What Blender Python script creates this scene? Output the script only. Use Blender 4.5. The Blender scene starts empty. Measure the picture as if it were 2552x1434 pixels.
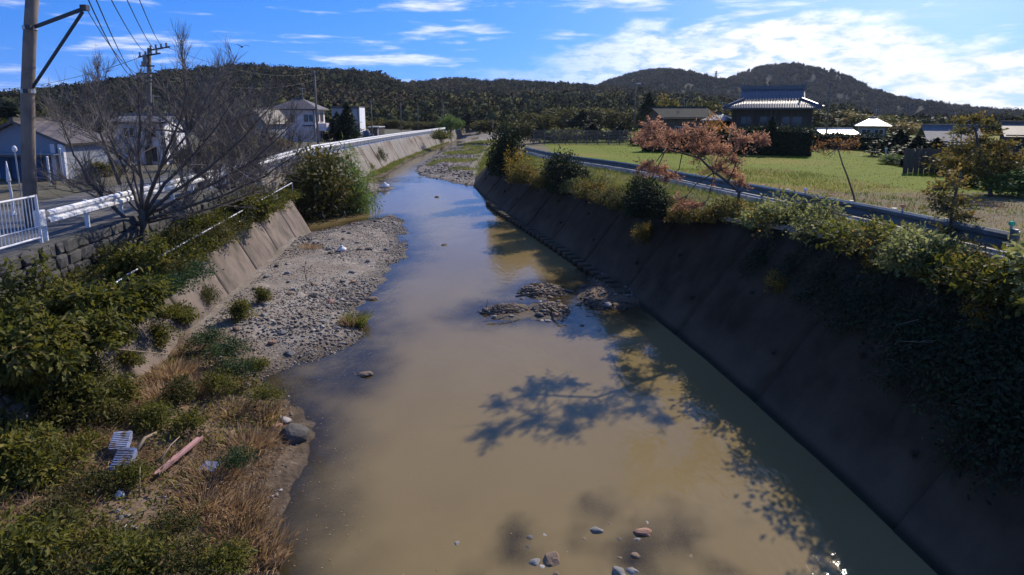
import bpy, bmesh, math, random
import numpy as np
from mathutils import Vector, Matrix, Euler

R = math.radians
rng = np.random.default_rng(7)
random.seed(7)
scene = bpy.context.scene
col = scene.collection

# ------------------------------------------------------------------ camera
FPX, CX, CY, PITCH, CAMZ = 1520.0, 1276.0, 553.0, R(10.0), 6.0
cam_data = bpy.data.cameras.new('camera')
cam_data.sensor_width = 36.0
cam_data.lens = 36.0 * FPX / 2552.0
cam_data.shift_y = -(717.0 - CY) / 2552.0
cam_data.clip_start = 0.1
cam_data.clip_end = 6000.0
cam = bpy.data.objects.new('camera', cam_data)
cam.location = (0, 0, CAMZ)
cam.rotation_euler = (R(90) - PITCH, 0, 0)
col.objects.link(cam)
scene.camera = cam
SP, CP = math.sin(PITCH), math.cos(PITCH)

def ray(px, py):
    xc = (px - CX) / FPX
    yc = -(py - CY) / FPX
    return Vector((xc, CP + yc * SP, -SP + yc * CP))

def at_z(px, py, z):
    d = ray(px, py)
    return Vector((0, 0, CAMZ)) + d * ((z - CAMZ) / d.z)

def at_y(px, py, y):
    d = ray(px, py)
    return Vector((0, 0, CAMZ)) + d * (y / d.y)

# ------------------------------------------------------------------ sky and sun
SUN_EL, SUN_AZ = R(35.5), R(33.5)
world = bpy.data.worlds.new('World')
scene.world = world
world.use_nodes = True

def build_sky():
    nt = world.node_tree
    nt.nodes.clear()
    N = nt.nodes.new
    L = nt.links.new
    out = N('ShaderNodeOutputWorld')
    bg = N('ShaderNodeBackground')
    bg.inputs['Strength'].default_value = 0.13
    L(bg.outputs[0], out.inputs[0])
    tc = N('ShaderNodeTexCoord')
    sep = N('ShaderNodeSeparateXYZ')
    L(tc.outputs['Generated'], sep.inputs[0])

    def m(op, a, b=None, c=None, clamp=False):
        n = N('ShaderNodeMath')
        n.operation = op
        n.use_clamp = clamp
        for i, v in enumerate((a, b, c)):
            if v is None:
                continue
            if isinstance(v, (int, float)):
                n.inputs[i].default_value = v
            else:
                L(v, n.inputs[i])
        return n.outputs[0]

    sky = N('ShaderNodeTexSky')
    sky.sky_type = 'NISHITA'
    sky.sun_disc = False
    sky.sun_elevation = SUN_EL
    sky.sun_rotation = SUN_AZ
    sky.air_density = 1.0
    sky.dust_density = 0.15
    sky.ozone_density = 2.5
    # look a little higher into the sky so that the clear air near the horizon is blue
    va = N('ShaderNodeVectorMath')
    va.operation = 'ADD'
    va.inputs[1].default_value = (0, 0, 0.30)
    L(tc.outputs['Generated'], va.inputs[0])
    vn = N('ShaderNodeVectorMath')
    vn.operation = 'NORMALIZE'
    L(va.outputs[0], vn.inputs[0])
    L(vn.outputs[0], sky.inputs[0])
    hs = N('ShaderNodeHueSaturation')
    hs.inputs['Hue'].default_value = 0.516
    hs.inputs['Saturation'].default_value = 1.42
    hs.inputs['Value'].default_value = 1.55
    L(sky.outputs[0], hs.inputs['Color'])
    # clouds in azimuth / elevation
    az = m('ARCTAN2', sep.outputs[0], sep.outputs[1])
    el = m('ARCSINE', sep.outputs[2])
    cmb = N('ShaderNodeCombineXYZ')
    L(m('MULTIPLY', az, 9.0), cmb.inputs[0])
    L(m('MULTIPLY', el, 26.0), cmb.inputs[1])

    def noise(scale, detail, rough, dist=0.0, off=0.0, sy=1.0):
        mp = N('ShaderNodeMapping')
        mp.inputs['Location'].default_value = (off, off * .7, off * 1.3)
        mp.inputs['Scale'].default_value = (1, sy, 1)
        L(cmb.outputs[0], mp.inputs[0])
        n = N('ShaderNodeTexNoise')
        n.inputs['Scale'].default_value = scale
        n.inputs['Detail'].default_value = detail
        n.inputs['Roughness'].default_value = rough
        n.inputs['Distortion'].default_value = dist
        L(mp.outputs[0], n.inputs['Vector'])
        return n.outputs['Fac']
    n1 = noise(1.0, 10, .60, .15, 3.1)
    n2 = noise(2.6, 8, .6, .2, 9.4)
    # height of the top of the cloud bank along the azimuth (radians)
    ramp = N('ShaderNodeValToRGB')
    ramp.color_ramp.interpolation = 'B_SPLINE'
    pts = [(-1.6, .02), (-.5, .03), (-.25, .052), (-.10, .07), (.05, .085), (.14, .13), (.24, .165), (.33, .125),
           (.42, .155), (.55, .138), (.66, .11), (.74, .06), (.95, .05), (1.6, .06)]
    cr = ramp.color_ramp
    az0, az1 = -1.6, 1.6
    while len(cr.elements) < len(pts):
        cr.elements.new(.5)
    for e, (a, h) in zip(cr.elements, sorted(pts)):
        e.position = (a - az0) / (az1 - az0)
        e.color = (h * 4, h * 4, h * 4, 1)
    L(m('DIVIDE', m('SUBTRACT', az, az0), az1 - az0), ramp.inputs[0])
    top = m('MULTIPLY', ramp.outputs[0], .25)
    below = m('ADD', m('SUBTRACT', top, el), m('MULTIPLY', m('SUBTRACT', n1, .5), .17))
    bank = N('ShaderNodeMapRange')
    bank.interpolation_type = 'SMOOTHSTEP'
    bank.inputs['From Min'].default_value = 0.0
    bank.inputs['From Max'].default_value = 0.042
    L(below, bank.inputs[0])
    holes = N('ShaderNodeMapRange')
    holes.interpolation_type = 'SMOOTHSTEP'
    holes.inputs['From Min'].default_value = .30
    holes.inputs['From Max'].default_value = .52
    holes.inputs['To Min'].default_value = .25
    L(n2, holes.inputs[0])
    side = N('ShaderNodeMapRange')          # the bank thins out to the west
    side.interpolation_type = 'SMOOTHSTEP'
    side.inputs['From Min'].default_value = -.12
    side.inputs['From Max'].default_value = .35
    side.inputs['To Min'].default_value = .12
    side.inputs['To Max'].default_value = 1.0
    L(az, side.inputs[0])
    bankd = m('MULTIPLY', m('MULTIPLY', bank.outputs[0], holes.outputs[0]), side.outputs[0])
    # thin streaks
    n3 = noise(.75, 8, .58, .1, 21.0, 2.6)
    st = N('ShaderNodeMapRange')
    st.interpolation_type = 'SMOOTHSTEP'
    st.inputs['From Min'].default_value = .50
    st.inputs['From Max'].default_value = .72
    st.inputs['To Max'].default_value = .8
    L(n3, st.inputs[0])
    dens = m('MAXIMUM', bankd, st.outputs[0], clamp=True)
    shade = N('ShaderNodeMapRange')
    shade.inputs['From Min'].default_value = .3
    shade.inputs['From Max'].default_value = .7
    shade.inputs['To Min'].default_value = 6.4
    shade.inputs['To Max'].default_value = 9.6
    L(n2, shade.inputs[0])
    cc = N('ShaderNodeVectorMath')
    cc.operation = 'SCALE'
    cc.inputs[0].default_value = (.93, .97, 1.06)
    L(shade.outputs[0], cc.inputs['Scale'])
    mix = N('ShaderNodeMix')
    mix.data_type = 'RGBA'
    L(dens, mix.inputs[0])
    L(hs.outputs[0], mix.inputs[6])
    L(cc.outputs[0], mix.inputs[7])
    L(mix.outputs[2], bg.inputs[0])
build_sky()
world.cycles.sampling_method = 'MANUAL'
world.cycles.sample_map_resolution = 1024

sun_data = bpy.data.lights.new('sun', 'SUN')
sun_data.energy = 5.0
sun_data.angle = R(0.55)
sun_data.color = (1.0, .90, .76)
sun = bpy.data.objects.new('sun', sun_data)
sdir = Vector((math.sin(SUN_AZ) * math.cos(SUN_EL), math.cos(SUN_AZ) * math.cos(SUN_EL), math.sin(SUN_EL)))
sun.rotation_euler = (-sdir).to_track_quat('-Z', 'Y').to_euler()
sun.location = sdir * 60
col.objects.link(sun)

scene.view_settings.view_transform = 'Standard'
scene.view_settings.look = 'None'
scene.view_settings.exposure = 0.12
scene.view_settings.gamma = 1.0
scene.view_settings.use_curve_mapping = False
scene.render.engine = 'CYCLES'
scene.cycles.use_denoising = True
scene.cycles.max_bounces = 6
scene.cycles.diffuse_bounces = 2
scene.cycles.glossy_bounces = 3
scene.cycles.transmission_bounces = 4
scene.cycles.transparent_max_bounces = 8
scene.cycles.sample_clamp_indirect = 6.0

# ------------------------------------------------------------------ helpers: tagging
def tag(o, label=None, cat=None, group=None, kind=None):
    if label: o['label'] = label
    if cat: o['category'] = cat
    if group: o['group'] = group
    if kind: o['kind'] = kind
    return o

def empty(name, loc=(0, 0, 0), rz=0.0, label=None, cat=None, group=None):
    o = bpy.data.objects.new(name, None)
    o.location = loc
    o.rotation_euler = (0, 0, rz)
    o.empty_display_size = .2
    col.objects.link(o)
    return tag(o, label, cat, group)

def copy_tree(o, parent=None):
    c = o.copy()
    col.objects.link(c)
    if parent is not None:
        c.parent = parent
    for ch in [x for x in o.children]:
        copy_tree(ch, c)
    return c

def link_mesh(name, me, mat=None, parent=None, loc=None):
    o = bpy.data.objects.new(name, me)
    col.objects.link(o)
    if mat is not None and not me.materials:
        me.materials.append(mat)
    if parent is not None:
        o.parent = parent
    if loc is not None:
        o.location = loc
    return o

def np_mesh(name, V, F, v=None, smooth=False, mat=None, normals=None):
    """V (n,3), F (m,k) with k fixed, v optional per-vertex float attribute 'v'."""
    V = np.asarray(V, dtype=np.float32)
    F = np.asarray(F, dtype=np.int32)
    me = bpy.data.meshes.new(name)
    k = F.shape[1]
    me.vertices.add(len(V))
    me.vertices.foreach_set('co', V.ravel())
    me.loops.add(F.size)
    me.loops.foreach_set('vertex_index', F.ravel())
    me.polygons.add(len(F))
    me.polygons.foreach_set('loop_start', np.arange(0, F.size, k, dtype=np.int32))
    me.polygons.foreach_set('loop_total', np.full(len(F), k, dtype=np.int32))
    if smooth:
        me.polygons.foreach_set('use_smooth', np.ones(len(F), dtype=bool))
    if v is not None:
        a = me.attributes.new('v', 'FLOAT', 'POINT')
        a.data.foreach_set('value', np.asarray(v, dtype=np.float32))
    me.update(calc_edges=True)
    if normals is not None:
        try:
            ca = me.attributes.new('custom_normal', 'FLOAT_VECTOR', 'POINT')
            ca.data.foreach_set('vector', np.asarray(normals, dtype=np.float32).ravel())
        except Exception as e:
            print('normals', e)
    if mat is not None:
        me.materials.append(mat)
    return me

# ------------------------------------------------------------------ helpers: shapes (lists of verts and faces -> ONE mesh)
class MB:
    def __init__(self):
        self.v = []
        self.f = []
    def box(self, c, s, rz=0.0, M=None):
        b = len(self.v)
        hx, hy, hz = s[0] / 2, s[1] / 2, s[2] / 2
        mt = M if M is not None else Matrix.Rotation(rz, 3, 'Z')
        for x, y, z in ((-hx, -hy, -hz), (hx, -hy, -hz), (hx, hy, -hz), (-hx, hy, -hz), (-hx, -hy, hz), (hx, -hy, hz), (hx, hy, hz), (-hx, hy, hz)):
            p = mt @ Vector((x, y, z)) + Vector(c)
            self.v.append(tuple(p))
        for q in ((0, 3, 2, 1), (4, 5, 6, 7), (0, 1, 5, 4), (1, 2, 6, 5), (2, 3, 7, 6), (3, 0, 4, 7)):
            self.f.append(tuple(b + i for i in q))
        return self
    def beam(self, a, b_, w, h=None):
        a, b_ = Vector(a), Vector(b_)
        h = w if h is None else h
        d = (b_ - a)
        L = d.length
        d.normalize()
        up = Vector((0, 0, 1)) if abs(d.z) < .95 else Vector((0, 1, 0))
        x = d.cross(up).normalized()
        z = x.cross(d)
        M = Matrix((x, d, z)).transposed()
        return self.box((a + b_) / 2, (w, L, h), M=M)
    def tube(self, pts, rad, n=6, cap=True):
        pts = [Vector(p) for p in pts]
        if not hasattr(rad, '__len__'):
            rad = [rad] * len(pts)
        b = len(self.v)
        ref = Vector((.31, .17, .93))
        for i, p in enumerate(pts):
            d = (pts[min(i + 1, len(pts) - 1)] - pts[max(i - 1, 0)]).normalized()
            x = d.cross(ref)
            if x.length < 1e-3:
                x = d.cross(Vector((1, 0, 0)))
            x.normalize()
            y = d.cross(x)
            for k in range(n):
                a = 2 * math.pi * k / n
                self.v.append(tuple(p + (x * math.cos(a) + y * math.sin(a)) * rad[i]))
        for i in range(len(pts) - 1):
            for k in range(n):
                k2 = (k + 1) % n
                self.f.append((b + i * n + k, b + i * n + k2, b + (i + 1) * n + k2, b + (i + 1) * n + k))
        if cap:
            self.f.append(tuple(b + k for k in range(n))[::-1])
            self.f.append(tuple(b + (len(pts) - 1) * n + k for k in range(n)))
        return self
    def poly(self, pts):
        b = len(self.v)
        self.v += [tuple(p) for p in pts]
        self.f.append(tuple(range(b, b + len(pts))))
        return self
    def slab(self, quad, t):
        """four points -> thin plate of thickness t below them"""
        q = [Vector(p) for p in quad]
        n = (q[1] - q[0]).cross(q[3] - q[0]).normalized()
        if n.z < 0:
            n = -n
        b = len(self.v)
        for p in q:
            self.v.append(tuple(p))
        for p in q:
            self.v.append(tuple(p - n * t))
        for f in ((0, 1, 2, 3), (7, 6, 5, 4), (0, 4, 5, 1), (1, 5, 6, 2), (2, 6, 7, 3), (3, 7, 4, 0)):
            self.f.append(tuple(b + i for i in f))
        return self
    def build(self, name, mat, parent=None, smooth=False, bevel=0.0, loc=None):
        me = bpy.data.meshes.new(name)
        me.from_pydata(self.v, [], self.f)
        bm = bmesh.new()
        bm.from_mesh(me)
        bmesh.ops.recalc_face_normals(bm, faces=bm.faces)
        if bevel > 0:
            bmesh.ops.bevel(bm, geom=list(bm.edges), offset=bevel, segments=1, affect='EDGES')
        bm.to_mesh(me)
        bm.free()
        if smooth:
            me.polygons.foreach_set('use_smooth', [True] * len(me.polygons))
        me.materials.append(mat)
        return link_mesh(name, me, None, parent, loc)

# ------------------------------------------------------------------ helpers: batches
def nrm(a):
    return a / np.maximum(np.linalg.norm(a, axis=-1, keepdims=True), 1e-9)

def frame(d):
    """two unit vectors perpendicular to each row of d"""
    ref = np.where(np.abs(d[:, 2:3]) < .9, np.array([[0, 0, 1.]]), np.array([[1., 0, 0]]))
    x = nrm(np.cross(d, ref))
    y = np.cross(d, x)
    return x, y

def batch_twigs(P0, P1, r0, r1, n=3):
    P0, P1 = np.asarray(P0, float), np.asarray(P1, float)
    r0 = np.broadcast_to(np.asarray(r0, float), (len(P0),))
    r1 = np.broadcast_to(np.asarray(r1, float), (len(P0),))
    x, y = frame(nrm(P1 - P0))
    a = np.arange(n) * 2 * np.pi / n
    off = x[:, None, :] * np.cos(a)[None, :, None] + y[:, None, :] * np.sin(a)[None, :, None]
    A = P0[:, None, :] + off * r0[:, None, None]
    B = P1[:, None, :] + off * r1[:, None, None]
    V = np.concatenate([A, B], 1).reshape(-1, 3)
    base = np.arange(len(P0))[:, None, None] * 2 * n
    k = np.arange(n)
    q = np.stack([k, (k + 1) % n, n + (k + 1) % n, n + k], 1)[None]
    return V, (base + q).reshape(-1, 4)

def batch_leaves(P, D, U, L, W, v, bend=.25):
    """diamond leaves folded along the rib: base, left, tip, right (2 tris as quads of 2)"""
    L = np.broadcast_to(np.asarray(L, float), (len(P),))[:, None]
    W = np.broadcast_to(np.asarray(W, float), (len(P),))[:, None]
    S = nrm(np.cross(D, U))
    Nn = np.cross(S, D)
    a = P
    b = P + D * L * .45 + S * W * .5 + Nn * W * bend
    c = P + D * L
    d = P + D * L * .45 - S * W * .5 + Nn * W * bend
    V = np.stack([a, b, c, d], 1).reshape(-1, 3)
    base = np.arange(len(P))[:, None] * 4
    F = np.concatenate([base + np.array([[0, 1, 2]]), base + np.array([[0, 2, 3]])], 1).reshape(-1, 3)
    return V, F, np.repeat(v, 4)

_phi = (1 + 5 ** .5) / 2
ICO_V = nrm(np.array([[-1, _phi, 0], [1, _phi, 0], [-1, -_phi, 0], [1, -_phi, 0], [0, -1, _phi], [0, 1, _phi], [0, -1, -_phi], [0, 1, -_phi],
                      [_phi, 0, -1], [_phi, 0, 1], [-_phi, 0, -1], [-_phi, 0, 1]], float))
ICO_F = np.array([[0, 11, 5], [0, 5, 1], [0, 1, 7], [0, 7, 10], [0, 10, 11], [1, 5, 9], [5, 11, 4], [11, 10, 2], [10, 7, 6], [7, 1, 8],
                  [3, 9, 4], [3, 4, 2], [3, 2, 6], [3, 6, 8], [3, 8, 9], [4, 9, 5], [2, 4, 11], [6, 2, 10], [8, 6, 7], [9, 8, 1]])

def batch_stones(C, S, v, g, rough=.22):
    """lumps with 12 corners each; C (n,3) centres, S (n,3) half sizes"""
    n = len(C)
    rz = g.uniform(0, 2 * np.pi, n)
    J = ICO_V[None] * (1 + g.uniform(-rough, rough, (n, 12, 1)))
    J = J * S[:, None, :]
    x = J[..., 0] * np.cos(rz)[:, None] - J[..., 1] * np.sin(rz)[:, None]
    y = J[..., 0] * np.sin(rz)[:, None] + J[..., 1] * np.cos(rz)[:, None]
    V = np.stack([x, y, J[..., 2]], -1) + C[:, None, :]
    F = (np.arange(n)[:, None, None] * 12 + ICO_F[None]).reshape(-1, 3)
    return V.reshape(-1, 3), F, np.repeat(v, 12)

def rand_dirs(n, g):
    d = g.normal(size=(n, 3))
    return nrm(d)

def vnoise(x, y, seed=0):
    """cheap smooth value noise, numpy"""
    x = np.asarray(x, float); y = np.asarray(y, float)
    xi, yi = np.floor(x).astype(np.int64), np.floor(y).astype(np.int64)
    fx, fy = x - xi, y - yi
    fx = fx * fx * (3 - 2 * fx); fy = fy * fy * (3 - 2 * fy)
    def h(a, b):
        n = (a * 374761393 + b * 668265263 + seed * 974711) & 0x7fffffff
        n = ((n ^ (n >> 13)) * 1274126177) & 0x7fffffff
        return ((n ^ (n >> 16)) & 0xffff) / 65535.0
    return (h(xi, yi) * (1 - fx) + h(xi + 1, yi) * fx) * (1 - fy) + (h(xi, yi + 1) * (1 - fx) + h(xi + 1, yi + 1) * fx) * fy

def fbm(x, y, seed=0, oct=4):
    s, a, t = 0, .5, 0
    for i in range(oct):
        s = s + a * vnoise(x * 2 ** i, y * 2 ** i, seed + i * 17); t += a; a *= .5
    return s / t

# ------------------------------------------------------------------ materials
def _mat(name):
    m = bpy.data.materials.new(name)
    m.use_nodes = True
    nt = m.node_tree
    return m, nt, nt.nodes['Principled BSDF']

def _tex(nt, scale, detail=6, rough=.6, stretch=(1, 1, 1), coord='Position', dist=0.0, off=(0, 0, 0)):
    if coord == 'Position':
        src = nt.nodes.new('ShaderNodeNewGeometry').outputs['Position']
    else:
        src = nt.nodes.new('ShaderNodeTexCoord').outputs[coord]
    mp = nt.nodes.new('ShaderNodeMapping')
    mp.inputs['Scale'].default_value = stretch
    mp.inputs['Location'].default_value = off
    nt.links.new(src, mp.inputs[0])
    n = nt.nodes.new('ShaderNodeTexNoise')
    n.inputs['Scale'].default_value = scale
    n.inputs['Detail'].default_value = detail
    n.inputs['Roughness'].default_value = rough
    n.inputs['Distortion'].default_value = dist
    nt.links.new(mp.outputs[0], n.inputs['Vector'])
    return n.outputs['Fac'], mp.outputs[0]

def _ramp(nt, fac, stops, interp='LINEAR'):
    r = nt.nodes.new('ShaderNodeValToRGB')
    r.color_ramp.interpolation = interp
    cr = r.color_ramp
    while len(cr.elements) < len(stops):
        cr.elements.new(.5)
    for e, (p, c) in zip(cr.elements, stops):
        e.position = p
        e.color = (*c, 1)
    nt.links.new(fac, r.inputs[0])
    return r.outputs[0]

def _bump(nt, bsdf, h, strength, dist=.02):
    b = nt.nodes.new('ShaderNodeBump')
    b.inputs['Strength'].default_value = strength
    b.inputs['Distance'].default_value = dist
    nt.links.new(h, b.inputs['Height'])
    nt.links.new(b.outputs[0], bsdf.inputs['Normal'])
    return b

def _mixc(nt, fac, a, b, blend='MIX'):
    m = nt.nodes.new('ShaderNodeMix')
    m.data_type = 'RGBA'
    m.blend_type = blend
    for s, v in ((0, fac), (6, a), (7, b)):
        if isinstance(v, (int, float)):
            m.inputs[s].default_value = v
        elif isinstance(v, tuple):
            m.inputs[s].default_value = (*v, 1)
        else:
            nt.links.new(v, m.inputs[s])
    return m.outputs[2]

def mat_noise(name, c1, c2, scale=4, rough=.9, bump=.25, bscale=None, stretch=(1, 1, 1), spec=.3, metal=0.0, stain=None, stain_scale=1.2,
              coord='Position', lo=.32, hi=.68, bdist=.02, stain_stretch=(1, 1, 1), stain_lo=.5, stain_hi=.66):
    m, nt, b = _mat(name)
    f, _ = _tex(nt, scale, 8, .62, stretch, coord)
    c = _ramp(nt, f, [(lo, c1), (hi, c2)])
    if stain is not None:
        g, _ = _tex(nt, stain_scale, 6, .62, stain_stretch, coord, .4, (4.3, 1.7, 2.2))
        k = _ramp(nt, g, [(stain_lo, (0, 0, 0)), (stain_hi, (1, 1, 1))])
        c = _mixc(nt, k, c, stain)
    nt.links.new(c, b.inputs['Base Color'])
    b.inputs['Roughness'].default_value = rough
    b.inputs['Specular IOR Level'].default_value = spec
    b.inputs['Metallic'].default_value = metal
    if bump > 0:
        h, _ = _tex(nt, bscale or scale * 4, 8, .65, (1, 1, 1), coord)
        _bump(nt, b, h, bump, bdist)
    return m

def mat_leaf(name, stops, trans=.35, rough=.65, spec=.16):
    """stops: colours along the per-leaf value v"""
    m, nt, b = _mat(name)
    at = nt.nodes.new('ShaderNodeAttribute')
    at.attribute_name = 'v'
    c = _ramp(nt, at.outputs['Fac'], stops)
    nt.links.new(c, b.inputs['Base Color'])
    b.inputs['Roughness'].default_value = rough
    b.inputs['Specular IOR Level'].default_value = spec
    tr = nt.nodes.new('ShaderNodeBsdfTranslucent')
    hs = nt.nodes.new('ShaderNodeHueSaturation')
    hs.inputs['Value'].default_value = 1.55
    hs.inputs['Saturation'].default_value = 1.1
    nt.links.new(c, hs.inputs['Color'])
    nt.links.new(hs.outputs[0], tr.inputs[0])
    mx = nt.nodes.new('ShaderNodeMixShader')
    mx.inputs[0].default_value = trans
    nt.links.new(b.outputs[0], mx.inputs[1])
    nt.links.new(tr.outputs[0], mx.inputs[2])
    nt.links.new(mx.outputs[0], nt.nodes['Material Output'].inputs[0])
    return m

def mat_attr(name, stops, rough=.9, bump=.3, bscale=30, spec=.25, bdist=.01):
    m, nt, b = _mat(name)
    at = nt.nodes.new('ShaderNodeAttribute')
    at.attribute_name = 'v'
    c = _ramp(nt, at.outputs['Fac'], stops)
    f, _ = _tex(nt, bscale, 6, .65)
    c2 = _mixc(nt, 1.0, c, _ramp(nt, f, [(.3, (.72, .72, .72)), (.7, (1.15, 1.15, 1.15))]), 'MULTIPLY')
    nt.links.new(c2, b.inputs['Base Color'])
    b.inputs['Roughness'].default_value = rough
    b.inputs['Specular IOR Level'].default_value = spec
    _bump(nt, b, f, bump, bdist)
    return m

# ================================================================== the lie of the land
def I(y, pts):
    p = np.array(pts, float)
    return np.interp(y, p[:, 0], p[:, 1])
LBP = [(-12, -5.6), (5, -7.2), (12, -8.05), (20.1, -9.0), (30.8, -10.3), (31.6, -12.9), (45, -13.5), (60, -14.0), (80, -14.6), (115, -14.2), (143, -12.8), (170, -9)]
RBP = [(-12, 6.1), (5, 5.8), (7.1, 5.65), (9.3, 5.45), (14, 4.85), (20, 3.8), (25, 2.6), (31, 1.0), (37, -.65), (44, -2.0), (51, -3.25), (70, -4.6), (100, -5.0), (150, -3.5), (170, -2)]
RCX = [(-12, 8.4), (7, 7.9), (9.6, 7.55), (14, 7.1), (16.8, 6.5), (21.8, 5.2), (30, 2.85), (40, .65), (49, -1.45), (56, -1.6), (70, -.4), (100, 0), (150, 1.5), (170, 3)]
RCZ = [(-12, 3.6), (7, 3.45), (9.6, 3.35), (14, 3.2), (16.8, 3.0), (21.8, 2.5), (30, 2.2), (40, 2.05), (56, 2.0), (170, 2.3)]
GLX = [(-12, -9.4), (5, -10.6), (14.5, -11.35), (30, -13.2), (47, -15.3), (65, -16.0), (86, -16.3), (105, -15.8), (122, -14.9), (143, -13.9), (170, -10)]
GLZ = [(-12, 3.0), (14.5, 2.95), (30, 2.9), (47, 2.9), (65, 2.75), (86, 2.6), (105, 2.5), (170, 2.4)]
GRX = [(-12, 9.2), (5, 8.7), (9.5, 8.5), (15, 8.5), (20.3, 8.3), (27, 8.0), (35, 7.4), (40, 6.2), (45, 4.6), (52, 2.6), (60, 1.2), (100, 1.5), (170, 5)]
GRZ = [(-12, 3.8), (5, 3.7), (9.5, 3.58), (15, 3.4), (20.3, 3.2), (27, 2.92), (35, 2.68), (45, 2.5), (60, 2.4), (170, 2.4)]

def sd_poly(poly, X, Y):
    P = np.array(poly, float)
    d = np.full(X.shape, 1e9)
    inside = np.zeros(X.shape, bool)
    n = len(P)
    for i in range(n):
        a, b = P[i], P[(i + 1) % n]
        e = b - a
        t = np.clip(((X - a[0]) * e[0] + (Y - a[1]) * e[1]) / (e @ e), 0, 1)
        d = np.minimum(d, np.hypot(X - a[0] - t * e[0], Y - a[1] - t * e[1]))
        c = ((a[1] > Y) != (b[1] > Y)) & (X < (b[0] - a[0]) * (Y - a[1]) / (b[1] - a[1] + 1e-12) + a[0])
        inside ^= c
    return np.where(inside, d, -d)

BANK = [(-14, -14), (-2.9, -14), (-3.0, 3), (-3.05, 6), (-3.3, 7.1), (-3.5, 8.2), (-3.95, 9.2), (-3.9, 10.2), (-4.4, 11.2), (-4.7, 12.2), (-5.6, 13.0), (-7, 14.5), (-14, 15)]
BAR1 = [(-12, 12.5), (-5.9, 12.8), (-5.5, 13.6), (-4.7, 14.6), (-4.2, 15.6), (-3.9, 16.3), (-4.5, 17.0), (-5.1, 18.2), (-5.0, 19.6), (-5.0, 22), (-4.7, 24.7), (-4.9, 27), (-5.4, 29.8),
        (-5.9, 32.5), (-6.5, 35), (-7.3, 35.8), (-8.2, 34.6), (-9.1, 33), (-10.3, 31.0), (-13, 28)]
BAR2 = [(-18, 35.2), (-12.5, 35.6), (-11.3, 36.6), (-10.9, 41), (-10.4, 47), (-9.9, 50), (-11.0, 52.5), (-13, 53.5), (-18, 54)]
FOOT = [(-18, 56), (-13.4, 57), (-12.7, 60), (-13.0, 70), (-13.7, 82), (-13.4, 100), (-13, 120), (-12.5, 160), (-20, 160)]
FARG = [(-2.6, 49.4), (-4.6, 53.5), (-6.5, 56.5), (-8.9, 60), (-10.4, 66), (-10.9, 71), (-11.3, 88), (-11.7, 107), (-11.2, 130), (-10, 162), (12, 162), (12, 49)]
ISLES = [([(-1.0, 17.95), (-.6, 18.4), (.1, 18.55), (.45, 18.2), (.2, 17.85), (-.4, 17.7)], .13),
         ([(0.2, 20.1), (.6, 20.9), (1.5, 20.9), (2.0, 20.2), (1.5, 19.5), (.7, 19.6)], .15),
         ([(.65, 18.2), (.95, 18.75), (1.6, 18.6), (1.75, 18.1), (1.3, 17.6), (.8, 17.7)], .13),
         ([(2.2, 18.9), (2.6, 20.5), (3.0, 22.5), (3.9, 22.5), (4.6, 19.0), (3.6, 18.2), (2.6, 18.2)], .16)]
SHOALS = [([(-5.6, 12.2), (-3.5, 12.6), (-3.4, 13.8), (-3.7, 15.2), (-4.6, 15.2), (-5.6, 14)], -.045),
          ([(-1.0, 3), (-.9, 6.4), (-.3, 7.0), (.1, 7.9), (.8, 7.6), (1.4, 8.6), (1.9, 8.0), (2.7, 8.2), (2.9, 6.9), (3.3, 6.4), (3.3, 3)], -.16),
          ([(-9.9, 54), (-8, 54.5), (-9, 60), (-12.5, 57), (-12, 54)], -.03)]

def bed_h(X, Y):
    h = np.full(X.shape, -.6)
    def add(poly, slope, cap, off=0.0):
        nonlocal h
        s = sd_poly(poly, X, Y)
        v = np.where(s > 0, np.minimum(s * slope, cap), s * .13) + off
        h = np.maximum(h, v)
    add(BANK, .16, .75)
    add(BAR1, .14, .34)
    add(BAR2, .13, .4)
    add(FOOT, .15, .35)
    add(FARG, .10, .35)
    for p, c in ISLES:
        add(p, .5, c)
    for p, c in SHOALS:
        s = sd_poly(p, X, Y)
        cc_ = c + ((fbm(X * 1.7, Y * 1.7, 63, 4) - .5) * .36 if c < -.08 else 0)
        h = np.maximum(h, np.where(s > 0, cc_, s * .18 + cc_))
    n = (fbm(X * .8, Y * .8, 3) - .5) * .22 + (fbm(X * 3.1, Y * 3.1, 8, 3) - .5) * .09
    h = h + np.clip((Y - 138) / 22, 0, 1) * 2.0 * np.clip((Y - 138) / 8, 0, 1)
    return h + n * np.clip((h + .5) * 2.0, .15, 1)

def earthy(X, Y):
    s = np.maximum(sd_poly(BANK, X, Y), np.maximum(sd_poly(FOOT, X, Y), -9))
    s2 = np.maximum(sd_poly(SHOALS[1][0], X, Y), sd_poly(SHOALS[0][0], X, Y))
    return np.clip(np.maximum.reduce([s * .9 + 1.1, np.clip(s2 + .8, 0, .6)] + [sd_poly(p_, X, Y) * 3 + 1.2 for p_, c_ in ISLES]), 0, 1)

def grid_faces(nr, nc):
    a = (np.arange(nr - 1)[:, None] * nc + np.arange(nc - 1)[None]).reshape(-1)
    return np.stack([a, a + 1, a + nc + 1, a + nc], 1)

ROWS = np.concatenate([np.arange(-12, 5, .4), np.arange(5, 38, .17), np.arange(38, 62, .35), np.arange(62, 168, 1.0)])
NC = 120
S = np.linspace(0, 1, NC)
lx, rx = I(ROWS, LBP) - .9, I(ROWS, RBP) + .9
GX = lx[:, None] + (rx - lx)[:, None] * S[None]
GY = np.repeat(ROWS[:, None], NC, 1)
BH = bed_h(GX, GY)

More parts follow.
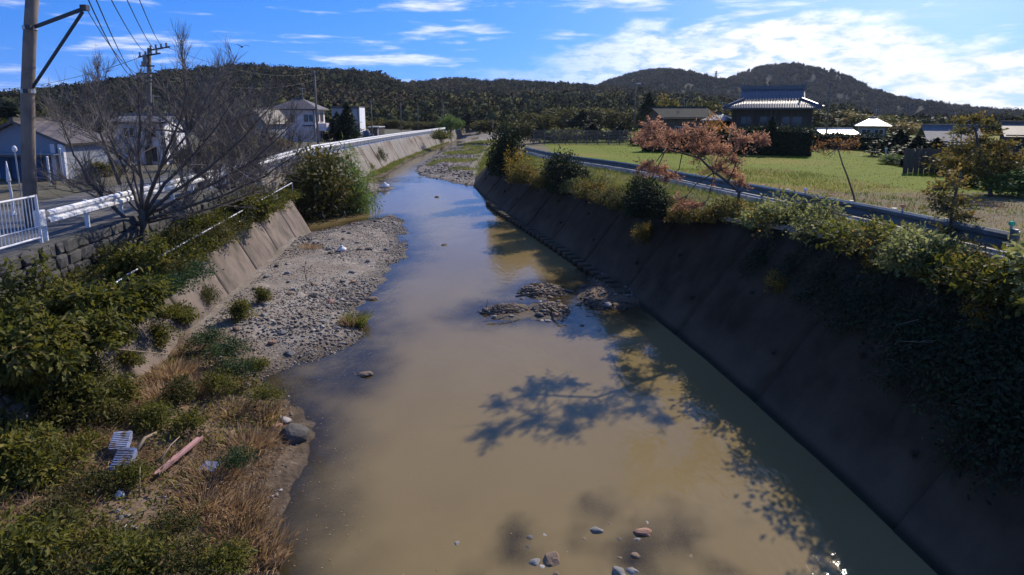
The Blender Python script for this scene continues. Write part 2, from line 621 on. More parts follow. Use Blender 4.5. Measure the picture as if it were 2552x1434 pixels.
# river bed -------------------------------------------------------
def mat_bed():
    m, nt, b = _mat('bed_material')
    geo = nt.nodes.new('ShaderNodeNewGeometry').outputs['Position']
    vo = nt.nodes.new('ShaderNodeTexVoronoi')
    vo.inputs['Scale'].default_value = 13
    nt.links.new(geo, vo.inputs['Vector'])
    sep = nt.nodes.new('ShaderNodeSeparateColor')
    nt.links.new(vo.outputs['Color'], sep.inputs[0])
    peb = _ramp(nt, sep.outputs[0], [(0, (0.146, 0.129, 0.107)), (.35, (0.224, 0.202, 0.172)), (.7, (0.292, 0.267, 0.232)), (.9, (0.292, 0.215, 0.155)), (1, (0.413, 0.387, 0.353))])
    big, _ = _tex(nt, .7, 6, .6)
    peb = _mixc(nt, _ramp(nt, big, [(.4, (0, 0, 0)), (.62, (.75, .75, .75))]), peb, (.19, .155, .118))
    f, _ = _tex(nt, 5, 8, .65)
    ear = _ramp(nt, f, [(.3, (.075, .052, .033)), (.52, (.15, .105, .066)), (.72, (.24, .18, .12))])
    at = nt.nodes.new('ShaderNodeAttribute')
    at.attribute_name = 'v'
    c = _mixc(nt, at.outputs['Fac'], peb, ear)
    spz = nt.nodes.new('ShaderNodeSeparateXYZ')
    nt.links.new(geo, spz.inputs[0])
    dm = nt.nodes.new('ShaderNodeMapRange')
    dm.inputs['From Min'].default_value = .01
    dm.inputs['From Max'].default_value = .11
    dm.inputs['To Min'].default_value = .5
    nt.links.new(spz.outputs[2], dm.inputs[0])
    vm = nt.nodes.new('ShaderNodeVectorMath')
    vm.operation = 'SCALE'
    nt.links.new(c, vm.inputs[0])
    nt.links.new(dm.outputs[0], vm.inputs['Scale'])
    nt.links.new(vm.outputs[0], b.inputs['Base Color'])
    b.inputs['Roughness'].default_value = .92
    b.inputs['Specular IOR Level'].default_value = .2
    mth = nt.nodes.new('ShaderNodeMath')
    mth.operation = 'SUBTRACT'
    nt.links.new(f, mth.inputs[0])
    nt.links.new(vo.outputs['Distance'], mth.inputs[1])
    _bump(nt, b, mth.outputs[0], .5, .03)
    return m
me = np_mesh('river_bed', np.stack([GX, GY, BH], -1).reshape(-1, 3), grid_faces(len(ROWS), NC), v=earthy(GX, GY).ravel(), smooth=True, mat=mat_bed())
bed = tag(link_mesh('river_bed', me), 'grey gravel and brown earth river bed with bars above the water', kind='structure')

# water -----------------------------------------------------------
def mat_water():
    m, nt, b = _mat('water_material')
    nt.nodes.remove(b)
    N, L = nt.nodes.new, nt.links.new
    at = N('ShaderNodeAttribute')
    at.attribute_name = 'v'
    big, _ = _tex(nt, .22, 5, .55, (1, .6, 1))
    mud = _ramp(nt, big, [(.30, (.190, .140, .060)), (.50, (.214, .159, .069)), (.70, (.236, .177, .079))])
    dif = N('ShaderNodeBsdfDiffuse')
    L(mud, dif.inputs[0])
    tr = N('ShaderNodeBsdfTransparent')
    tr.inputs[0].default_value = (.86, .77, .62, 1)
    fac = N('ShaderNodeMapRange')
    fac.interpolation_type = 'SMOOTHSTEP'
    fac.inputs['From Min'].default_value = -.05
    fac.inputs['From Max'].default_value = .42
    fac.inputs['To Min'].default_value = .12
    L(at.outputs['Fac'], fac.inputs[0])
    body = N('ShaderNodeMixShader')
    L(fac.outputs[0], body.inputs[0])
    L(tr.outputs[0], body.inputs[1])
    L(dif.outputs[0], body.inputs[2])
    # calm surface with faint ripples
    r1, _ = _tex(nt, 1.1, 3, .5, (1, .45, 1), dist=.6)
    r2, _ = _tex(nt, 7.0, 3, .5, (1, .5, 1), dist=.3)
    ad = N('ShaderNodeMath')
    ad.operation = 'MULTIPLY_ADD'
    ad.inputs[1].default_value = .42
    L(r2, ad.inputs[0])
    L(r1, ad.inputs[2])
    bp = N('ShaderNodeBump')
    bp.inputs['Strength'].default_value = .13
    bp.inputs['Distance'].default_value = .12
    L(ad.outputs[0], bp.inputs['Height'])
    gl = N('ShaderNodeBsdfGlossy')
    gl.inputs['Roughness'].default_value = .045
    L(bp.outputs[0], gl.inputs['Normal'])
    fr = N('ShaderNodeFresnel')
    fr.inputs['IOR'].default_value = 1.33
    L(bp.outputs[0], fr.inputs['Normal'])
    fx = N('ShaderNodeMixShader')
    L(fr.outputs[0], fx.inputs[0])
    L(body.outputs[0], fx.inputs[1])
    L(gl.outputs[0], fx.inputs[2])
    L(fx.outputs[0], nt.nodes['Material Output'].inputs[0])
    return m
me = np_mesh('river_water', np.stack([GX, GY, np.zeros_like(GX)], -1).reshape(-1, 3), grid_faces(len(ROWS), NC), v=np.clip(-BH / .6, 0, 1).ravel(), smooth=True, mat=mat_water())
water = tag(link_mesh('river_water', me), 'muddy brown river water reflecting the blue sky', kind='structure')

# ------------------------------------------------------------------ river walls
M_wall_dark = mat_noise('shaded_concrete', (.034, .031, .025), (.058, .052, .042), 1.6, .95, .5, 9, stain=(.019, .019, .013), stain_scale=.7, stain_stretch=(1, 1, .35), bdist=.03)
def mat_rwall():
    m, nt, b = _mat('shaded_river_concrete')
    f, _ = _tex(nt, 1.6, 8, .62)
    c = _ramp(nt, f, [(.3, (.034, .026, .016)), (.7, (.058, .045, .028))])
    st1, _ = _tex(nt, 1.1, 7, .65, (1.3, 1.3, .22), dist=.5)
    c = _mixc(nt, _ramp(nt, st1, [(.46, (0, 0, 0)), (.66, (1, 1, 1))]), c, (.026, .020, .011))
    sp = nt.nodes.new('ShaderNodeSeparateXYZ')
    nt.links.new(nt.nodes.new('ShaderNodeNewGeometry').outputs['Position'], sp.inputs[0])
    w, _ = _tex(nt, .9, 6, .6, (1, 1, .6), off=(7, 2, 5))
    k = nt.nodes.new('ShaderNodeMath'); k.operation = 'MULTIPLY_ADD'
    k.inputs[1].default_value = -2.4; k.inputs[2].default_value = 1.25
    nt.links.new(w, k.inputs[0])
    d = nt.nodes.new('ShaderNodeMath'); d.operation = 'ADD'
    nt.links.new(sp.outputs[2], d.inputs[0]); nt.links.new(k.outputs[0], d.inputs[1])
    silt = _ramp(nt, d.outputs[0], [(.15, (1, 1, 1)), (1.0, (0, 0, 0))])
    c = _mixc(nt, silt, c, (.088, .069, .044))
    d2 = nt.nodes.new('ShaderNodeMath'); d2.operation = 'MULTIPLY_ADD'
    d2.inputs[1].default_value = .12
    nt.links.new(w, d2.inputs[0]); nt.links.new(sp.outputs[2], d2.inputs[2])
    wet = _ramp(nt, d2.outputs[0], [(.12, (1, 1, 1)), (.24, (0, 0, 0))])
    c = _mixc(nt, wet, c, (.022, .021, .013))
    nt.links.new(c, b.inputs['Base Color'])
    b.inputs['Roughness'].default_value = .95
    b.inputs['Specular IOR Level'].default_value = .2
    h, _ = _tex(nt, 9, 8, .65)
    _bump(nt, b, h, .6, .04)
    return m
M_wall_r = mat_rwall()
M_cope = mat_noise('coping_concrete', (.30, .28, .24), (.42, .40, .35), 3, .9, .4, 14, stain=(.12, .11, .08), stain_scale=1.5)
M_wall_l = mat_noise('pinkish_concrete', (.135, .105, .085), (.215, .17, .14), 1.3, .92, .45, 10, stretch=(1, 1, .5), stain=(.07, .06, .046), stain_scale=1.1, stain_stretch=(1.6, 1.6, .3), stain_lo=.44, stain_hi=.68, bdist=.025)
M_wall_f = mat_noise('far_concrete', (.17, .15, .125), (.26, .235, .20), .8, .93, .4, 6, stain=(.12, .075, .045), stain_scale=.35, bdist=.03)
M_stone = mat_noise('wall_stone_face', (.045, .044, .043), (.10, .096, .09), 3.5, .9, .6, 18, stain=(.05, .055, .04), stain_scale=1.1)
M_joint = mat_noise('dark_mortar', (.035, .034, .032), (.07, .066, .06), 6, .95, .5)

def wall_panels(parent, y0, y1, step, basef, crestf, mat, seed, gap=.018, nu=14, nv=8, rough=.045, thick=.25, tiers=1):
    y = y0
    k = 0
    while y < y1 - .01:
        a, b = y + gap, min(y + step, y1) - gap
        yy = np.linspace(a, b, nu)
        for tier in range(tiers):
          t = np.linspace(tier / tiers + (.004 if tier else 0), (tier + 1) / tiers - (.004 if tier < tiers - 1 else 0), nv)
          B = basef(yy); C = crestf(yy)
          P = B[:, None, :] * (1 - t)[None, :, None] + C[:, None, :] * t[None, :, None]
          du = nrm(C - B)
          dv = nrm(np.gradient(B, axis=0))
          n = nrm(np.cross(du, dv))
          sgn = np.sign(n[:, 2:3]); n = n * sgn
          d = (fbm(P[..., 1] * 1.3, P[..., 2] * 1.7, seed) - .5) * rough + (vnoise(np.full(1, k * 3.7 + tier * 9.1), np.full(1, seed)) - .5) * .03
          P = P + n[:, None, :] * d[..., None]
          Bk = P - n[:, None, :] * thick
          V = np.concatenate([P.reshape(-1, 3), Bk.reshape(-1, 3)])
          F = grid_faces(nu, nv)
          o = nu * nv
          ring = list(range(nv)) + [i * nv + nv - 1 for i in range(1, nu)] + [(nu - 1) * nv + j for j in range(nv - 2, -1, -1)] + [i * nv for i in range(nu - 2, 0, -1)]
          side = [(ring[i], ring[(i + 1) % len(ring)], o + ring[(i + 1) % len(ring)], o + ring[i]) for i in range(len(ring))]
          me = np_mesh('panel', V, np.concatenate([F, F[:, ::-1] + o, np.array(side)]), mat=mat)
          bm = bmesh.new(); bm.from_mesh(me); bmesh.ops.recalc_face_normals(bm, faces=bm.faces); bm.to_mesh(me); bm.free()
          link_mesh('panel', me, None, parent)
        y += step
        k += 1

st = lambda *a: np.stack([np.broadcast_to(np.asarray(q, float), np.shape(a[1])) for q in a], -1)
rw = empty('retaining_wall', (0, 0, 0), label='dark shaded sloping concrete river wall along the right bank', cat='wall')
rbase = lambda y: st(I(y, RBP), y, -.7)
def rslope(y):
    # line through the wall foot at the water and the crest, continued below the water
    bx, cx, cz = I(y, RBP), I(y, RCX), I(y, RCZ)
    return st(bx - (cx - bx) / cz * .7, y, -.7)
rcrest = lambda y: st(I(y, RCX), y, I(y, RCZ))
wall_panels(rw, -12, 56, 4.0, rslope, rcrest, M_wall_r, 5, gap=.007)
def mesh_strip(name, ys, lines, mat, parent=None, smooth=True, seed=None, rough=0.0, sub=None):
    """sheet through several lines, each a function of y giving (x,y,z)"""
    A = [f(ys) for f in lines]
    cols = []
    for i in range(len(A) - 1):
        n = sub[i] if sub else 1
        for k in range(n):
            t = k / n
            cols.append(A[i] * (1 - t) + A[i + 1] * t)
    cols.append(A[-1])
    P = np.stack(cols, 1)
    if rough:
        P[..., 2] += (fbm(P[..., 0] * .7, P[..., 1] * .7, seed) - .5) * rough
    me = np_mesh(name, P.reshape(-1, 3), grid_faces(len(ys), len(cols)), smooth=smooth, mat=mat)
    return link_mesh(name, me, None, parent)
# backing behind the joints of the panels
ysw = np.arange(-12, 56.1, 1.0)
back = lambda f, dx, dz: (lambda y: f(y) + np.array([dx, 0, dz]))
mesh_strip('wall_core', ysw, [back(rslope, .10, 0), back(rcrest, .10, -.05)], M_joint, rw)
for k, ya in enumerate(np.arange(-12, 55, 2.0)):
    yb = min(ya + 2.0, 56) - .012
    a, b = rcrest(np.array([ya, yb]))
    m = MB().beam(a + np.array([.13, 0, .035]), b + np.array([.13, 0, .035]), .26, .13)
    m.build('coping', M_cope, rw, bevel=.012)
# weep pipes in the face of the wall
wp = MB().tube([(-.09, 0, -.02), (.12, 0, .02)], .05, 8).build('weep_pipe', M_wall_r, rw)
for k, y in enumerate(np.arange(-9.5, 55, 2.0)):
    tz = .95 if k % 2 else 1.7
    cz = float(I(y, RCZ)); bx = float(I(y, RBP)); cx = float(I(y, RCX))
    o = wp if k == 0 else link_mesh('weep_pipe', wp.data, None, rw)
    o.location = (bx + (cx - bx) * tz / cz, y, tz)
# small apron blocks along the foot of the wall
for y in np.arange(19.6, 41, .62):
    p = np.array([I(y, RBP), y, 0.0])
    if y < 27:
        p[0] -= .02
    w = random.uniform(.24, .30)
    MB().box((p[0] - .16, y, .10), (.42, .40, w), rz=R(random.uniform(12, 18))).build('apron_block', M_wall_r, rw, bevel=.02)

lw = empty('river_wall', (0, 0, 0), label='low sloping pinkish concrete river wall under the plants on the left bank', cat='wall')
LH = 1.95
lslope = lambda y: st(I(y, LBP) + .38, y, -.65)
lcrest = lambda y: st(I(y, LBP) - 1.05, y, LH)
wall_panels(lw, -12, 31, 3.07, lslope, lcrest, M_wall_l, 11, rough=.06)
ysl = np.arange(-12, 31.01, 1.0)
mesh_strip('wall_core', ysl, [back(lslope, -.10, 0), back(lcrest, -.10, -.05)], M_joint, lw)
m = MB()
e = [lslope(np.array([31.0]))[0], lcrest(np.array([31.0]))[0]]
m.poly([e[0], e[1], (-13.4, 31.0, LH + .1), (-13.4, 31.0, -.6)])
m.poly([e[0] + np.array([0, -.2, 0]), e[1] + np.array([0, -.2, 0]), e[1], e[0]])
m.build('end_face', M_wall_l, lw)

fw = empty('far_river_wall', (0, 0, 0), label='grey concrete river wall below the far white guardrail', cat='wall')
fbase = lambda y: st(I(y, LBP) + .2, y, -.4)
fcrest = lambda y: st(I(y, GLX) + .28, y, I(y, GLZ) - .02)
wall_panels(fw, 31.6, 169.6, 6.0, fbase, fcrest, M_wall_f, 23, gap=.03, rough=.08)
mesh_strip('wall_core', np.arange(31.6, 170, 2.0), [back(fbase, -.12, 0), back(fcrest, -.12, -.05)], M_joint, fw)

# ------------------------------------------------------------------ left bank: berm, stone wall, road, land
M_soil = mat_noise('bank_soil', (.055, .045, .03), (.13, .105, .07), 3, .95, .6, 14, stain=(.05, .062, .025), stain_scale=.8, bdist=.05)
M_asph = mat_noise('old_asphalt', (.085, .082, .078), (.15, .145, .135), 3, .92, .35, 60, stain=(.20, .18, .15), stain_scale=.4, bdist=.008)
M_land = mat_noise('rough_land', (.07, .062, .04), (.15, .13, .085), .6, .95, .5, 6, stain=(.06, .075, .03), stain_scale=.15, bdist=.08)
berm = mesh_strip("berm", np.arange(-12, 31.01, .5), [back(lcrest, .06, -.30), back(lcrest, -.16, -.06), lambda y: st(I(y, GLX) + .3, y, I(y, GLZ) - 1.0 + .15)], M_soil, None, True, 4, .10, [1, 6])
tag(berm, 'earth berm behind the low river wall', kind='structure')
road = mesh_strip('road', np.concatenate([np.arange(-12, 60, 1.0), np.arange(60, 168, 4.0)]),
                  [lambda y: st(I(y, GLX) + .26, y, I(y, GLZ)), lambda y: st(I(y, GLX) - 2.2, y, I(y, GLZ) + .04), lambda y: st(I(y, GLX) - 4.6, y, I(y, GLZ))], M_asph)
tag(road, 'grey asphalt riverside road on the left bank', kind='structure')
def lz(x, y, gx, gz):
    return gz
land = mesh_strip('left_ground', np.concatenate([np.arange(-12, 60, 2.0), np.arange(60, 169, 4.0)]),
                  [lambda y: st(I(y, GLX) - 4.55, y, I(y, GLZ) - .012), lambda y: st(I(y, GLX) - 9, y, I(y, GLZ) + .1), lambda y: st(I(y, GLX) - 40, y, I(y, GLZ) + .1), lambda y: st(-900.0, y, 2.6)],
                  M_land, None, True, 9, .12, [4, 8, 6])
tag(land, 'rough ground beside the road on the left bank', kind='structure')

sw = empty('stone_wall', (0, 0, 0), label='dark rough stone retaining wall below the near guardrail', cat='wall')
mesh_strip('wall_core', np.arange(-4, 31.1, .5), [lambda y: st(I(y, GLX) + .30, y, I(y, GLZ) - 1.1), lambda y: st(I(y, GLX) + .2, y, I(y, GLZ) - .03)], M_joint, sw)
for ya in np.arange(-4, 31, 1.75):
    a_ = Vector((I(ya, GLX) + .20, ya, I(ya, GLZ) - .045)); b_ = Vector((I(ya + 1.74, GLX) + .20, ya + 1.74, I(ya + 1.74, GLZ) - .045))
    MB().beam(a_, b_, .30, .14).build('edge_kerb', M_stone, sw, bevel=.02)
protos = []
for i in range(7):
    bm = bmesh.new()
    bmesh.ops.create_cube(bm, size=1.0)
    bmesh.ops.bevel(bm, geom=list(bm.edges), offset=.16, segments=1, affect='EDGES')
    for vv in bm.verts:
        vv.co += Vector((random.uniform(-.06, .06), random.uniform(-.09, .09), random.uniform(-.09, .09)))
    mm = bpy.data.meshes.new('stone'); bm.to_mesh(mm); bm.free(); mm.materials.append(M_stone)
    protos.append(mm)
for row in range(3):
    y = 9.0 + row * .17
    while y < 26:
        w = random.uniform(.24, .62)
        z = I(y, GLZ) - .95 + row * .315
        o = link_mesh('stone', random.choice(protos), None, sw)
        o.location = (I(y, GLX) + .33 - row * .03, y + w / 2, z + .15)
        o.scale = (random.uniform(.2, .32), w * .97, random.uniform(.27, .33))
        o.rotation_euler = (random.uniform(-.05, .05), random.uniform(-.06, .06), R(6) + random.uniform(-.06, .06))
        y += w

# ------------------------------------------------------------------ right bank
M_verge = mat_noise('verge_soil', (.085, .07, .042), (.17, .145, .085), 2.2, .95, .6, 12, stain=(.07, .09, .03), stain_scale=.6, bdist=.05)
def mat_field():
    m, nt, b = _mat('field_grass')
    f, _ = _tex(nt, 1.5, 8, .7)
    g = _ramp(nt, f, [(.3, (.090, .128, .002)), (.55, (.132, .168, .003)), (.75, (.175, .190, .005))])
    big, _ = _tex(nt, .09, 5, .6, off=(3, 8, 0))
    c = _mixc(nt, _ramp(nt, big, [(.50, (0, 0, 0)), (.66, (.7, .7, .7))]), g, (.23, .17, .028))
    # the near side of the field was left as stubble
    at = nt.nodes.new('ShaderNodeAttribute')
    at.attribute_name = 'v'
    e, _ = _tex(nt, .8, 6, .65, (.35, 1, 1))
    k = nt.nodes.new('ShaderNodeMath'); k.operation = 'MULTIPLY_ADD'
    k.inputs[1].default_value = .9; 
    nt.links.new(e, k.inputs[0]); 
    sub = nt.nodes.new('ShaderNodeMath'); sub.operation = 'SUBTRACT'; sub.inputs[1].default_value = .45
    nt.links.new(at.outputs['Fac'], sub.inputs[0]); nt.links.new(sub.outputs[0], k.inputs[2])
    kk = _ramp(nt, k.outputs[0], [(.38, (0, 0, 0)), (.58, (1, 1, 1))])
    st_ = _ramp(nt, e, [(.3, (.115, .095, .055)), (.5, (.18, .145, .085)), (.7, (.13, .125, .045))])
    c = _mixc(nt, kk, c, st_)
    nt.links.new(c, b.inputs['Base Color'])
    b.inputs['Roughness'].default_value = .95
    b.inputs['Specular IOR Level'].default_value = .15
    h, _ = _tex(nt, 9, 8, .7)
    _bump(nt, b, h, .7, .08)
    return m
ysr = np.concatenate([np.arange(-12, 60, .6), np.arange(60, 169, 3.0)])
verge = mesh_strip('right_verge', ysr, [back(rcrest, .20, -.02), lambda y: st(I(y, GRX) - .45, y, I(y, GRZ) - .16)], M_verge, None, True, 6, .14, [6])
tag(verge, 'weedy verge on top of the right river wall', kind='structure')
kerb = empty('concrete_kerb', (0, 0, 0), label='pale concrete kerb wall carrying the guardrail beside the field', cat='kerb')
M_kerb = mat_noise('pale_kerb', (.34, .31, .27), (.48, .45, .40), 2, .9, .35, 16, stain=(.17, .15, .12), stain_scale=2.0, stain_stretch=(1, 1, .25))
for ya in np.arange(-12, 58, 2.0):
    a = Vector((I(ya, GRX), ya, I(ya, GRZ) - .16)); b = Vector((I(ya + 1.985, GRX), ya + 1.985, I(ya + 1.985, GRZ) - .16))
    MB().beam(a, b, .5, .46).build('kerb_section', M_kerb, kerb, bevel=.015)
FZ = lambda y: np.interp(y, [-12, 15, 30, 60, 170], [2.75, 2.6, 2.45, 2.45, 2.4])
yv = np.concatenate([np.arange(-12, 60, 1.0), np.arange(60, 169, 3.0)])
lines = [lambda y: st(I(y, GRX) + .2, y, I(y, GRZ) - .1), lambda y: st(I(y, GRX) + 3.4, y, FZ(y) + .25 * (I(y, GRZ) - FZ(y))), lambda y: st(I(y, GRX) + 8, y, FZ(y)), lambda y: st(80.0, y, FZ(y)), lambda y: st(900.0, y, 2.5)]
fld = mesh_strip('field', yv, lines, mat_field(), None, True, 15, .10, [5, 4, 24, 6])
co = np.empty(len(fld.data.vertices) * 3, np.float32)
fld.data.vertices.foreach_get('co', co)
co = co.reshape(-1, 3)
near = (co[:, 0] - I(co[:, 1], GRX))
stub = np.clip(1.15 - (co[:, 1] - 23 + .12 * co[:, 0]) / 10, 0, 1)
stub = np.maximum(stub, np.clip(1 - (near - 1.0) / 3.0, 0, 1))
a = fld.data.attributes.new('v', 'FLOAT', 'POINT')
a.data.foreach_set('value', stub.astype(np.float32))
tag(fld, 'green field with brown stubble beyond the right guardrail', kind='structure')

# far ground up to the hills
def zg(x, y):
    t = np.clip((np.asarray(y, float) - 150) / 280, 0, 1)
    return 2.35 + 12 * t * t * (3 - 2 * t) * np.clip(1 - (np.asarray(x, float) - 60) / 160, .08, 1)
yf = np.concatenate([np.arange(164, 460, 8.0), np.arange(460, 2400, 60.0)])
xf = np.linspace(-1800, 1800, 181)
XX, YY = np.meshgrid(xf, yf)
ZZ = zg(XX, YY) + (fbm(XX * .02, YY * .02, 31) - .5) * 2.0 * np.clip((YY - 170) / 60, 0, 1)
me = np_mesh('valley_floor', np.stack([XX, YY, ZZ], -1).reshape(-1, 3), grid_faces(len(yf), len(xf)), smooth=True, mat=M_land)
tag(link_mesh('valley_floor', me), 'valley floor rising towards the hills', kind='structure')

# ------------------------------------------------------------------ hills and their woods
M_hill = mat_noise('forest_floor', (.022, .026, .013), (.045, .045, .022), .05, 1, .4, .6, bdist=.6)
WOOD = [(0, (0.021, 0.026, 0.012)), (.3, (0.034, 0.041, 0.017)), (.55, (0.051, 0.053, 0.022)), (.75, (0.065, 0.053, 0.031)), (.9, (0.077, 0.055, 0.035)), (1, (0.071, 0.077, 0.030))]
M_wood = mat_attr('woodland_leaves', WOOD, 1, .0, .8, .05)

def canopy(C, Rr, Hh, v, g, ntri=46, tri=.36):
    """ragged crowns: a lumpy core and a shell of leaf clumps"""
    n = len(C)
    Sx = np.stack([Rr * .8, Rr * .8, Hh * .8], 1)
    V1, F1, a1 = batch_stones(C, Sx, v - .10, g, .25)
    d = rand_dirs(n * ntri, g).reshape(n, ntri, 3)
    d[..., 2] = np.abs(d[..., 2]) * 1.0 - .25 * (g.random((n, ntri)) < .3)
    d = nrm(d)
    rr = g.uniform(.72, 1.12, (n, ntri, 1))
    P = C[:, None, :] + d * rr * np.stack([Rr, Rr, Hh], 1)[:, None, :]
    t1 = rand_dirs(n * ntri, g).reshape(n, ntri, 3); t2 = rand_dirs(n * ntri, g).reshape(n, ntri, 3)
    sz = (Rr * tri)[:, None, None] * g.uniform(.6, 1.3, (n, ntri, 1))
    V2 = np.stack([P - t1 * sz * .6, P + t1 * sz * .5 + t2 * sz * .5, P + t1 * sz * .3 - t2 * sz * .7], 2).reshape(-1, 3)
    F2 = np.arange(len(V2)).reshape(-1, 3) + len(V1)
    a2 = np.repeat((v[:, None] + g.normal(0, .07, (n, ntri))).ravel(), 3)
    N1 = nrm((V1 - np.repeat(C, 12, 0)) / np.repeat(Sx, 12, 0))
    N2 = nrm(np.repeat((d * np.array([1, 1, .8])).reshape(-1, 3) + rand_dirs(n * ntri, g) * .22, 3, 0))
    return np.concatenate([V1, V2]), np.concatenate([F1, F2]), np.clip(np.concatenate([a1, a2]), 0, 1), np.concatenate([N1, N2])

def hill(name, wood_name, label, wlabel, D, depth, prof, th, n, seed, vmean=.45, vs=.22, back_=.35, floor=None):
    g = np.random.default_rng(seed)
    pr = np.array([tuple(at_y(px, py, D)) for px, py in prof])
    xs = np.linspace(pr[0, 0], pr[-1, 0], 150)
    zr = np.interp(xs, pr[:, 0], pr[:, 2]) - th * 1.05
    vv = np.concatenate([np.linspace(0, 1, 26), np.linspace(1, 1 + back_, 8)[1:]])
    def surf(x, v):
        zrx = np.interp(x, xs, zr)
        y = D - depth * (1 - v) + (fbm(x * .01, x * 0 + seed, seed) - .5) * depth * .25 * (1 - np.abs(v - 1))
        b = zg(x, y) - 1
        s = np.where(v <= 1, np.sin(np.clip(v, 0, 1) * np.pi / 2) ** 1.25, 1 - (v - 1) ** 2 * 2.5)
        bumpy = (fbm(x * .022, y * .022, seed + 5, 3) - .5) * (zrx - b) * .62 * np.clip(1 - v, 0, 1)
        return np.stack([x, y, b + (zrx - b) * s + bumpy], -1)
    X, Vv = np.meshgrid(xs, vv)
    me = np_mesh(name, surf(X, Vv).reshape(-1, 3), grid_faces(len(vv), len(xs)), smooth=True, mat=M_hill)
    tag(link_mesh(name, me), label, kind='structure')
    x = g.uniform(xs[0], xs[-1], n)
    v = g.uniform(0, 1.06, n)
    P = surf(x, v)
    P[:, 1] += g.uniform(-2, 2, n)
    big = fbm(P[:, 0] * .018, P[:, 1] * .018 + P[:, 2] * .03, seed + 2, 3)
    val = np.clip(vmean + (big - .5) * 2.2 + g.normal(0, vs, n) * .6, .02, .80 if vmean < .5 else .95)
    Rr = th * g.uniform(.30, .66, n) * (1 + (g.random(n) < .15) * g.uniform(.2, 1.0, n))
    Hh = th * g.uniform(.40, .82, n)
    C = P + np.stack([np.zeros(n), np.zeros(n), Hh * .55], 1)
    Vx, F, a, Nn = canopy(C, Rr, Hh, val, g, 54, .30)
    me = np_mesh(wood_name, Vx, F, v=a, mat=M_wood, smooth=True, normals=Nn)
    tag(link_mesh(wood_name, me), wlabel, kind='stuff')

hill('hill', 'hillside_forest', 'twin-peaked dark mountain far behind the houses on the right', 'dense dark forest covering the twin-peaked mountain', 900, 300,
     [(1380, 245), (1440, 226), (1480, 213), (1520, 197), (1560, 184), (1600, 174), (1640, 170), (1680, 174), (1720, 184), (1760, 194), (1790, 197), (1825, 191), (1860, 176), (1890, 164), (1915, 159),
      (1940, 159), (1965, 166), (2000, 184), (2040, 205), (2080, 224), (2120, 243), (2170, 254), (2210, 262), (2260, 280), (2320, 300), (2400, 316), (2480, 325), (2600, 332)], 5.5, 7000, 41, .36, .15)
hill('ridge', 'ridge_forest', 'low dark ridge in the middle distance beyond the river', 'dark woodland on the low middle ridge', 640, 230,
     [(880, 226), (960, 216), (1020, 209), (1060, 203), (1100, 200), (1130, 196), (1170, 199), (1210, 203), (1250, 200), (1300, 203), (1350, 206), (1420, 212), (1470, 214), (1540, 220), (1620, 228), (1720, 240), (1850, 262)],
     6, 4200, 42, .42, .2)
hill('wooded_hill', 'wooded_hill_forest', 'broad brown and green wooded hill behind the left bank houses', 'mixed brown and green wood on the broad left hill', 420, 190,
     [(150, 292), (215, 278), (270, 262), (330, 244), (380, 233), (430, 226), (480, 213), (520, 201), (560, 189), (600, 180), (640, 172), (690, 168), (740, 172), (790, 177), (850, 178), (910, 180), (955, 185), (985, 198),
      (1010, 209), (1040, 220), (1090, 238), (1150, 252), (1220, 264)], 5.5, 5200, 43, .56, .25)
hill('knoll', 'knoll_forest', 'small round wooded knoll left of the bare trees', 'wood on the small round knoll', 520, 120,
     [(-60, 286), (0, 283), (50, 279), (90, 264), (120, 250), (150, 245), (180, 250), (205, 266), (230, 284), (270, 292)], 6, 700, 44, .5, .2)

# belts of trees and bushes on the valley floor
def belt(name, label, items, seed, vm, stops=None):
    g = np.random.default_rng(seed)
    Cs, Rs, Hs, vs = [], [], [], []
    for px0, px1, y0, y1, n, r0, r1 in items:
        px = g.uniform(px0, px1, n); y = g.uniform(y0, y1, n)
        x = (px - CX) / FPX * y * 1.01
        r = g.uniform(r0, r1, n)
        Cs.append(np.stack([x, y, zg(x, y) + r * .55], 1)); Rs.append(r); Hs.append(r * g.uniform(.8, 1.35, n)); vs.append(np.clip(vm + g.normal(0, .2, n), 0.03, .98))
    V, F, a, Nn = canopy(np.concatenate(Cs), np.concatenate(Rs), np.concatenate(Hs), np.concatenate(vs), g, 80, .30)
    me = np_mesh(name, V, F, v=a, mat=M_grove, smooth=True, normals=Nn)
    return tag(link_mesh(name, me), label, kind='stuff')
GROVE = [(0, (0.029, 0.036, 0.016)), (.3, (0.050, 0.059, 0.023)), (.55, (0.076, 0.083, 0.032)), (.75, (0.104, 0.104, 0.043)), (.9, (0.126, 0.097, 0.050)), (1, (0.144, 0.144, 0.054))]
M_grove = mat_attr('grove_leaves', GROVE, 1, .0, 1.5, .05)
belt('valley_woodland', 'belts of bushes and trees filling the valley floor', [(900, 1780, 168, 190, 90, 1.6, 3.2), (880, 1760, 200, 225, 100, 2, 3.6), (850, 1800, 235, 270, 130, 2.4, 4.2), (820, 1800, 290, 330, 120, 3, 5),
      (100, 900, 130, 180, 130, 1.8, 3.6), (0, 800, 200, 260, 90, 3, 5), (1780, 2150, 150, 190, 60, 1.8, 3.0), (1700, 2100, 230, 300, 70, 2.6, 4.0), (1950, 2800, 110, 135, 70, 1.0, 1.9), (2000, 2900, 150, 240, 150, 1.2, 2.3)], 51, .45)

# ================================================================== plants
M_bark = mat_noise('grey_bark', (.060, .050, .042), (.135, .115, .098), 9, .95, .6, 40, stretch=(1, 1, .3), bdist=.01)
M_twig = mat_noise('twig_bark', (.125, .106, .090), (.205, .180, .156), 3, .9, .0)
M_stem = mat_noise('green_stem', (.07, .065, .03), (.13, .10, .05), 5, .9, .0)

